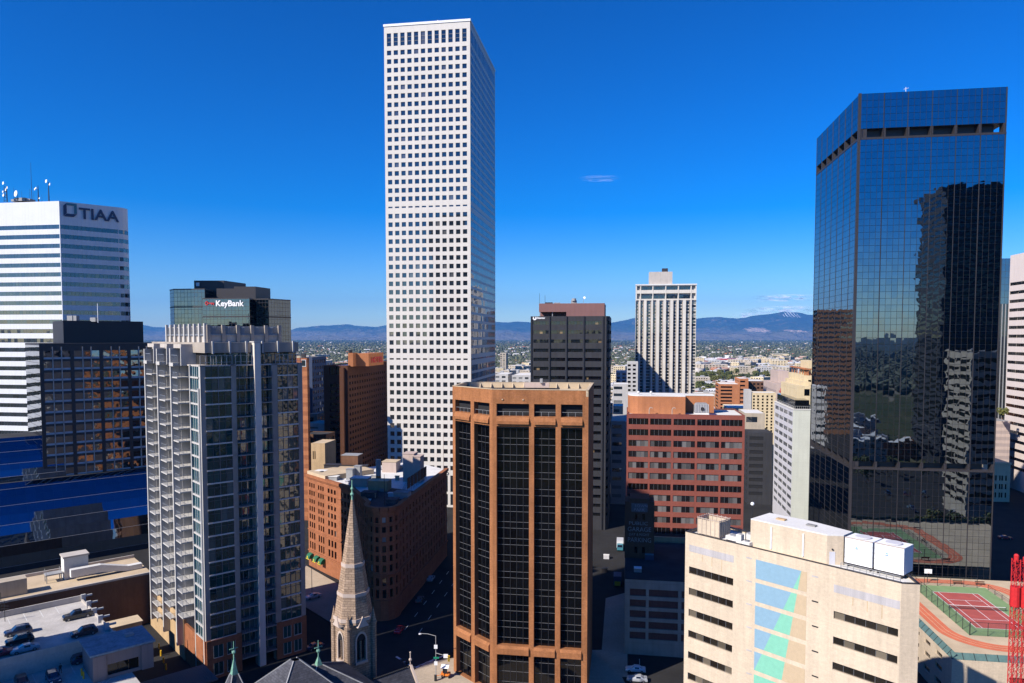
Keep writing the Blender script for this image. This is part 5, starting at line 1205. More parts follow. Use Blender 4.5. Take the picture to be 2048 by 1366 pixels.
m = MB(); m.prism(pl, 20, zt); m.build('mullion_grid', M['mullion'], t); zmid = zat(c, 608)
m = MB(); curtain(w, zmid, zt, 12, 7, m, .06, .03); m.build('curtain_wall', M['mirror_glass'], t)
m = MB(); curtain(w, 20, zmid, 12, 18, m, .1, .03); m.build('curtain_wall', M['key_glass'], t)
m = MB()
for i in range(12): u = .6 + i * 1.8; w.bar(m, u, u + .35, 20, zmid, .03, .6)
m.build('fin', M['steel'], t); m = MB(); m.prism([go(go(p, eA, -.5 if i in (0, 3) else .5), dA, -.5 if i in (0, 1) else .5) for i, p in enumerate(pl)], 0, 20); m.build('base', M['concrete_light'], t)
q = at(1986, 842, 360); c = q[:2]; pl = box4(c, eA, 8, dA, 14); t = thing('parking_garage', 'pink and grey striped garage with shrubs on its roof between two towers', 'parking garage', cen(pl)); z = q[2]; i = 0; a_, b_ = MB(), MB()
while z > 0:
    for ww in walls(pl): ww.quad(a_ if i % 2 else b_, 0, ww.L, max(0, z - 1.6), z, 0 if i % 2 else .05)
    z -= 1.6; i += 1
a_.build('opening', M['pink_band'], t); b_.build('wall', M['pink_stone'], t); roof(M['roof_grey'], pl, q[2] - .05, t)
q = at(1984, 925, 335); c = q[:2]; pl = box4(c, eA, 8, dA, 14); zt = q[2]; t = thing('old_block', 'old cream building with paired dark windows and a cornice between two towers', 'building', cen(pl)); w = Wall(pl[0], pl[1]); wm = MB(); shell(pl, 0, zt, wm, skip=(0,)); out = []
punch(w, wm, 0, zt, [(.6, 1.3), (1.6, 2.3), (3.3, 4.0), (4.3, 5.0), (5.9, 6.6)], [(z, z + 2.4) for z in (2, 6, 10) if z + 3 < zt], .3, out); wm.build('wall', M['cream_tile'], t); emit('window', out, t, M['black_glass']); roof(M['roof_tan'], pl, zt, t); m = MB(); w.bar(m, -.3, w.L + .3, zt - .6, zt + .2, 0, .5); m.build('cornice', M['cream_tile'], t)
# ------------------------------------------------------------------ beige building with painted panels
C = at(1803, 1167, 105); c = C[:2]; zt = C[2]; L = go(c, W_, meet(c, W_, 1371, 1062)); e1 = go(c, eA, meet(c, eA, 1840, 1174))
pl = [L, c, e1, go(e1, dA, 5), go(L, N, 9.5)]
t = thing('brick_building', 'beige brick building with blue and teal painted panels in the right foreground', 'building', cen(pl)); w = Wall(L, c)
Z = lambda x, y: wuv(w, 1360 + x / 3.838, 1010 + y / 3.838)
wm = MB(); shell(pl, 0, zt, wm, skip=(0,)); ul = (Z(70, 470)[0], Z(408, 620)[0]); ur = (Z(1180, 812)[0], Z(1675, 960)[0])
zl0 = [Z(70, 470 + 163.5 * i)[1] for i in range(11)]; hl = Z(70, 470)[1] - Z(70, 525)[1]
zr0 = [Z(1180, 812 + 197 * i)[1] for i in range(9)]; out = []
zl0 = [z for z in zl0 if z > 3]; step = zl0[0] - zl0[1]
rowsL = [(z - hl, z) for z in zl0]; hr = Z(1180, 812)[1] - Z(1180, 872)[1]; rowsR = [(z - hr, z) for z in zr0 if z > 3]
# the two window groups share storeys: build wall in three strips
def strip(u0, u1, us, zs):
    s_ = Wall(w.xy(u0), w.xy(u1)); o = []; punch(s_, wm, 0, zt, [(a - u0, b - u0) for a, b in us], zs, .3, o); return o
qa = strip(0, ul[1] + .6, [ul], rowsL); strip(ul[1] + .6, ur[0] - .6, [], []); qb = strip(ur[0] - .6, w.L, [ur], rowsR)
wm.build('wall', M['beige_brick'], t)
M['beige_win'] = glass_mat('beige_win', (.02, .016, .012), 2.0, .03, .05, .5, light=(.18, .15, .11), light_amt=.25)
for q in qa + qb:
    m = MB()
    for p in split_quad(q, 6, .018): m.poly(p)
    wn_ = m.build('window', M['beige_win'], t); f = MB()
    for i in range(1, 6): a, b, c2, d = [Vector(p) for p in q]; f.tube(a.lerp(b, i / 6), d.lerp(c2, i / 6), .05, 4)
    f.build('frame', M['light_mullion'], wn_)
M['louvre'] = rough_mat('louvre', (.50, .47, .47), .05, .5, .6, .2, joint=(1.05, .16), jw=.03, jdark=.7)
for (x0, y0, x1, y1) in ((72, 303, 413, 395), (1182, 608, 1690, 748)):
    (u0, z0), (u1, _) = Z(x0, y0), Z(x1, y1); m = MB(); w.bar(m, u0, u1, z0 - 1.25, z0, .0, .03); m.build('louvre', M['louvre'], t)
    for q in range(3): m = MB(); uu = u0 + (u1 - u0) * (.3 + .22 * q); w.quad(m, uu, uu + .09, z0 - 2.6 - .4 * q, z0 - 1.3, .012); m.build('rust_stain', M['tan_brick'], t)
mats = {'b': plain('panel_blue', (.22, .36, .46), .8, 0, .05), 't': plain('panel_teal', (.20, .50, .36), .8, 0, .05), 'n': plain('panel_tan', (.50, .38, .245), .85, 0, .05)}
ua, ub = Z(583, 430)[0], Z(975, 520)[0]; (p0u, p0z), (p1u, p1z), (p2u, p2z) = Z(930, 511), Z(575, 1255), Z(780, 1345); ztp = [Z(585, 418 + 177.5 * i)[1] for i in range(9)]; hp = Z(585, 418)[1] - Z(585, 563)[1]
for z in ztp:
    if z < 4: continue
    fb = lambda zz: max(ua, min(ub, p0u + (p1u - p0u) * (zz - p0z) / (p1z - p0z))); ft = lambda zz: max(ua, min(ub, p0u + (p2u - p0u) * (zz - p0z) / (p2z - p0z))); z0 = z - hp
    for k_, e0, e1_ in (('b', lambda q: ua, fb), ('t', fb, ft), ('n', ft, lambda q: ub)):
        if e1_(z0) - e0(z0) < .03 and e1_(z) - e0(z) < .03: continue
        m = MB(); m.hexa([w.pt(e0(z0), z0, .03), w.pt(e1_(z0), z0, .03), w.pt(e1_(z0), z0, -.05), w.pt(e0(z0), z0, -.05), w.pt(e0(z), z, .03), w.pt(e1_(z), z, .03), w.pt(e1_(z), z, -.05), w.pt(e0(z), z, -.05)]); m.build('painted_panel', mats[k_], t)
for i in range(6):
    for (x, y, dy, dx, mt) in ((510, 397, 177, 42, 'louvre'), (1012, 538, 191, 50, 'louvre' if i == 0 else 'void')):
        u0, z0 = Z(x, y + dy * i); u1, _ = Z(x + dx, y + dy * i)
        if z0 < 2: continue
        m = MB(); w.bar(m, u0, u1, z0 - .22, z0, 0, .025); m.build('vent', M[mt], t)
m = MB(); m.poly([(p[0], p[1], zt - .5) for p in pl]); m.build('roof', M['roof_white'], t)
cp = MB()
for i, ww in enumerate(walls(pl)): ww.bar(cp, 0, ww.L, zt, zt + .12, -.35, .04 + .002 * i)
cp.build('parapet_cap', M['dark_metal'], t)
zr = zt - .5
ZR = lambda x, y, o: (lambda ww: meet(ww.p, ww.u, 1360 + x / 3.838, 1010 + y / 3.838))(Wall(w.xy(0, -o), w.xy(w.L, -o)))
u0, u1 = ZR(540, 300, 2.2), ZR(1125, 460, 2.2); wpz = zat(w.xy(u1, -2.2), 1010 + 236 / 3.838); ue = u1 + .05
f0, f1 = w.xy(u0, -2.2), w.xy(u1, -2.2); f2 = go(f1, eA, meet(f1, eA, 1360 + 1256 / 3.838, 1010 + 300 / 3.838)); pp = [f0, f1, f2, go(f2, N, 3.2), go(f0, N, 6.4, E, 8), go(f0, N, 6.4)]
m = MB(); m.prism(pp, zr, wpz); po = m.build('penthouse', M['beige_brick'], t); m = MB(); m.prism([go(p, N, .0, E, .0) for p in pp], wpz + .01, wpz + .2, bottom=True); m.build('penthouse_roof', M['roof_white'], po)
wp = Wall(f0, f1); m = MB()
for x in (703, 950): uu = meet(wp.p, wp.u, 1360 + x / 3.838, 1060); wp.bar(m, uu - .12, uu + .12, zr + .4, wpz - .5, 0, .2)
m.build('downpipe', M['white_paint'], po); wq = Wall(f1, f2); m = MB(); wq.bar(m, wq.L * .15, wq.L * .5, zr, zr + 2.1, 0, .05); m.build('door', M['grey_panel'], po); m = MB(); q = wq.pt(wq.L * .33, zr + 2.5, .1); m.ball(q, .16); m.build('lamp', M['iron'], po)
for x in (735, 965):
    q = Z(x, 150 if x < 800 else 145); a = w.xy(ZR(x, 150, 5), -5); m = MB(); m.prism(box4(a, E, 1.6, N, .9), wpz + .2, wpz + .45); m.build('roof_hatch', M['roof_grey'] if x > 800 else M['tan_brick'], po)
for i, (x0, x1, ytop, lab) in enumerate(((1262, 1472, 283, 'white panelled cooling tower nearer the beige rooftop room'), (1490, 1716, 330, 'white panelled cooling tower nearer the corner of the beige building'))):
    a0, a1 = ZR(x0, 480, 3.4), ZR(x1, 540, 3.4); zz = zat(w.xy(a1, -3.4), 1010 + ytop / 3.838 + 1.5); ct = thing('cooling_tower', lab, 'cooling tower', w.xy((a0 + a1) / 2, -5.5) + (zr,), 'white cooling towers on the beige building')
    ww = Wall(w.xy(a0, -3.4), w.xy(a1, -3.4)); hgt = zz - zr - .7
    m = MB(); m.prism(box4(ww.p, E, ww.L, N, 3.6), zr + .7, zz, bottom=True); m.build('casing', M['sign_white'], ct); m = MB()
    for q in range(1, 5): ww.bar(m, 0, ww.L, zr + .7 + hgt * q / 5 - .03, zr + .7 + hgt * q / 5 + .02, 0, .03)
    ww.bar(m, -.02, ww.L + .02, zz - .05, zz + .06, -.1, .06); m.build('panel_joint', M['trim_stone'], ct); m = MB()
    for uu in (.3, ww.L - .5): ww.bar(m, uu, uu + .2, zr, zr + .7, -.6, -.3); ww.bar(m, uu, uu + .2, zr, zr + .7, -3.4, -3.1)
    ww.bar(m, 0, ww.L, zr + .45, zr + .7, -.7, -.2); m.build('stand', M['dark_metal'], ct)
    cx = ww.L * .42; cz = zr + .7 + hgt * .66; m = MB()
    for (dx, dz) in ((0, .12), (.12, -.12), (-.1, -.2)): ww.bar(m, cx + dx - .12, cx + dx + .14, cz + dz - .07, cz + dz + .07, .0, .02)
    m.build('emblem', plain('emblem_blue', (.05, .30, .6), .6) if i == 0 else bpy.data.materials['emblem_blue'], ct)
    m = MB(); q = ww.pt(ww.L * .5, zz + .06, -1.8); m.tube(q, (q[0], q[1], q[2] + .16), 1.2, 16); m.build('fan_stack', M['grey_panel'], ct)
rl = MB(); a0 = ZR(1235, 470, .6)
for q in range(10): u = a0 + (w.L - .4 - a0) * q / 9; w.bar(rl, u - .04, u + .04, zr, zr + 1.3, -.65, -.57)
for zz in (zr + .8, zr + 1.3): w.bar(rl, a0, w.L - .4, zz - .04, zz + .04, -.66, -.58)
tag(rl.build('roof_railing', M['steel'], loc=w.pt((a0 + w.L) / 2, zr, -.6)), 'grey pipe railing along the roof edge before the cooling towers', 'railing')
a0 = ZR(130, 215, 1.4); fr = thing('slatted_screen', 'open topped tan slatted enclosure at the left end of the beige roof', 'screen', w.xy(a0 + 2, -3) + (zr,)); ww = Wall(w.xy(a0, -1.6), w.xy(ZR(300, 240, 1.6), -1.6)); zz = zr + 3.2
for s2, wx in enumerate(walls(box4(ww.p, E, ww.L, N, 3.6))):
    m = MB(); nn = 5
    for q in range(nn): wx.bar(m, wx.L * q / nn + .06, wx.L * (q + 1) / nn - .06, zr + .3, zz - .15, -.1, -.02)
    m.build('panel', M['beige_brick'], fr)
m = MB()
for wx in walls(box4(ww.p, E, ww.L, N, 3.6)):
    for q in range(6): u = wx.L * q / 5; wx.bar(m, max(0, u - .05), min(wx.L, u + .05), zr, zz + .3, -.02, .06)
    wx.bar(m, 0, wx.L, zz, zz + .12, -.05, .08)
m.build('frame', M['trim_stone'], fr)
for i, (x, y, o, w_, d_, h_, lab) in enumerate(((350, 250, 2.2, 2.2, 2, .9, 'long white air unit on the beige roof beside the slatted screen'), (430, 260, 1.6, 1.0, 1.0, 1.7, 'upright white duct in the middle of the beige roof units'), (470, 285, 1.2, 1.6, 1.0, .8, 'low white air unit close to the beige rooftop room'), (490, 250, 4.5, 2.0, 2.0, 1.2, 'rear white air unit by the beige rooftop room'))):
    a = w.xy(ZR(x, y, o), -o); m = MB(); m.prism(box4(a, E, w_, N, d_), zr + .2, zr + h_); b = MB(); b.prism(box4(go(a, E, .1, N, .1), E, w_ - .2, N, d_ - .2), zr, zr + .2); f = MB(); f.tube((go(a, E, w_ / 2, N, d_ / 2)) + (zr + h_,), (go(a, E, w_ / 2, N, d_ / 2)) + (zr + h_ + .15,), min(w_, d_) * .35, 12)
    small_thing('air_handler', lab, 'rooftop unit', [(m, 'casing', 'roof_white'), (b, 'base', 'dark_metal'), (f, 'fan', 'steel')])
a = w.xy(ZR(505, 225, 2.5), -2.5); m = MB(); m.tube(a + (zr,), a + (zr + 2.6,), .08); tag(m.build('vent_pipe', M['iron'], loc=a + (zr,)), 'thin dark vent pipe beside the beige rooftop room', 'pipe')
a = w.xy(ZR(555, 60, 8), -8); m = MB(); m.tube(a + (zr,), a + (wpz + 1.2,), .07); b = MB(); b.ball(a + (wpz + 1.4,), .35); small_thing('roof_antenna', 'white ball on a thin pole behind the beige rooftop room', 'antenna', [(m, 'pole', 'iron'), (b, 'globe', 'sign_white')])
# ------------------------------------------------------------------ sports roof
ZT = 10.5; q = onz(1904, 1318, ZT)[:2]; pl = [q, go(q, eA, 60), go(q, eA, 60, dA, 54), go(q, dA, 54)]
t = thing('sports_building', 'low cream building carrying the running track and tennis court on its roof', 'building', cen(pl)); wl_, wf_ = Wall(pl[3], q), Wall(q, pl[1]); wm = MB(); shell(pl, 0, ZT, wm, skip=(0, 3)); o1, o2 = [], []
punch(wl_, wm, 0, ZT, cells(4, 6.0, 3.4, 8), [(2.2, 3.4), (5.4, 6.6), (8.2, 9.3)], .35, o1); punch(wf_, wm, 0, ZT, cells(11, 9, 6.5, 5), [(2.0, 3.6), (5.8, 7.4)], .35, o2); wm.build('wall', M['cream_wall'] if 'cream_wall' in M else M['beige_brick'], t); emit('window', o1 + o2, t, M['beige_win'], 60, split=3)
m = MB(); m.poly([(p[0], p[1], ZT - .02) for p in pl]); m.build('roof', M['roof_tan'], t)
M['guard_glass'] = plain('guard_glass', (.10, .17, .155), .25); gm = MB(); gf = MB()
for ww in (wl_, wf_):
    nn = int(ww.L / 2.2)
    for i in range(nn):
        a, b = ww.L * i / nn, ww.L * (i + 1) / nn; gm.hexa([ww.pt(a + .05, ZT, .05), ww.pt(b - .05, ZT, .05), ww.pt(b - .05, ZT, -.0), ww.pt(a + .05, ZT, -.0), ww.pt(a + .05, ZT + 1.1, -.85), ww.pt(b - .05, ZT + 1.1, -.85), ww.pt(b - .05, ZT + 1.1, -.9), ww.pt(a + .05, ZT + 1.1, -.9)])
        gf.tube(ww.pt(a, ZT, .08), ww.pt(a, ZT + 1.15, -.86), .06, 4)
gm.build('roof_guard', M['guard_glass'], t); gf.build('guard_frame', M['iron'], t)
BL = onz(1865, 1183.5, ZT)[:2]; cc = lambda x, y: go(BL, eA, x, neg(dA), y) + (0,)
def sheet(name, pts, z, mat): m = MB(); m.poly([(p[0], p[1], z) for p in pts]); return m.build(name, mat, t)
M['court_green'] = plain('court_green', (.20, .30, .13), .9, 0, .1, .4); M['court_red'] = plain('court_red', (.40, .08, .065), .9, 0, .12, .4); M['track_orange'] = plain('track_orange', (.62, .16, .075), .9, 0, .1, .4)
GX0, GX1, GY0, GY1 = -3.4, 15.0, -5.2, 28.4
sheet('court_surround', [cc(GX0, GY1), cc(GX1, GY1), cc(GX1, GY0), cc(GX0, GY0)], ZT + .012, M['court_green']); sheet('tennis_court', [cc(0, 23.77), cc(10.97, 23.77), cc(10.97, 0), cc(0, 0)], ZT + .024, M['court_red'])
lm = MB()
def line(x0, y0, x1, y1, wdt=.13):
    dx, dy = x1 - x0, y1 - y0; l = math.hypot(dx, dy); nx, ny = -dy / l * wdt / 2, dx / l * wdt / 2; lm.poly([p[:2] + (ZT + .036,) for p in (cc(x0 + nx, y0 + ny), cc(x0 - nx, y0 - ny), cc(x1 - nx, y1 - ny), cc(x1 + nx, y1 + ny))][::-1])
for a in ((0, 0, 10.97, 0), (0, 23.77, 10.97, 23.77), (0, .07, 0, 23.7), (10.97, .07, 10.97, 23.7), (1.37, .07, 1.37, 23.7), (9.6, .07, 9.6, 23.7), (1.44, 5.48, 9.53, 5.48), (1.44, 18.29, 9.53, 18.29), (5.485, 5.55, 5.485, 18.2)): line(*a)
lm.build('court_line', M['sign_white'], t)
def rring(x0, x1, y0, y1, r, n=10):
    P = []
    for (cx_, cy_, a0) in ((x1 - r, y1 - r, 0), (x0 + r, y1 - r, 90), (x0 + r, y0 + r, 180), (x1 - r, y0 + r, 270)):
        for i in range(n + 1): a = R(a0 + 90 * i / n); P.append((cx_ + r * math.cos(a), cy_ + r * math.sin(a)))
    return P
A_, B_ = rring(GX0 - 6.2, GX1 + 7, GY0 - 5.4, GY1 + 8.2, 11), rring(GX0 - 2.8, GX1 + 3.4, GY0 - 2.2, GY1 + 4.8, 8.5); m = MB(); l2 = MB()
for i in range(len(A_)):
    j = (i + 1) % len(A_); f = lambda p, z: cc(*p)[:2] + (z,); m.poly([f(A_[j], ZT + .014), f(A_[i], ZT + .014), f(B_[i], ZT + .014), f(B_[j], ZT + .014)])
    for k_ in (.34, .66):
        g_ = lambda p, q2, k2: (p[0] + (q2[0] - p[0]) * k2, p[1] + (q2[1] - p[1]) * k2); l2.poly([f(g_(A_[j], B_[j], k_ - .014), ZT + .026), f(g_(A_[i], B_[i], k_ - .014), ZT + .026), f(g_(A_[i], B_[i], k_ + .014), ZT + .026), f(g_(A_[j], B_[j], k_ + .014), ZT + .026)])
m.build('running_track', M['track_orange'], t); l2.build('track_line', M['cream_tile'], t)
nt = thing('tennis_net', 'low dark tennis net with a white band across the red court', 'net', cc(5.5, 11.9)[:2] + (ZT,)); m = MB(); n2 = MB(); pz = MB()
M['net_mesh'] = (lambda t_: (t_.set((.03, .03, .03), .9), t_.b.inputs['Alpha'].__setattr__('default_value', .45), t_.m)[2])(NT('net_mesh'))
wn2 = Wall(cc(-.9, 11.9)[:2], cc(11.9, 11.9)[:2]); wn2.quad(m, 0, wn2.L, ZT + .05, ZT + .9); wn2.bar(n2, 0, wn2.L, ZT + .9, ZT + .98, -.03, .03)
for u in (0, wn2.L): pz.tube(wn2.pt(u, ZT, 0), wn2.pt(u, ZT + 1.07, 0), .07)
m.build('mesh', M['net_mesh'], nt); n2.build('band', M['sign_white'], nt); pz.build('post', M['iron'], nt)
M['chain_link'] = (lambda t_: (t_.set((.05, .07, .06), .8), t_.b.inputs['Alpha'].__setattr__('default_value', .16), t_.m)[2])(NT('chain_link'))
for lab, a, b, hgt in (('dark chain link fence along the sunny left side of the tennis court', (GX0, GY0), (GX0, GY1), 3.0), ('dark chain link fence across the near end of the tennis court', (GX0 + .1, GY1), (GX1, GY1), 3.0), ('chain link fence across the far end of the tennis court', (GX0 + .1, GY0), (GX1 - 2, GY0), 2.6), ('low chain link fence along the right side of the tennis court', (GX1, GY0 + 1.5), (GX1, GY1 - .1), 1.3)):
    wx = Wall(cc(*a)[:2], cc(*b)[:2]); ft_ = thing('chain_link_fence', lab, 'fence', wx.pt(wx.L / 2, ZT)); m = MB(); wx.quad(m, 0, wx.L, ZT + .05, ZT + hgt); m.build('mesh', M['chain_link'], ft_); nn = max(3, int(wx.L / 3.2)); r_ = MB(); r_.tube(wx.pt(0, ZT + hgt, 0), wx.pt(wx.L, ZT + hgt, 0), .045, 5); r_.build('rail', M['iron'], ft_)
    for i in range(nn + 1): m = MB(); m.tube(wx.pt(wx.L * i / nn, ZT, 0), wx.pt(wx.L * i / nn, ZT + hgt + .05, 0), .07, 5); m.build('post', M['iron'], ft_)
def bench(x, y, lab, along=True):
    p = cc(x, y); b = thing('bench', lab, 'bench', (p[0], p[1], ZT)); wx = Wall(p[:2], go(p[:2], eA if along else neg(dA), 2.4)); m = MB(); wx.bar(m, 0, 2.4, ZT + .42, ZT + .48, -.25, .2); m.build('seat', M['dark_brick'], b); m = MB(); wx.bar(m, 0, 2.4, ZT + .6, ZT + .95, -.32, -.27); m.build('backrest', M['dark_brick'], b)
    for u in (.2, 2.1): m = MB(); wx.bar(m, u, u + .08, ZT, ZT + .42, -.2, .15); m.build('leg', M['iron'], b)
bench(8, -7.4, 'dark bench behind the far fence of the court'); bench(19.4, 30, 'dark bench beside the track at the near right', True); bench(16.5, 12, 'black bench beside the low fence right of the net', False); bench(13.6, -7.6, 'dark raised bench by the far right corner of the court')
b_ = thing('basketball_hoop', 'white basketball backboard on a pole behind the tennis court', 'basketball hoop', cc(1.6, -7.5)[:2] + (ZT,)); p = cc(1.6, -7.5); m = MB(); m.tube(p[:2] + (ZT,), p[:2] + (ZT + 3.4,), .09); m.build('pole', M['iron'], b_); wx = Wall(go(p[:2], neg(eA), .95, neg(dA), .4), go(p[:2], eA, .95, neg(dA), .4)); m = MB(); wx.bar(m, 0, 1.9, ZT + 2.6, ZT + 3.8, -.04, 0); m.build('backboard', M['sign_white'], b_); m = MB()
for i in range(10): a0, a1 = 2 * math.pi * i / 10, 2 * math.pi * (i + 1) / 10; o = wx.pt(.95, ZT + 2.9, .35); m.tube((o[0] + .25 * math.cos(a0), o[1] + .25 * math.sin(a0), o[2]), (o[0] + .25 * math.cos(a1), o[1] + .25 * math.sin(a1), o[2]), .025, 4)
m.build('rim', M['orange_paint'], b_)
p = onz(1953, 1142, ZT + .3); m = MB(); wx = Wall(p[:2], go(p[:2], eA, 3.8)); wx.bar(m, 0, 3.8, ZT, ZT + 1.3, -1.6, 0); m2 = MB(); wx.bar(m2, -.1, 3.9, ZT + 1.3, ZT + 1.4, -1.7, .1); small_thing('storage_bin', 'green storage bin at the foot of the mirrored tower', 'bin', [(m, 'body', 'sign_green'), (m2, 'lid', 'dark_metal')])
# ------------------------------------------------------------------ red lattice masts
for i, (px, ptop, pd0, pd1) in enumerate(((2026, 1112, 1173, 1212), (2044, 1117, 1175, 1214))):
    q = at(px, 1300, 98)[:2]; ztop = zat(q, ptop); mt_ = thing('lattice_mast', ('red lattice hoist mast standing left of its twin at the right edge', 'red lattice hoist mast cut by the right edge of the view')[i], 'mast', q + (0,), 'red lattice masts'); m = MB(); lm_ = MB(); s_ = .36
    cn4 = [(-s_, -s_), (s_, -s_), (s_, s_), (-s_, s_)]
    for (dx, dy) in cn4: m.tube((q[0] + dx, q[1] + dy, 0), (q[0] + dx, q[1] + dy, ztop - .4), .06, 5)
    z = 0; k_ = 0
    while z < ztop - .9:
        for a in range(4):
            b = (a + 1) % 4; (x0, y0), (x1, y1) = cn4[a], cn4[b]
            if k_ % 2: x0, y0, x1, y1 = x1, y1, x0, y0
            lm_.tube((q[0] + x0, q[1] + y0, z), (q[0] + x1, q[1] + y1, z + .75), .035, 4); lm_.tube((q[0] + x0, q[1] + y0, z), (q[0] + x1, q[1] + y1, z), .03, 4)
        z += .75; k_ += 1
    m.build('chord', M['red_paint'], mt_); lm_.build('lattice', M['red_paint'], mt_); m = MB(); zz0, zz1 = zat(q, pd1), zat(q, pd0); m.tube((q[0], q[1], zz0), (q[0], q[1], zz1), .62, 12); m.build('drum', M['red_paint'], mt_); m = MB(); m.tube((q[0], q[1], ztop - .8), (q[0], q[1], ztop), .3, 10); m.ball((q[0], q[1], ztop), .33); m.build('cap', M['red_paint'], mt_)
q0, q1 = at(2026, 1300, 98)[:2], at(2044, 1300, 98)[:2]; hb = thing('hoist_bracing', 'red cross bars tying the two lattice masts together', 'crossbar', q0 + (0,))
for py_ in (1120, 1124, 1129): z = zat(q0, py_); br = MB(); br.tube(q0 + (z,), q1 + (z - .3,), .07, 5); br.build('bar', M['red_paint'], hb)
for i in range(9): z = zat(q0, 1215 + i * 16); br = MB(); br.tube((q0[0] + .4, q0[1], z), (q1[0] - .4, q1[1], z - .3), .05, 4); br.build('bar', M['red_paint'], hb)
# ------------------------------------------------------------------ out-of-view towers: two mirrored in the glass, one added to shade the street
def rear_tower(lab, p, w_, d_, h_, mt, gl, hw=1.8, pit=3.8, e=eA, f=dA):
    pl = box4(p, e, w_, f, d_); t = thing('office_tower', lab, 'tower', cen(pl)); wm = MB(); out = []
    for ww in walls(pl): punch(ww, wm, 0, h_, [(1.2, ww.L / 2 - .4), (ww.L / 2 + .4, ww.L - 1.2)], rows_down(4, h_, 3, hw, pit), .2, out)
    wm.build('wall', M[mt], t); m = MB(); [m.poly(q) for q in out]; tag(m.build('window_ribbon', M[gl], t), kind='stuff'); roof(M['roof_grey'], pl, h_ - .1, t)
rear_tower('dark brown granite tower reflected in the mirrored tower', (173, -94), 60, 40, 166, 'charcoal', 'black_glass')
rear_tower('tan ribbon windowed block reflected in the mirrored tower', (155, 60), 28, 24, 71, 'concrete_beige', 'black_glass')
rear_tower('unseen concrete tower added beside the viewer to shade the dark street crossing', go((-128, 92), W_, 14.2), 21.5, 25, 168, 'concrete_light', 'black_glass', e=E, f=N)
# ------------------------------------------------------------------ vehicles and people
M['car_glass'] = glass_mat('car_glass', (.01, .012, .014), 1.6, 0, 0, 1); M['tyre'] = plain('tyre', (.02, .02, .02), .9); M['rim'] = plain('rim', (.35, .35, .36), .35, .8)
M['lamp_white'] = plain('lamp_white', (.7, .7, .65), .2); M['lamp_red'] = plain('lamp_red', (.45, .02, .02), .3)
def paint(name, c):
    t = NT(name); t.set(t.ramp(t.noise(t.pos(), 1.2, 2), (.3, sc(c, .95)), (.7, sc(c, 1.05))), .25); t.b.inputs['Coat Weight'].default_value = .6; M[name] = t.m; return t.m
for n_, c_ in (('paint_black', (.012, .012, .014)), ('paint_navy', (.012, .022, .06)), ('paint_white', (.72, .72, .73)), ('paint_silver', (.40, .41, .43)), ('paint_maroon', (.10, .035, .03)), ('paint_red', (.42, .02, .03)), ('paint_grey', (.12, .13, .14))): paint(n_, c_)
CARP = {'suv': [(-2.35, .62, .85), (-2.3, .95, 1.0), (-1.9, 1.02, 1.62), (-1.2, 1.05, 1.74), (.3, 1.05, 1.70), (1.0, 1.02, 1.06), (1.9, 1.0, .98), (2.3, .9, .80)],
        'sedan': [(-2.3, .66, .80), (-2.2, .88, .98), (-1.55, .92, 1.04), (-.85, .94, 1.40), (.25, .94, 1.42), (1.05, .92, .98), (1.9, .88, .86), (2.28, .74, .68)],
        'pickup': [(-2.8, .95, 1.08), (-2.75, 1.0, 1.1), (-.75, 1.04, 1.1), (-.7, 1.08, 1.78), (.55, 1.08, 1.76), (1.25, 1.06, 1.14), (2.4, 1.03, 1.06), (2.7, .9, .82)]}
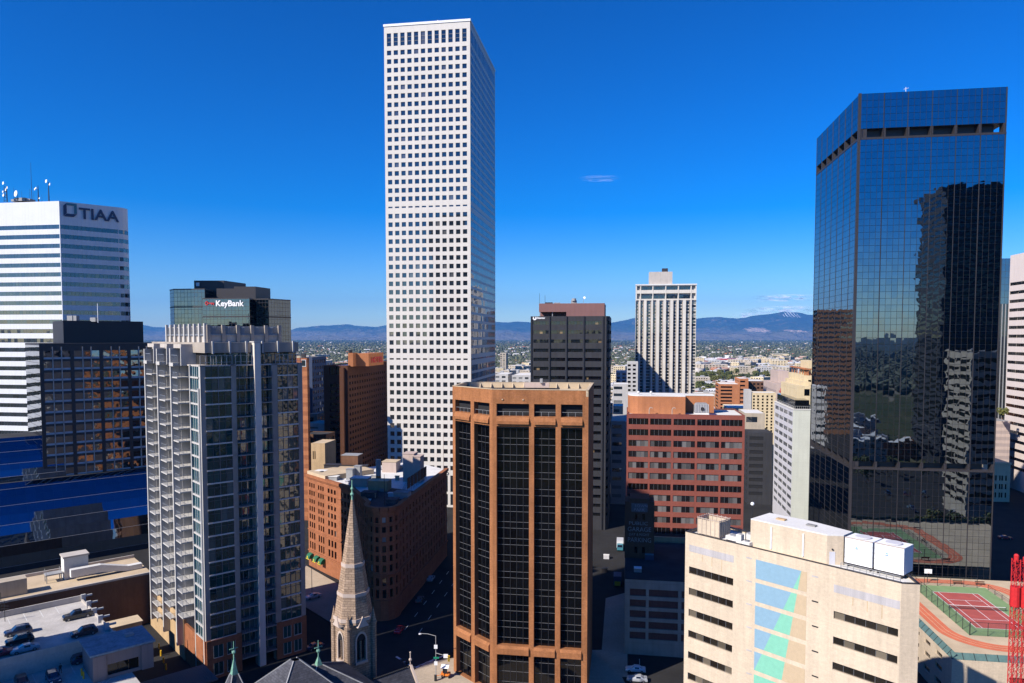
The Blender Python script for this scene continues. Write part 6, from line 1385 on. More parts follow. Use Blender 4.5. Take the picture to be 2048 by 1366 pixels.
def make_car(label, loc, head, kind='suv', col_='paint_black', group=None, cat='car', name='parked_car'):
    """lofted body: beltline and roof sections across the length, wheels and lamps as parts; x forward"""
    t = thing(name, label, cat, loc, group, rz=head); P = CARP[kind]; hw = .92 if kind == 'sedan' else .99
    ca, sa = math.cos(head), math.sin(head)
    def T(x, y, z): return (x + loc[0], y + loc[1], z + loc[2])
    m = MB(); rings = []
    for (x, zb_, zt_) in P:
        cab = zt_ > zb_ + .28; ends = abs(x) > 2.1; w_ = hw * (.90 if ends else 1.0); wt = hw * (.76 if cab else .93) * (.95 if ends else 1)
        rings.append([(-w_ * .96, .30), (-w_, .55), (-w_ * .97, min(zb_, zt_ - .02)), (-wt, zt_ - .02), (-wt * .6, zt_ + .02), (wt * .6, zt_ + .02), (wt, zt_ - .02), (w_ * .97, min(zb_, zt_ - .02)), (w_, .55), (w_ * .96, .30)])
    for (x, _, _), r in zip(P, rings): m.v += [T(x, y, z) for y, z in r]
    k = 10
    for i in range(len(P) - 1):
        for j in range(k): a = i * k + j; b = i * k + (j + 1) % k; m.f.append((a, b, b + k, a + k))
    m.f.append(tuple(range(k - 1, -1, -1))); m.f.append(tuple(range((len(P) - 1) * k, len(P) * k)))
    body = m.build('body', M[col_], t, smooth=False)
    sides = {2: MB(), 6: MB()}; cabs = [i for i, (x, zb_, zt_) in enumerate(P) if zt_ > zb_ + .28]
    def gl(i, j, q0, q1, off=.012):
        (x0, x1) = P[i][0], P[j][0]; r0, r1 = rings[i], rings[j]
        for s_ in (2, 6):
            a, b = (r0[2], r0[3]) if s_ == 2 else (r0[7], r0[6]); c2, d = (r1[2], r1[3]) if s_ == 2 else (r1[7], r1[6]); sg = -1 if s_ == 2 else 1
            L_ = lambda u, v, f: (u[0] + (v[0] - u[0]) * f + sg * off, u[1] + (v[1] - u[1]) * f); g = sides[s_]
            A, B_, C2, D2 = L_(a, b, .12), L_(a, b, .88), L_(c2, d, .12), L_(c2, d, .88); g.poly([T(x0 + (x1 - x0) * q0, A[0], A[1]), T(x0 + (x1 - x0) * q1, C2[0], C2[1]), T(x0 + (x1 - x0) * q1, D2[0], D2[1]), T(x0 + (x1 - x0) * q0, B_[0], B_[1])])
    for i in range(cabs[0], cabs[-1]): gl(i, i + 1, .05, .95)
    for g in sides.values(): g.build('side_window', M['car_glass'], t)
    for nm, i, j in (('windscreen', cabs[-1], cabs[-1] + 1), ('rear_window', cabs[0] - 1, cabs[0])):
        g = MB(); A = [Vector(T(P[i][0], rings[i][q][0], rings[i][q][1])) for q in (3, 6)]; B_ = [Vector(T(P[j][0], rings[j][q][0], rings[j][q][1])) for q in (3, 6)]; up = Vector((0, 0, .02)); mid = lambda a, b, f: a.lerp(b, f)
        p = [mid(A[0], B_[0], .08), mid(A[1], B_[1], .08), mid(A[1], B_[1], .92), mid(A[0], B_[0], .92)]; cxx = sum((q for q in p), Vector()) / 4; g.poly([cxx + (q - cxx) * .9 + up * 1.8 for q in p]); g.build(nm, M['car_glass'], t)
    wr_ = .36 if kind != 'sedan' else .33; xw = 1.42 if kind != 'pickup' else 1.75
    for x in (-xw, xw):
        for y in (-1, 1):
            m = MB(); m.tube(T(x, y * (hw - .20), wr_), T(x, y * (hw + .015), wr_), wr_, 14); wh = m.build('wheel', M['tyre'], t); m = MB(); m.tube(T(x, y * (hw + .0), wr_), T(x, y * (hw + .03), wr_), wr_ * .6, 10); m.build('rim', M['rim'], wh)
    for nm, x, mt in (('headlight', P[-1][0], 'lamp_white'), ('tail_light', P[0][0], 'lamp_red')):
        for y in (-1, 1): m = MB(); s_ = 1 if x > 0 else -1; m.prism([T(x - s_ * .12, y * hw * .62 - .16, 0)[:2], T(x + s_ * .03, y * hw * .62 - .16, 0)[:2], T(x + s_ * .03, y * hw * .62 + .16, 0)[:2], T(x - s_ * .12, y * hw * .62 + .16, 0)[:2]], loc[2] + P[-1 if x > 0 else 0][1] - .22, loc[2] + P[-1 if x > 0 else 0][1] - .06, bottom=True); m.build(nm, M[mt], t)
    if kind == 'pickup': m = MB(); m.prism([T(-2.6, -.8, 0)[:2], T(-.85, -.8, 0)[:2], T(-.85, .8, 0)[:2], T(-2.6, .8, 0)[:2]], loc[2] + 1.1, loc[2] + 1.13); m.build('load_bed', M['black_paint'], t)
    return t
hN, hE = math.atan2(N[1], N[0]), math.atan2(E[1], E[0]); hA, hD = math.atan2(eA[1], eA[0]), math.atan2(dA[1], dA[0])
# ------------------------------------------------------------------ parking roof, bottom left
ZP = 18.0; K = onz(172, 1200, ZP)[:2]                             # far right corner of the upper deck
FR = onz(222, 1278, ZP)[:2]; dl = math.hypot(FR[0] - K[0], FR[1] - K[1])
up = [go(K, S_, 45), go(go(K, S_, 45), E, 0), K, go(K, E, dl)]
deck = [go(K, S_, 48, E, dl), go(K, E, dl), K, go(K, S_, 48)]
pg = thing('parking_garage', 'open parking roof with pale decks, low walls and parked cars at the lower left', 'parking garage', go(K, S_, 20, E, 15) + (0,))
M['deck'] = rough_mat('deck', (.50, .47, .44), .22, .22, .9, 0, fine=.14)
m = MB(); m.prism(deck, 0, ZP); m.build('upper_deck', M['deck'], pg)
ZL = 15.2; low = [go(K, S_, 48, E, dl + 22), go(K, N, .0, E, dl + 22), go(K, E, dl + .02), go(K, S_, 48, E, dl + .02)]
low = [low[3], low[0], low[1], low[2]]; m = MB(); m.prism(low, 0, ZL); m.build('lower_deck', M['deck'], pg)
def pwall(a, b, z0, z1, th=.3, mt='concrete_light'):
    w = Wall(a, b); m = MB(); w.bar(m, 0, w.L, z0, z1, -th, 0); return m.build('parapet', M[mt], pg)
pwall(go(K, S_, 46), go(K, S_, .3), ZP, ZP + 1.25); pwall(go(K, S_, 33, E, -.0), go(K, S_, 46), ZP + 1.25, ZP + 1.9)
pwall(go(K, S_, 47, E, dl), go(K, S_, 1.2, E, dl), ZP, ZP + 1.2); pwall(go(K, S_, 1.0, E, -.0), go(K, E, dl), ZP, ZP + .5)
pwall(go(K, S_, 48, E, dl + 6.5), go(K, S_, 21, E, dl + 6.5), ZL, ZL + 1.2)
pwall(go(K, S_, 34, E, 5.6), go(K, S_, 22.5, E, 5.6), ZP, ZP + 1.3)
for i in range(6):
    m = MB(); a = go(K, E, i * dl / 5); m.prism(box4(go(a, S_, .1), S_, .9, E, .5), ZP, ZP + 1.5); m.prism(box4(go(a, N, 1.2), S_, 2.0, E, .35), ZP + .9, ZP + 1.25, bottom=True); m.build('parapet_pier', M['concrete_white'], pg)
lm = MB()
def pl_line(a, b, z, wd=.12):
    w = Wall(a, b); lm.poly([w.pt(0, z, -wd / 2), w.pt(0, z, wd / 2), w.pt(w.L, z, wd / 2), w.pt(w.L, z, -wd / 2)])
for i in range(12): a = go(K, S_, 6 + i * 2.9, E, .4); pl_line(a, go(a, E, 5.0), ZP + .006)
for i in range(4): a = go(K, S_, .8, E, 2.0 + i * 3.2); pl_line(a, go(a, S_, 5.2), ZP + .006)
for i in range(6): a = go(K, S_, 2 + i * 3, E, dl + .4); pl_line(a, go(a, E, 5), ZL + .006)
for i in range(5): a = go(K, S_, 3 + i * .9, E, dl + 11); pl_line(a, go(a, E, 2.2, S_, 1.8), ZL + .006)
lm.build('stall_line', M['road_paint'], pg)
def deckpt(px, py, z=ZP): return onz(px, py, z)
for lab, px, py, z, hd, kd, cl in (('black pickup parked alone at the right of the upper deck', 155, 1236, ZP, hN + math.pi, 'pickup', 'paint_black'), ('dark maroon suv parked by the low wall near the right of the upper deck', 168, 1270, ZP, hN + math.pi, 'suv', 'paint_maroon'), ('navy blue suv, farthest of the cars at the left of the upper deck', 36, 1268, ZP, hN + math.pi, 'suv', 'paint_navy'), ('black suv parked in front of the navy suv on the upper deck', 39, 1286, ZP, hN + math.pi, 'suv', 'paint_black'), ('silver estate car half hidden by the low wall on the upper deck', 50, 1303, ZP, hN + math.pi, 'sedan', 'paint_silver'), ('red car at the left edge of the parking roof', 2, 1312, ZP, hN, 'sedan', 'paint_red'), ('white hatchback parked below the wall on the lower deck', 53, 1330, ZL, hN, 'suv', 'paint_white'), ('navy suv parked beside the blue roofed stair house', 170, 1322, ZL, hN, 'suv', 'paint_navy'), ('dark blue suv seen from behind at the bottom edge', 107, 1362, ZL, hE + math.pi / 2 * 0, 'suv', 'paint_navy'), ('brown suv with roof rails at the bottom edge', 44, 1372, ZL, hE, 'suv', 'paint_maroon'), ('black car at the left edge of the lower deck', 0, 1345, ZL, hN, 'sedan', 'paint_black')):
    p = deckpt(px, py, z); make_car(lab, p, hd, kd, cl, 'cars on the parking roof')
# stair house with bluish metal roof
q = onz(186, 1366, ZL)[:2]; sh = thing('stair_house', 'small grey stair house with a streaked bluish metal roof on the parking deck', 'stair house', go(q, N, 4, W_, 3) + (ZL,))
zs_ = zat(go(q, N, 1, W_, 0), 1311); b = box4(q, N, 10.0, W_, 8.5); wm = MB(); wx = walls(b); o = []
M['siding'] = rough_mat('siding', (.24, .20, .195), .06, .3, .8, .05, joint=(1.2, 0), jw=.05, jdark=.8); M['blue_roof'] = rough_mat('blue_roof', (.22, .30, .36), .3, .5, .6, 0, fine=.3)
punch(wx[0], wm, ZL, zs_, [(2.4, 7.6)], [(ZL + .6, ZL + 2.6)], .3, o); shell(b, ZL, zs_, wm, skip=(0,)); wm.build('wall', M['siding'], sh); emit('window', o, sh, M['black_glass'], 4, split=3)
m = MB(); m.prism([go(go(p, N, -.4 if i in (0, 3) else .4), W_, -.4 if i in (0, 1) else .4) for i, p in enumerate(b)], zs_, zs_ + .35, bottom=True); m.build('roof', M['blue_roof'], sh); m = MB(); a = go(q, N, 6.5, W_, 4.4); m.prism(box4(a, N, 1.4, W_, 1.1), zs_ + .35, zs_ + .8); m.build('roof_hatch', M['steel'], sh)
m = MB(); wx[0].bar(m, 0, 2.1, ZL, zs_ - .1, .0, .35); m.build('corner_pier', M['siding'], sh); m = MB(); wx[0].bar(m, 8.0, 10.0, ZL, zs_ - .1, 0, .35); m.build('corner_pier', M['siding'], sh)
for i in range(2): m = MB(); a = go(q, N, -.9, W_, 3.0 + 1.6 * i); m.tube(a + (ZL,), a + (ZL + 1.3,), .16, 8); tag(m.build('bollard', M['yellow_paint'], loc=a + (ZL,)), ('yellow bollard nearer the stair house on the parking deck', 'yellow bollard farther from the stair house corner')[i], 'bollard', 'yellow bollards on the deck')
# person walking on the lower deck: one skinned body in mid stride
def person(name, label, loc, heading, top, legs_c, group=None):
    sc_ = 1.0; t = thing(name, label, 'person', loc, group, rz=heading)
    V = [(0, 0, .95), (0, 0, 1.20), (0, 0, 1.42), (0, 0, 1.52), (.03, 0, 1.62), (.02, 0, 1.74), (0, .10, .90), (.22, .11, .50), (.10, .11, .09), (.25, .12, .05), (0, -.10, .90), (-.16, -.11, .50), (-.42, -.11, .16), (-.30, -.12, .07), (0, .19, 1.40), (-.10, .25, 1.12), (-.02, .26, .90), (.01, .26, .82), (0, -.19, 1.40), (.12, -.25, 1.14), (.28, -.24, .98), (.34, -.24, .92)]
    Ed = [(0, 1), (1, 2), (2, 3), (3, 4), (4, 5), (0, 6), (6, 7), (7, 8), (8, 9), (0, 10), (10, 11), (11, 12), (12, 13), (2, 14), (14, 15), (15, 16), (16, 17), (2, 18), (18, 19), (19, 20), (20, 21)]
    Rr = [.15, .13, .15, .06, .095, .085, .10, .07, .05, .045, .10, .07, .05, .045, .07, .05, .036, .035, .07, .05, .036, .035]
    for base, dirx in ((17, 0.0), (21, .06)):                       # five fingers on each hand
        bx, by, bz = V[base]
        for f in range(5):
            dy = (f - 2) * .016; ln = (.05, .075, .082, .076, .06)[f]; V.append((bx + (.03 if f == 0 else dirx * .5) + .0, by + dy, bz - ln)); Rr.append(.009); Ed.append((base, len(V) - 1))
    me = bpy.data.meshes.new('body'); me.from_pydata(V, Ed, []); o = bpy.data.objects.new('body', me); col.objects.link(o); o.parent = t; ORG[o.name] = loc
    o.modifiers.new('skin', 'SKIN'); sk = me.skin_vertices[0].data
    for i, r in enumerate(Rr): sk[i].radius = (r, r)
    sk[0].use_root = True; ss = o.modifiers.new('sub', 'SUBSURF'); ss.levels = 1; ss.render_levels = 1
    nm = NT('skin_and_clothes_' + name); z = nm.n('ShaderNodeSeparateXYZ'); tc = nm.n('ShaderNodeTexCoord'); nm.l(tc.outputs['Object'], z.inputs[0])
    c1 = nm.mix(nm.math('GREATER_THAN', z.outputs[2], .95), legs_c, top); c2 = nm.mix(nm.math('GREATER_THAN', z.outputs[2], 1.5), c1, (.42, .26, .19)); nm.set(c2, .8); me.materials.append(nm.m)
    h = MB(); h.ball((loc[0] + .0, loc[1], loc[2] + 1.75), .105, 10, 6, .75); h.build('hair', M['black_paint'], t); return t
p = onz(121, 1346, ZL); person('person', 'person in dark clothes striding across the lower parking deck', p, hE + math.pi, (.02, .022, .03), (.025, .025, .03))
# ------------------------------------------------------------------ long low roof and wall behind the parking roof
A1 = (-97.0, 192.0); wz = zat(A1, 1143); WL = go(A1, S_, 85); w = Wall(WL, A1)
lb = thing('long_building', 'long low building with a tan flat roof and a dark blank brick wall', 'building', go(A1, S_, 40, W_, 9) + (0,)); pl = [WL, A1, go(A1, W_, 19), go(WL, W_, 19)]
wm = MB(); wm.prism(pl, 0, wz - .5, top=False); wm.build('wall', M['dark_brick'], lb); m = MB(); m.poly([(p[0], p[1], wz - .5) for p in pl]); m.build('roof', M['roof_tan'], lb)
m = MB(); w.bar(m, 0, w.L, wz - .5, wz, -.5, .05); wb = Wall(pl[2], pl[3]); wb.bar(m, 0, wb.L, wz - .5, wz + .3, -.4, 0); m.build('parapet', M['concrete_light'], lb)
def wq(px, py, o): ww = Wall(w.xy(0, -o), w.xy(w.L, -o)); return ww.xy(meet(ww.p, ww.u, px, py))
a = wq(20, 1170, 4); m = MB(); m.prism(box4(go(a, S_, 40), N, 40 + 3.5, W_, 3.5), wz - .5, wz + 3.4); m.build('roof_block', M['concrete_beige'], lb)
hs = thing('roof_stair', 'white steel stair and hut climbing over the long tan roof', 'stair', wq(155, 1150, 7) + (wz - .5,)); a = wq(128, 1130, 9.5); m = MB(); m.prism(box4(a, N, 5.6, W_, 4), wz - .5, wz + 5.2); m.build('hut', M['roof_white'], hs); m = MB(); m.prism(box4(go(a, N, -.25, E, .25), N, 6.1, W_, 4.5), wz + 5.2, wz + 5.6, bottom=True); m.build('hut_roof', M['concrete_light'], hs)
m = MB(); ww = Wall(go(a, N, 1.0, E, 2.2), go(a, N, 19, E, 2.2)); m.hexa([ww.pt(0, wz + .6, .9), ww.pt(7, wz + .6, .9), ww.pt(7, wz + .6, -.9), ww.pt(0, wz + .6, -.9), ww.pt(0, wz + 2.6, .9), ww.pt(7, wz + 2.6, .9), ww.pt(7, wz + 2.6, -.9), ww.pt(0, wz + 2.6, -.9)]); m.hexa([ww.pt(7, wz + .6, .9), ww.pt(13.5, wz - .4, .9), ww.pt(13.5, wz - .4, -.9), ww.pt(7, wz + .6, -.9), ww.pt(7, wz + 2.6, .9), ww.pt(13.5, wz + .9, .9), ww.pt(13.5, wz + .9, -.9), ww.pt(7, wz + 2.6, -.9)]); m.hexa([ww.pt(13.5, wz - .4, .9), ww.pt(17, wz - .4, .9), ww.pt(17, wz - .4, -.9), ww.pt(13.5, wz - .4, -.9), ww.pt(13.5, wz + .9, .9), ww.pt(17, wz + .9, .9), ww.pt(17, wz + .9, -.9), ww.pt(13.5, wz + .9, -.9)]); m.build('stair_flight', M['roof_white'], hs)
m = MB(); bq = go(a, S_, 4.2, E, .5); m.prism(box4(bq, N, 3.8, W_, 3), wz + 1.4, wz + 1.7, bottom=True)
for (i, j) in ((.2, .2), (3.5, .2), (.2, 2.7), (3.5, 2.7)): g_ = go(bq, N, i, W_, j); m.tube(g_ + (wz - .5,), g_ + (wz + 1.4,), .12, 5); m.tube(g_ + (wz + 1.7,), g_ + (wz + 2.8,), .05, 4)
m.build('platform', M['steel'], hs)
for i, (px, py) in enumerate(((3, 1195), (10, 1212))):
    g_ = onz(px, 1235 + i * 8, ZP); m = MB(); m.tube(g_, (g_[0], g_[1], zat(g_[:2], py - 10)), .06, 5)
    for q in range(3): m.tube((g_[0] - .7, g_[1], zat(g_[:2], py) - q * .6), (g_[0] + .9, g_[1], zat(g_[:2], py) - q * .6), .04, 4)
    tag(m.build('aerial', M['iron'], loc=g_), ('thin aerial pole farther left on the parking roof', 'thin aerial pole nearer the parked cars')[i], 'aerial')
# small tan building and gravel yard between garage and apartment tower
q = onz(284, 1243, 9)[:2]; yb = thing('low_block', 'little tan flat roofed block in the shaded yard behind the parking roof', 'building', go(q, S_, 7, W_, 2) + (0,)); m = MB(); m.prism([go(q, S_, 15), q, go(q, W_, 4.5), go(q, S_, 15, W_, 4.5)], 0, 9); m.build('wall', M['tan_brick'], yb); m = MB(); m.prism([go(q, S_, 15.2, E, .2), go(q, E, .2, N, .2), go(q, W_, 4.7, N, .2), go(q, S_, 15.2, W_, 4.7)], 9, 9.25, bottom=True); m.build('roof', M['roof_tan'], yb)
p = onz(265, 1295, .02); make_car('black suv parked in the dark yard beside the little tan block', p, hN, 'suv', 'paint_black')
for i, (px, py) in enumerate(((322, 1312), (327, 1326), (332, 1340), (318, 1298))):
    g_ = onz(px, py, 0); m = MB(); m.tube(g_, (g_[0], g_[1], 1.4), .2, 8); tag(m.build('bollard', M['yellow_paint'], loc=g_), 'yellow bollard along the foot of the apartment tower', 'bollard', 'yellow bollards by the apartment tower')
g_ = onz(300, 1366, 6)[:2]; M['ribbed_roof'] = rough_mat('ribbed_roof', (.13, .125, .13), .08, .3, .7, 0); cr = thing('carport', 'dark ribbed metal carport roof at the bottom edge beside the apartment tower', 'carport', g_ + (0,)); m = MB(); m.prism([go(g_, S_, 16, E, 5), go(g_, N, 12, E, 5), go(g_, N, 12, W_, 4), go(g_, S_, 16, W_, 4)], 4.6, 4.9, bottom=True)
for q in range(60): a = go(g_, S_, 15.6 - q * .46, E, 4.9); m.tube(a + (4.93,), go(a, W_, 8.8) + (4.93,), .06, 4)
m.build('roof', M['ribbed_roof'], cr)
for (i, j) in ((-15, 4), (11, 4), (-15, -3), (11, -3)): m = MB(); a = go(g_, N, i, E, j); m.tube(a + (0,), a + (4.6,), .15, 6); m.build('post', M['iron'], cr)
# ------------------------------------------------------------------ stone church with spire
Q = at(696, 1290, 112)[:2]; ts = 4.6; zb = zat(Q, 1262); ztip = zat(at(706, 990, 116)[:2], 990); chs = thing('stone_church', 'pink grey stone church with a tall rough spire and slate roofs at the bottom centre', 'church', go(Q, N, 3, W_, 3) + (0,))
tw = [go(Q, W_, ts), Q, go(Q, N, ts), go(Q, N, ts, W_, ts)]; zst = zat(Q, 1252); wm = MB(); wl_ = walls(tw); o = []
for i in (0, 1):
    ww = wl_[i]; cxx = ww.L / 2; us = [(cxx - .78, cxx - .08), (cxx + .08, cxx + .78)]; punch(ww, wm, 0, zst + .8, us, [(zst - 6.2, zst - 3.0)], .5, o)
for i in (2, 3): wl_[i].quad(wm, 0, wl_[i].L, 0, zst + .8)
wm.build('tower_wall', M['spire_stone'], chs); emit('louvre_opening', o, chs, M['void'], 10)
for i in (0, 1):
    ww = wl_[i]; m = MB(); cxx = ww.L / 2
    for ring, (r0, r1, zc_, h_) in enumerate(((.8, 1.05, zst - 3.0, 1.15),)):
        n_ = 12
        for q in range(n_):
            f = lambda r, a: (cxx + r * math.cos(a), zc_ + (r * h_ / .8) * math.sin(a)); a0, a1 = math.pi * q / n_, math.pi * (q + 1) / n_; m.poly([ww.pt(*f(r0, a0), .12), ww.pt(*f(r1, a0), .12), ww.pt(*f(r1, a1), .12), ww.pt(*f(r0, a1), .12)])
    for sg in (-1, 1): ww.bar(m, cxx + sg * .93 - .13, cxx + sg * .93 + .13, zst - 6.4, zst - 3.0, 0, .13)
    ww.bar(m, cxx - 1.1, cxx + 1.1, zst - 6.7, zst - 6.3, 0, .3); m.build('window_arch', M['trim_stone'], chs)
    m = MB()
    for q in range(12): f = lambda r, a: (cxx + r * math.cos(a), zst - 3.0 + (r * 1.15 / .8) * math.sin(a)); m.poly([ww.pt(cxx, zst - 3.02, .02), ww.pt(*f(.79, math.pi * q / 12), .02), ww.pt(*f(.79, math.pi * (q + 1) / 12), .02)])
    m.build('tracery', M['void'], chs)
ctr = go(Q, N, ts / 2, W_, ts / 2); base = []
for i in range(8): a = GB * -1 + math.pi / 8 + i * math.pi / 4; base.append(a)
def octr(r, rot=math.pi / 8): return [(ctr[0] + r * math.cos(hN + rot + i * math.pi / 4), ctr[1] + r * math.sin(hN + rot + i * math.pi / 4)) for i in range(8)]
m = MB(); nseg = 16; R0 = 3.15; prev = None
for i in range(nseg + 1):
    f = i / nseg; r = R0 * (1 - f) ** 1.0 * .98 + .10; ring = [p + (zst + f * (ztip - zst),) for p in octr(r)]
    if prev:
        for k_ in range(8): m.poly([prev[k_], prev[(k_ + 1) % 8], ring[(k_ + 1) % 8], ring[k_]])
    prev = ring
m.build('spire', M['spire_stone'], chs)
for f in (.44, .21, .015): m = MB(); r = R0 * (1 - f) * .98 + .16; z = zst + f * (ztip - zst); m.prism(octr(r), z, z + .55, bottom=True); m.build('band_course', M['trim_stone'], chs)
m = MB(); m.tube(ctr + (ztip - .6,), ctr + (ztip + 2.6,), .2, 6, .08); m.ball(ctr + (ztip + .3,), .32); m.ball(ctr + (ztip + 1.2,), .26); m.build('finial', M['copper_green'], chs)
for (i, j) in ((0, 0), (1, 0), (0, 1), (1, 1)):                    # corner pinnacles
    a = go(Q, N, i * ts, W_, j * ts); m = MB(); m.tube(a + (0,), a + (zst - .6,), .48, 8); m.tube(a + (zst - .6,), a + (zst - .3,), .6, 8); m.cone(a + (zst - .3,), .45, 2.4, 8); m.build('pinnacle', M['spire_stone'], chs)
for i in (0, 1):                                                    # small gables at the spire foot
    ww = wl_[i]; m = MB(); cxx = ww.L / 2; n0 = len(m.v); m.v += [ww.pt(cxx - 1.0, zst - .5, .9), ww.pt(cxx + 1.0, zst - .5, .9), ww.pt(cxx, zst + 1.1, .75), ww.pt(cxx - 1.0, zst - .5, -1.0), ww.pt(cxx + 1.0, zst - .5, -1.0), ww.pt(cxx, zst + 1.1, -1.0)]; m.f += [(0, 1, 2), (1, 4, 5, 2), (0, 2, 5, 3)]; m.build('gable', M['trim_stone'], chs)
def gable_roof(name, w_, u0, u1, d0, d1, ze, zr_, mat, parent, wallmat=None):
    """ridge runs along the wall direction of w_ from u0 to u1; depth d0..d1 behind it"""
    m = MB(); dm = (d0 + d1) / 2
    A0, A1, B0, B1, C0, C1 = w_.pt(u0, ze, -d0), w_.pt(u1, ze, -d0), w_.pt(u0, zr_, -dm), w_.pt(u1, zr_, -dm), w_.pt(u0, ze, -d1), w_.pt(u1, ze, -d1)
    m.poly([A0, A1, B1, B0]); m.poly([C1, C0, B0, B1]); m.build(name, M[mat], parent); m = MB(); m.poly([A0, B0, C0]); m.poly([A1, C1, B1])
    for (a, b) in ((A0, A1), (C1, C0), (A1, C1), (C0, A0)): m.poly([(a[0], a[1], 0), (b[0], b[1], 0), b, a])
    m.build('wall', M[wallmat or 'spire_stone'], parent)
wN_ = Wall(go(Q, N, 1.0, E, 1.2), go(Q, N, 16, E, 1.2)); zrd = zat(go(Q, N, 10), 1322)
rg = thing('church_hall', 'slate gabled church roof with a cresting ridge beside the spire', 'church', wN_.pt(7, 0, -3)); w2 = Wall(go(Q, S_, 1.6, E, .4), go(Q, N, 9.6, E, .4)); zrd = zat(w2.xy(9), 1330); gable_roof('slate_roof', w2, 0, w2.L, -8.5, 3.0, zrd - 7.0, zrd, 'slate', rg); m = MB()
for q in range(34): u = .3 + q * (w2.L - .6) / 33; m.ball(w2.pt(u, zrd + .12, 2.75), .14, 5, 4)
m.build('ridge_cresting', M['iron'], rg); m = MB(); a = w2.pt(w2.L, zrd, 2.75); m.tube(a, (a[0], a[1], a[2] + 2.4), .1, 6); m.ball((a[0], a[1], a[2] + 1.2), .28); m.ball((a[0], a[1], a[2] + 2.4), .16); m.build('finial', M['trim_stone'], rg)
m = MB(); 
for d in (-8.6, 3.1): m.tube(w2.pt(w2.L + .1, zrd - 7.0, -d), w2.pt(w2.L + .1, zrd + .2, 2.75), .28, 5)
m.build('gable_coping', M['trim_stone'], rg)
def pyramid(label, px, pytip, Y, half, drop, cop=True):
    drop *= 1.0
    q = at(px, pytip, Y); tt = thing('church_roof', label, 'roof', q[:2] + (0,)); ctr_ = q[:2]; c4 = [go(ctr_, N, sx * half, E, sy * half) for sx, sy in ((-1, 1), (1, 1), (1, -1), (-1, -1))]; zt_ = q[2]; m = MB(); ct = [go(ctr_, N, sx * .42, E, sy * .42) for sx, sy in ((-1, 1), (1, 1), (1, -1), (-1, -1))]; zc_ = zt_ - .25 - .42 * drop / half
    for i in range(4): j = (i + 1) % 4; m.poly([c4[i] + (zt_ - drop,), c4[j] + (zt_ - drop,), ct[j] + (zc_,), ct[i] + (zc_,)])
    m.build('slate_roof', M['slate'], tt); m = MB(); n0 = 0
    for i in range(4): j = (i + 1) % 4; m.poly([go(ctr_, N, (ct[i][0] - ctr_[0]) * 0, E, 0) + (zt_ + .9,), ct[i] + (zc_,), ct[j] + (zc_,)])
    m.tube(ctr_ + (zt_ + .5,), ctr_ + (zt_ + 3.0,), .12, 6, .05); m.ball(ctr_ + (zt_ + 1.5,), .3); m.tube(go(ctr_, N, -.6) + (zt_ + 2.0,), go(ctr_, N, .6) + (zt_ + 2.0,), .07, 5); (m if cop else MB()).build('copper_cap', M['copper_green'], tt); m = MB(); m.prism([go(ctr_, N, sx * (half - .3), E, sy * (half - .3)) for sx, sy in ((-1, 1), (1, 1), (1, -1), (-1, -1))], 0, zt_ - drop); m.build('wall', M['spire_stone'], tt)
    m = MB()
    for i in range(4): m.tube(c4[i] + (zt_ - drop + .03,), ct[i] + (zc_ + .03,), .09, 4)
    m.build('hip_ridge', M['steel'], tt); return tt
pyramid('steep slate roof with a green copper cap left of the spire foot', 637, 1322, 100, 8.5, 5.6)
pyramid('pale steep turret roof with a green copper cap in front of the apartment tower', 468, 1325, 98, 2.2, 7.0)
pyramid('plain dark edged slate roof peak left of the copper capped church roof', 590, 1309, 96, 5.0, 5.2, False)
# ------------------------------------------------------------------ streets
def slab(name, pts, z0, z1, mat): m = MB(); m.prism(pts, z0, z1); return tag(m.build(name, M[mat], loc=(pts[0][0], pts[0][1], z0)), kind='structure')
g0 = onz(610, 1215, 0)[:2]
slab('pavement', [(-63.0, 207), (-47, 189), (-44.0, 192.5), (-50.0, 216.5), (-68.0, 238.0), (-84, 258), (-88, 252)], .02, .15, 'sidewalk')
a = onz(880, 1336, 0)[:2]; cB = at(985, 779, 152)[:2]; slab('pavement', [go(cB, S_, 9, W_, 20), go(cB, S_, 9, E, 9), go(cB, E, 30, S_, 4), go(cB, eA, 30, dA, 2), go(cB, eA, 24, dA, 26), go(cB, W_, 16, N, 14), go(cB, W_, 22, N, -2)], .02, .15, 'sidewalk')
rm = MB()
def stripe(cx_, cy_, d, l, w_): n_ = (d[1], -d[0]); rm.poly([go((cx_, cy_), d, s1 * l / 2, n_, s2 * w_ / 2) + (.026,) for s1, s2 in ((-1, -1), (-1, 1), (1, 1), (1, -1))])
for i in range(9): a = onz(800 + i * 9, 1318 + i * 5.5, 0); stripe(a[0], a[1], W_, 3.4, .55)
for i in range(7): a = onz(792 + i * 14, 1352 - i * 6, 0); stripe(a[0], a[1], N, 3.2, .55)
for i in range(16): a = go((-24, 186), dA, i * 9); stripe(a[0], a[1], dA, 3.2, .16)
for i in range(16): a = go((-28, 188), dA, i * 9); stripe(a[0], a[1], dA, 3.2, .16)
for i in range(14): a = go((-50, 200), W_, i * 8); stripe(a[0], a[1], W_, 3, .16)
for i in range(12): a = go((27.5, 150), dA, i * 9); stripe(a[0], a[1], dA, 3, .14)
tag(rm.build('road_marking', M['road_paint'], loc=(-30, 180, .026)), kind='structure')
al = [(20.5, 150), (27, 150), go((27, 150), dA, 130), go((20.5, 150), dA, 130)]; slab('alley', [go((19.9, 160), dA, 0), (26.2, 160), go((26.2, 160), dA, 55), go((19.9, 160), dA, 50)], .024, .06, 'sidewalk')
p = onz(627, 1195, .15); make_car('silver white sedan driving beside the brownstone hotel awnings', onz(626, 1196, .15), hN + math.pi, 'sedan', 'paint_white')
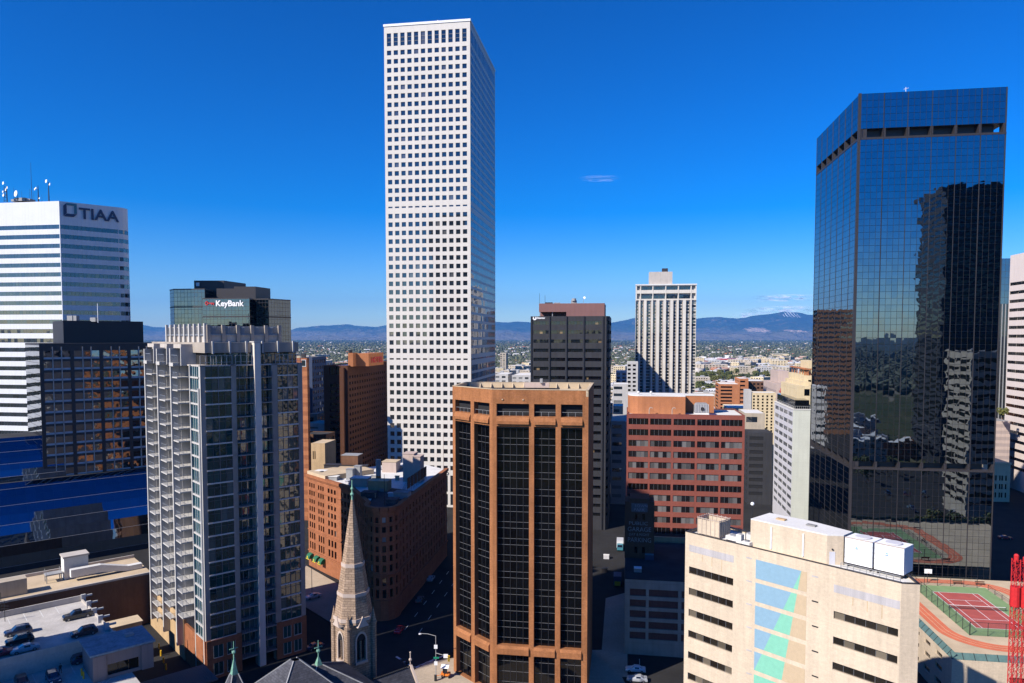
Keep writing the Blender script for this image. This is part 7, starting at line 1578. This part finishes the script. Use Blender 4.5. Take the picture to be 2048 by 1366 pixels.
for lab, px, py, hd, kd, cl in (('white sedan farther back of the two in the shaded street by the dark garage', 1271, 1343, hA + math.pi, 'sedan', 'paint_white'), ('white sedan nearest the bottom edge in the shaded street', 1274, 1362, hA + math.pi, 'sedan', 'paint_silver'), ('red car in the dark crossing right of the spire', 799, 1263, hD, 'sedan', 'paint_red'), ('navy car in the dark street left of the spire', 630, 1297, hN, 'sedan', 'paint_navy'), ('grey car in the dark street behind the crossing', 840, 1202, hD, 'sedan', 'paint_grey'), ('silver car far down the dark street by the brownstone hotel', 862, 1160, hD, 'sedan', 'paint_silver'), ('dark car under the right tower at the far right street', 2010, 1078, hA, 'sedan', 'paint_red')):
    make_car(lab, onz(px, py, .03), hd, kd, cl)
# box trucks in the alley
def truck(label, px, py, hd, cab, boxc, l=6.5):
    p = onz(px, py, .06); t = thing('box_truck', label, 'truck', p, rz=hd)
    def T(x, y): return (p[0] + x, p[1] + y)
    m = MB(); m.prism([T(-l / 2, -1.2), T(l / 2 - 1.9, -1.2), T(l / 2 - 1.9, 1.2), T(-l / 2, 1.2)], p[2] + .8, p[2] + 3.4, bottom=True); m.build('cargo_box', M[boxc], t); m = MB(); m.prism([T(l / 2 - 1.8, -1.1), T(l / 2, -1.05), T(l / 2, 1.05), T(l / 2 - 1.8, 1.1)], p[2] + .5, p[2] + 1.5, bottom=True); m.hexa([T(l / 2 - 1.8, -1.1) + (p[2] + 1.5,), T(l / 2, -1.05) + (p[2] + 1.5,), T(l / 2, 1.05) + (p[2] + 1.5,), T(l / 2 - 1.8, 1.1) + (p[2] + 1.5,), T(l / 2 - 1.8, -1.0) + (p[2] + 2.5,), T(l / 2 - .6, -1.0) + (p[2] + 2.5,), T(l / 2 - .6, 1.0) + (p[2] + 2.5,), T(l / 2 - 1.8, 1.0) + (p[2] + 2.5,)]); m.build('cab', M[cab], t); m = MB(); m.poly([T(l / 2 + .02, -.9) + (p[2] + 1.55,), T(l / 2 + .02, .9) + (p[2] + 1.55,), T(l / 2 - .56, .85) + (p[2] + 2.42,), T(l / 2 - .56, -.85) + (p[2] + 2.42,)]); m.build('windscreen', M['car_glass'], t)
    for x in (-l / 2 + 1.2, l / 2 - 1.0):
        for y in (-1, 1): m = MB(); m.tube(T(x, y * .85) + (p[2] + .45,), T(x, y * 1.15) + (p[2] + .45,), .45, 12); m.build('wheel', M['tyre'], t)
truck('white box truck with a blue roof fairing at the far end of the alley', 1240, 1098, hD + math.pi, 'teal', 'paint_white'); truck('dark truck with a yellow rear panel in the alley shade', 1235, 1168, hD, 'paint_black', 'navy')
p = onz(1235, 1176, .06); m = MB(); wy = Wall(go(p[:2], eA, -.9, neg(dA), .3), go(p[:2], eA, .9, neg(dA), .3)); wy.bar(m, 0, 1.8, .9, 2.2, 0, .06); tag(m.build('warning_board', M['yellow_paint'], loc=p), 'bright yellow board standing behind the dark truck in the alley', 'board')
for i, (px, py) in enumerate(((1207, 1118), (1203, 1145))):
    p = onz(px, py, .06); small_thing('dumpster', ('pale covered bin at the sunny end of the alley', 'grey waste container with a dark lid in the alley')[i], 'bin', [(lambda m: (m.prism(box4(p[:2], eA, 1.9, dA, 1.5), .06, 1.3), (m, 'body', ('grey_panel', 'dark_metal')[i]))[1])(MB()), (lambda m: (m.prism(box4(go(p[:2], eA, -.05, dA, -.05), eA, 2.0, dA, 1.6), 1.3, 1.4), (m, 'lid', ('roof_white', 'iron')[i]))[1])(MB())])
# street lamps, traffic signal, arrow board trailer
def lamp(label, px, pb, pt_, arm, name='street_lamp'):
    p = onz(px, pb, .1); zt_ = zat(p[:2], pt_); t = thing(name, label, 'street lamp', p); m = MB(); m.tube(p, (p[0], p[1], zt_), .10, 8, .07); m.build('pole', M['steel'], t); m = MB(); m.tube((p[0], p[1], zt_), (p[0] + arm[0] * .5, p[1] + arm[1] * .5, zt_ + .3), .06, 6); m.tube((p[0] + arm[0] * .5, p[1] + arm[1] * .5, zt_ + .3), (p[0] + arm[0], p[1] + arm[1], zt_ + .2), .05, 6); m.build('arm', M['steel'], t); m = MB(); e = (p[0] + arm[0], p[1] + arm[1], zt_ + .1); m.ball(e, .38, 8, 5, .4); m.build('lamp_head', M['grey_panel'], t); return t, p, zt_
lamp('grey street lamp with a short arm on the sunny pavement by the brownstone hotel', 624, 1187, 1133, (-2.0, .3))
t, p, zt_ = lamp('traffic signal pole with signs and lamp arm at the brown tower corner', 872, 1362, 1272, (-3.6, .9), 'traffic_signal'); t['category'] = 'traffic light'
def sgn(nm, z, mt, wd=.75, hg=.9, dx=0): m = MB(); ww = Wall((p[0] - wd / 2 + dx, p[1] - .14), (p[0] + wd / 2 + dx, p[1] - .14)); ww.bar(m, 0, wd, z - hg / 2, z + hg / 2, 0, .04); return m.build(nm, M[mt], t)
z_ = lambda y: zat(p[:2], y)
sgn('sign_plate', z_(1293), 'sign_white'); sgn('street_sign', z_(1315), 'sign_green', 1.2, .4, .1); sgn('sign_plate', z_(1326), 'sign_white'); m = MB(); e0 = (p[0], p[1], z_(1306)); e1_ = (p[0] + 3.0, p[1] - 1.6, z_(1306) - .1); m.tube(e0, e1_, .07, 6, .05); m.build('signal_arm', M['steel'], t); m = MB(); mx = Vector(e0).lerp(Vector(e1_), .78); ww = Wall((mx.x - .5, mx.y - .1), (mx.x + .5, mx.y - .12)); ww.bar(m, 0, 1.0, mx.z - .45, mx.z + .45, 0, .05); m.build('sign_plate', M['sign_white'], t)
m = MB(); ww = Wall((e1_[0] - .2, e1_[1] - .1), (e1_[0] + .25, e1_[1] - .1)); ww.bar(m, 0, .45, e1_[2] - 1.1, e1_[2] + .2, -.3, .05); sgl = m.build('signal_head', M['yellow_paint'], t); m = MB()
for q in range(3): o = ww.pt(.22, e1_[2] - .85 + .42 * q, .06); m.tube(o, (o[0], o[1] - .06, o[2]), .14, 8)
m.build('lens', M['void'], sgl); m = MB(); m.tube((p[0] - .1, p[1], .15), (p[0] - .1, p[1], 1.5), .3, 8); m.build('control_box', M['iron'], t)
p = onz(890, 1356, .15); t = thing('arrow_board_trailer', 'orange roadwork trailer with a tilted white panel at the corner', 'trailer', p); m = MB(); m.prism(box4(go(p[:2], eA, -1), eA, 2.0, dA, 1.3), .6, 1.1, bottom=True); m.tube(go(p[:2], eA, -1) + (.8,), go(p[:2], eA, -2.2, neg(dA), .6) + (.7,), .07, 5); m.build('chassis', M['orange_paint'], t)
for s_ in (-.8, .8): m = MB(); a = go(p[:2], eA, s_); m.tube(a + (.5,), go(a, eA, .2) + (.5,), .34, 10); m.build('wheel', M['tyre'], t)
m = MB(); m.tube(p[:2] + (1.1,), p[:2] + (2.6,), .08, 6); m.prism(box4(go(p[:2], eA, -.5, neg(dA), .1), eA, 1.0, dA, .2), 1.3, 2.3, bottom=True); m.build('signal_box', M['black_paint'], t); m = MB(); ww = Wall(go(p[:2], eA, -.9), go(p[:2], eA, .9)); m.hexa([ww.pt(0, 2.6, .6), ww.pt(1.8, 2.6, .6), ww.pt(1.8, 2.6, .55), ww.pt(0, 2.6, .55), ww.pt(0, 3.1, -.5), ww.pt(1.8, 3.1, -.5), ww.pt(1.8, 3.05, -.55), ww.pt(0, 3.05, -.55)]); m.build('solar_panel', M['sign_white'], t)
# ------------------------------------------------------------------ middle distance
def tree_proto(name, seed, h, r, mat='leaf', n=150):
    rr = random.Random(seed); t = thing(name, 'x', 'tree', (0, 0, 0)); m = MB(); m.tube((0, 0, 0), (0, 0, h * .45), r * .09, 6, r * .06)
    for i in range(5): a = rr.uniform(0, 6.28); m.tube((0, 0, h * (.3 + .05 * i)), (r * .6 * math.cos(a), r * .6 * math.sin(a), h * (.55 + .08 * i)), r * .045, 4, r * .02)
    m.build('trunk', M['dark_brick'], t); C, S = [], []
    lobes = [(rr.uniform(-.5, .5) * r, rr.uniform(-.5, .5) * r, h * rr.uniform(.5, .85), r * rr.uniform(.4, .65)) for _ in range(7)]
    for _ in range(n):
        lx, ly, lz, lr = rr.choice(lobes); d = Vector((rr.gauss(0, 1), rr.gauss(0, 1), rr.gauss(0, .8))).normalized() * lr * rr.uniform(.5, 1.05); C.append((lx + d.x, ly + d.y, max(h * .25, lz + d.z))); S.append(r * rr.uniform(.10, .20))
    S = np.array(S); V, Fc = blobs(np.array(C), S, S * .9, S * .7); o = np_mesh('crown', V, Fc, M[mat]); o.parent = t; return t
protos = [tree_proto('broadleaf_tree', 3, 11, 5.2), tree_proto('broadleaf_tree', 8, 9, 4.2), tree_proto('broadleaf_tree', 14, 13, 5.6)]
spots = []
tr = random.Random(11)
def tree_row(n, px0, px1, py0, py1):
    for _ in range(n): px = tr.uniform(px0, px1); py = tr.uniform(py0, py1); spots.append((px, py))
tree_row(70, 1392, 1545, 752, 770); tree_row(34, 1394, 1450, 768, 792); tree_row(26, 1440, 1500, 788, 806); tree_row(22, 992, 1060, 722, 745); tree_row(14, 1226, 1268, 722, 742); tree_row(40, 585, 770, 700, 722); tree_row(18, 1500, 1560, 742, 760)
spots += [(640, 824), (636, 822), (644, 826), (1226, 800), (1231, 804), (626, 740), (634, 742), (2004, 850), (645, 745)]
TL = {'park': 'green broadleaf tree in the park belt beyond the red office block', 'gap': 'small broadleaf tree among the far blocks left of the white tower', 'mid': 'small broadleaf tree among the far low blocks beside the charcoal block'}
first = [True] * 3
for i, (px, py) in enumerate(spots):
    p = onz(px, py, 0); k = i % 3; zz = 0
    key = 'park' if px > 1380 else ('gap' if px < 800 else 'mid')
    if py > 815 and 600 < px < 700: p = at(px, py, 420); zz = 0; p = (p[0], p[1], 0); key = 'gap'
    elif px > 1990: p = at(px, 838, 352); lab = 'green shrub on the roof of the striped garage'; key = None
    s_ = tr.uniform(.75, 1.25)
    if first[k]: o = protos[k]; o.location = p; first[k] = False
    else: o = copy_tree(protos[k], loc=p)
    o.rotation_euler = (0, 0, tr.uniform(0, 6.28)); o.scale = (s_, s_, s_ * tr.uniform(.85, 1.15))
    if px > 1990: o.scale = (.55, .55, .5)
    o['label'] = TL[key] if key else lab; o['category'] = 'tree'
    if key: o['group'] = {'park': 'park trees beyond the red block', 'gap': 'trees left of the white tower', 'mid': 'trees beside the charcoal block'}[key]
    elif 'group' in o: del o['group']
# low rise protos: wall, roof, windows, roof unit
def block_proto(wmat, h, seed, w_=22, d_=16):
    rr = random.Random(seed); t = thing('low_rise_building', 'x', 'building', (0, 0, 0)); pl = [(-w_ / 2, -d_ / 2), (w_ / 2, -d_ / 2), (w_ / 2, d_ / 2), (-w_ / 2, d_ / 2)]; wm = MB(); out = []
    for w in walls(pl): n_ = int(w.L / 3.2); punch(w, wm, 0, h, cells(.9, 3.2, 1.7, n_ if .9 + (n_ - 1) * 3.2 + 1.7 < w.L else n_ - 1), rows_down(.5, h, 1.3, 1.5, 3.4), .2, out)
    wm.build('wall', M[wmat], t); m = MB(); [m.poly(q) for q in out]; tag(m.build('window', M['far_glass'], t), kind='stuff'); m = MB(); m.poly([(p[0], p[1], h - .3) for p in pl]); m.build('roof', M[rr.choice(['roof_white', 'roof_grey', 'roof_white'])], t); m = MB(); m.prism(box4((rr.uniform(-5, 2), rr.uniform(-4, 1)), (1, 0), 5, (0, 1), 4), h - .3, h + 2.2); m.build('roof_unit', M['steel'], t); return t
kinds = [block_proto('concrete_white', 12, 1), block_proto('orange_brick', 9, 2), block_proto('concrete_beige', 14, 3), block_proto('grey_panel', 10, 4, 34, 22), block_proto('red_brick', 8, 5, 26, 14), block_proto('cream_tile', 18, 6, 18, 16)]
KN = ['white', 'orange brick', 'tan', 'wide pale grey', 'red brick', 'tall cream']
used = [False] * 6; br_ = random.Random(21); placed = []
def place_block(k, p, rz, s=1.0, lab=None, grp=True, sz=None):
    if not used[k]: o = kinds[k]; used[k] = True; o.location = p
    else: o = copy_tree(kinds[k], loc=p)
    o.rotation_euler = (0, 0, rz); o.scale = (s, s, sz or min(s, 1.1)); o['label'] = lab or f'{KN[k]} flat roofed low block in the middle distance between the towers'; o['category'] = 'building'
    if grp: o['group'] = 'low blocks between the towers'
    return o
n_p = 0
for (px0, px1, py0, py1, cnt) in ((990, 1062, 742, 800, 26), (1226, 1274, 738, 830, 20), (1394, 1525, 772, 812, 22), (1394, 1625, 722, 752, 46), (575, 775, 712, 735, 22), (618, 650, 780, 860, 10), (285, 300, 700, 720, 2), (1440, 1500, 812, 860, 8)):
    for _ in range(cnt):
        for _try in range(12):
            px, py = br_.uniform(px0, px1), br_.uniform(py0, py1); p = onz(px, py, 0)
            if p[1] < 460 or all(math.hypot(p[0] - q[0], p[1] - q[1]) > 24 for q in placed): break
        if p[1] < 460 or not all(math.hypot(p[0] - q[0], p[1] - q[1]) > 24 for q in placed): continue
        if 1394 <= px <= 1545 and 750 < py < 772: continue
        placed.append(p); k = br_.choice([0, 2, 2, 3, 4, 5, 1] if px < 1380 else [0, 1, 4, 3, 2, 5, 3, 2]); place_block(k, p, -GA if p[1] < 900 else br_.choice([-GB, -GA, math.pi / 2 - GB]), br_.uniform(.8, 1.3) if p[1] < 1500 else br_.uniform(1.1, 2.6))
# individual far houses in front of the canopy
hp_ = []
for cname in ('roof_white', 'orange_brick', 'concrete_beige', 'concrete_white'):
    m = MB(); m.prism([(-5, -4), (5, -4), (5, 4), (-5, 4)], 0, 4); n0 = len(m.v); m.v += [(-5.4, -4.5, 4), (5.4, -4.5, 4), (5.4, 4.5, 4), (-5.4, 4.5, 4), (-5.4, 0, 6.6), (5.4, 0, 6.6)]; m.f += [(n0, n0 + 1, n0 + 5, n0 + 4), (n0 + 2, n0 + 3, n0 + 4, n0 + 5), (n0, n0 + 4, n0 + 3), (n0 + 1, n0 + 2, n0 + 5)]; o = m.build('small_house', M[cname], loc=(0, 0, 0)); hp_.append(o)
fu = [False] * 4
for i in range(230):
    px = br_.choice([br_.uniform(585, 770), br_.uniform(990, 1060), br_.uniform(1228, 1272), br_.uniform(1394, 1622), br_.uniform(1394, 1622)]); py = br_.uniform(692, 736); p = onz(px, py, 0); k = i % 4
    if not fu[k]: o = hp_[k]; fu[k] = True
    else: o = hp_[k].copy(); col.objects.link(o)
    o.location = (p[0], p[1], 0); s = br_.uniform(1.1, 2.2) * max(1, p[1] / 2500); o.scale = (s, s, br_.uniform(1.0, 1.5)); o.rotation_euler = (0, 0, br_.choice([-GB, math.pi / 2 - GB]))
    tag(o, 'tiny gabled house among the trees of the far plain', 'house', 'far houses on the plain')
for i in range(16):                                                 # low blocks behind the viewer that the mirrored tower shows
    s_ = 260 + 34 * i; a_ = br_.uniform(-.02, .42); k = (2, 1, 2, 5, 0, 4)[i % 6]
    place_block(k, (115 + math.sin(a_) * s_, 198 - math.cos(a_) * s_, 0), -GA, br_.uniform(1.0, 1.7), KN[k] + ' low block mirrored in the dark glass tower')['group'] = 'low blocks mirrored in the glass tower'
# named middle distance buildings
def mid_block(name, label, px0, px1, pytop, Y, depth, mt, wn=None, rows=(1.6, 3.6), cat='building', roofm='roof_white', windows='far_glass'):
    q = at(px0, pytop, Y); c = q[:2]; wd = meet(c, eA, px1, pytop); pl = box4(c, eA, wd, dA, depth); t = thing(name, label, cat, cen(pl)); w = Wall(pl[0], pl[1]); wm = MB(); out = []; shell(pl, 0, q[2], wm, skip=(0, 1, 3))
    for i in (0, 1, 3):
        ww = walls(pl)[i]; n_ = max(1, int((ww.L - 1) / (wn or 4))); punch(ww, wm, 0, q[2], cells(.6, (ww.L - .6) / n_, (ww.L - .6) / n_ * .6, n_), rows_down(2, q[2], 1.8, *rows), .2, out)
    wm.build('wall', M[mt], t); emit('window', out, t, M[windows], 60, vis=lambda x, y: y < 860); roof(M[roofm], pl, q[2] - .3, t); return t, w, q[2]
mid_block('office_block', 'bright white office block with a faint window grid left of the dark hotel', 623, 644, 722, 560, 20, 'concrete_white', 4, (2.2, 4.2), windows='slab_glass')
mid_block('office_block', 'blue grey glass block edge behind the striped block', 604, 624, 714, 420, 20, 'navy', 3, (2.0, 3.6))
mid_block('stone_block', 'grey stone block with small windows and a pale top left of the dark hotel', 612, 646, 792, 470, 20, 'grey_panel', 2.4, (2.0, 4.4))
mid_block('low_block', 'pale columned low block with a grey roof left of the dark hotel', 614, 634, 828, 380, 12, 'concrete_light', 3, (3, 6), roofm='roof_grey')
mid_block('low_block', 'flat white roofed low block with dark slots at the foot of the dark hotel', 612, 650, 846, 350, 14, 'concrete_white', 9, (.9, 2.2))
mid_block('apartment_block', 'slim white apartment block with square windows left of the ribbed concrete tower', 1254, 1276, 724, 560, 16, 'concrete_white', 3.6, (1.6, 3.2), windows='black_glass')
mid_block('office_block', 'teal windowed grey block left of the slim white apartment block', 1232, 1256, 742, 700, 20, 'grey_panel', 3.5, (2.2, 3.6))
mid_block('low_block', 'white low block with one brown door panel beside the charcoal block', 1226, 1256, 768, 520, 18, 'concrete_white', 7, (2, 5))
mid_block('low_block', 'tan parking block with a dark opening behind the red brick office', 1226, 1246, 812, 400, 16, 'concrete_beige', 12, (1.6, 8))
mid_block('parking_garage', 'orange brick parking garage striped with dark slots beyond the red office', 1440, 1480, 768, 600, 30, 'orange_brick', 40, (1.4, 2.9), 'parking garage', windows='black_glass')
mid_block('brick_block', 'orange brick block with a shaded flank and a square tower beyond the garage', 1479, 1497, 757, 598, 26, 'orange_brick', 6, (1.4, 3.4), windows='black_glass')
mid_block('brick_block', 'dark red windowless block next to the orange brick tower', 1497, 1530, 762, 605, 30, 'dark_brick', 3, (1.4, 3.2), windows='black_glass')
mid_block('low_block', 'orange brick low block with a white roof behind the red office', 1440, 1492, 800, 640, 40, 'orange_brick', 5, (1.6, 4.2))
mid_block('low_block', 'cream and orange low block with arched roof vents behind the red office', 1455, 1520, 815, 520, 26, 'cream_tile', 7, (1.6, 4.4))
mid_block('office_block', 'white roofed laboratory block beyond the brown tower roof', 1024, 1062, 750, 640, 40, 'concrete_white', 5, (1.8, 4))
mid_block('office_block', 'white stepped block beside the mirrored flank of the white tower', 990, 1016, 748, 660, 30, 'concrete_white', 5, (1.8, 4))
mid_block('hotel_block', 'small tan block standing alone among trees beyond the white tower', 1000, 1012, 706, 1500, 26, 'concrete_beige', 5, (2, 4))
mid_block('parking_garage', 'low garage coloured dark as shade beside the pale slab block', 1497, 1546, 865, 330, 60, 'charcoal', 6, (1.6, 3.2), 'parking garage', roofm='roof_dark', windows='void')  # charcoal walls: the shade on this block is put into the colour
mid_block('low_block', 'tan block with a dark green gallery between the red office and the pink block', 1490, 1530, 826, 345, 20, 'concrete_beige', 30, (2.6, 6))
mid_block('stadium_shed', 'long pink red roofed shed far out beyond the park trees', 1437, 1492, 718, 2100, 40, 'bright_red', 30, (1, 30), roofm='bright_red')
mid_block('warehouse', 'wide tan warehouse far out below the foothill trees', 1546, 1578, 708, 2700, 60, 'cream_tile', 40, (2, 30))
mid_block('old_block', 'brick office block left of the dark hotel in deep shade', 606, 652, 868, 320, 10, 'dark_brick', 3, (1.6, 3.6), roofm='roof_dark')
mid_block('low_block', 'low blue grey roofed block between the charcoal block and the red office', 1222, 1256, 842, 330, 30, 'steel', 6, (1.6, 4), roofm='steel')
# cirrus wisps
def wisp(label, px, py, wpx, hpx, Y, tilt, seed, amax=.85):
    t = NT('cloud_wisp_' + str(seed)); tc = t.n('ShaderNodeTexCoord'); s_ = t.n('ShaderNodeSeparateXYZ'); t.l(tc.outputs['Generated'], s_.inputs[0]); mp = t.n('ShaderNodeMapping'); mp.inputs['Scale'].default_value = (6, 1, 5); mp.inputs['Location'].default_value = (seed, 0, 0); t.l(tc.outputs['Generated'], mp.inputs[0])
    d = t.vm('LENGTH', t.comb(t.math('MULTIPLY', t.math('SUBTRACT', s_.outputs[0], .5), 2.0), t.math('MULTIPLY', t.math('SUBTRACT', s_.outputs[2], .5), 2.0)))
    e_ = t.math('MAXIMUM', t.math('SUBTRACT', 1.0, d), 0.0); f = t.math('MULTIPLY', t.math('MULTIPLY', e_, e_), t.ramp(t.noise(mp.outputs[0], 1.0, 6, .6), (.45, (0, 0, 0)), (.72, (1, 1, 1)))); f = t.math('MAXIMUM', t.math('MULTIPLY', f, 2.2), 0); f = t.math('MINIMUM', f, amax); t.set((.95, .96, 1.0), 1.0); t.l(f, t.b.inputs['Alpha'])
    q = at(px, py, Y); m = MB(); nx = 10; sx_, sz_ = wpx / F * Y / 2, hpx / F * Y / 2
    m.ball(q, 1, 24, 12); m.v = [(q[0] + (v[0] - q[0]) * sx_, q[1] + (v[1] - q[1]) * sx_ * .3, q[2] + (v[2] - q[2]) * sz_ + (v[0] - q[0]) * sx_ * tilt) for v in m.v]
    tag(m.build('cloud', t.m, loc=q, smooth=True), label, 'cloud', kind='structure')
wisp('a', 1200, 357, 90, 12, 45000, .02, 7, .10); wisp('b', 1570, 596, 170, 20, 45000, .04, 2); wisp('c', 1570, 620, 200, 22, 45000, .07, 3); wisp('d', 1500, 632, 90, 22, 46000, .02, 4)

# a lot with cars and street trees right of the sports roof: the mirrored tower shows it
lot = [(128, 20), (200, 8), (212, 95), (142, 110)]; slab('car_park', lot, .02, .05, 'asphalt')
donors = [o for o in bpy.data.objects if o.get('category') == 'car'][:6]
for i in range(16):
    u, v = (i % 8) / 7.5, i // 8; p = (136 + 62 * u + 4 * v, 42 + 34 * v - 8 * u, .06); copy_tree(donors[i % 6], loc=p, rz=hD, label='car in the lot mirrored in the dark glass tower')['group'] = 'cars mirrored in the glass tower'
for i in range(26):
    p = (br_.uniform(105, 215), br_.uniform(-60, 20), 0) if i < 16 else (132 + 7 * (i - 16), 118 - 1.2 * (i - 16), 0); o = copy_tree(protos[i % 3], loc=p, label='street tree mirrored in the dark glass tower'); o.scale = (.8, .8, .8); o['group'] = 'street trees mirrored in the glass tower'; o['category'] = 'tree'
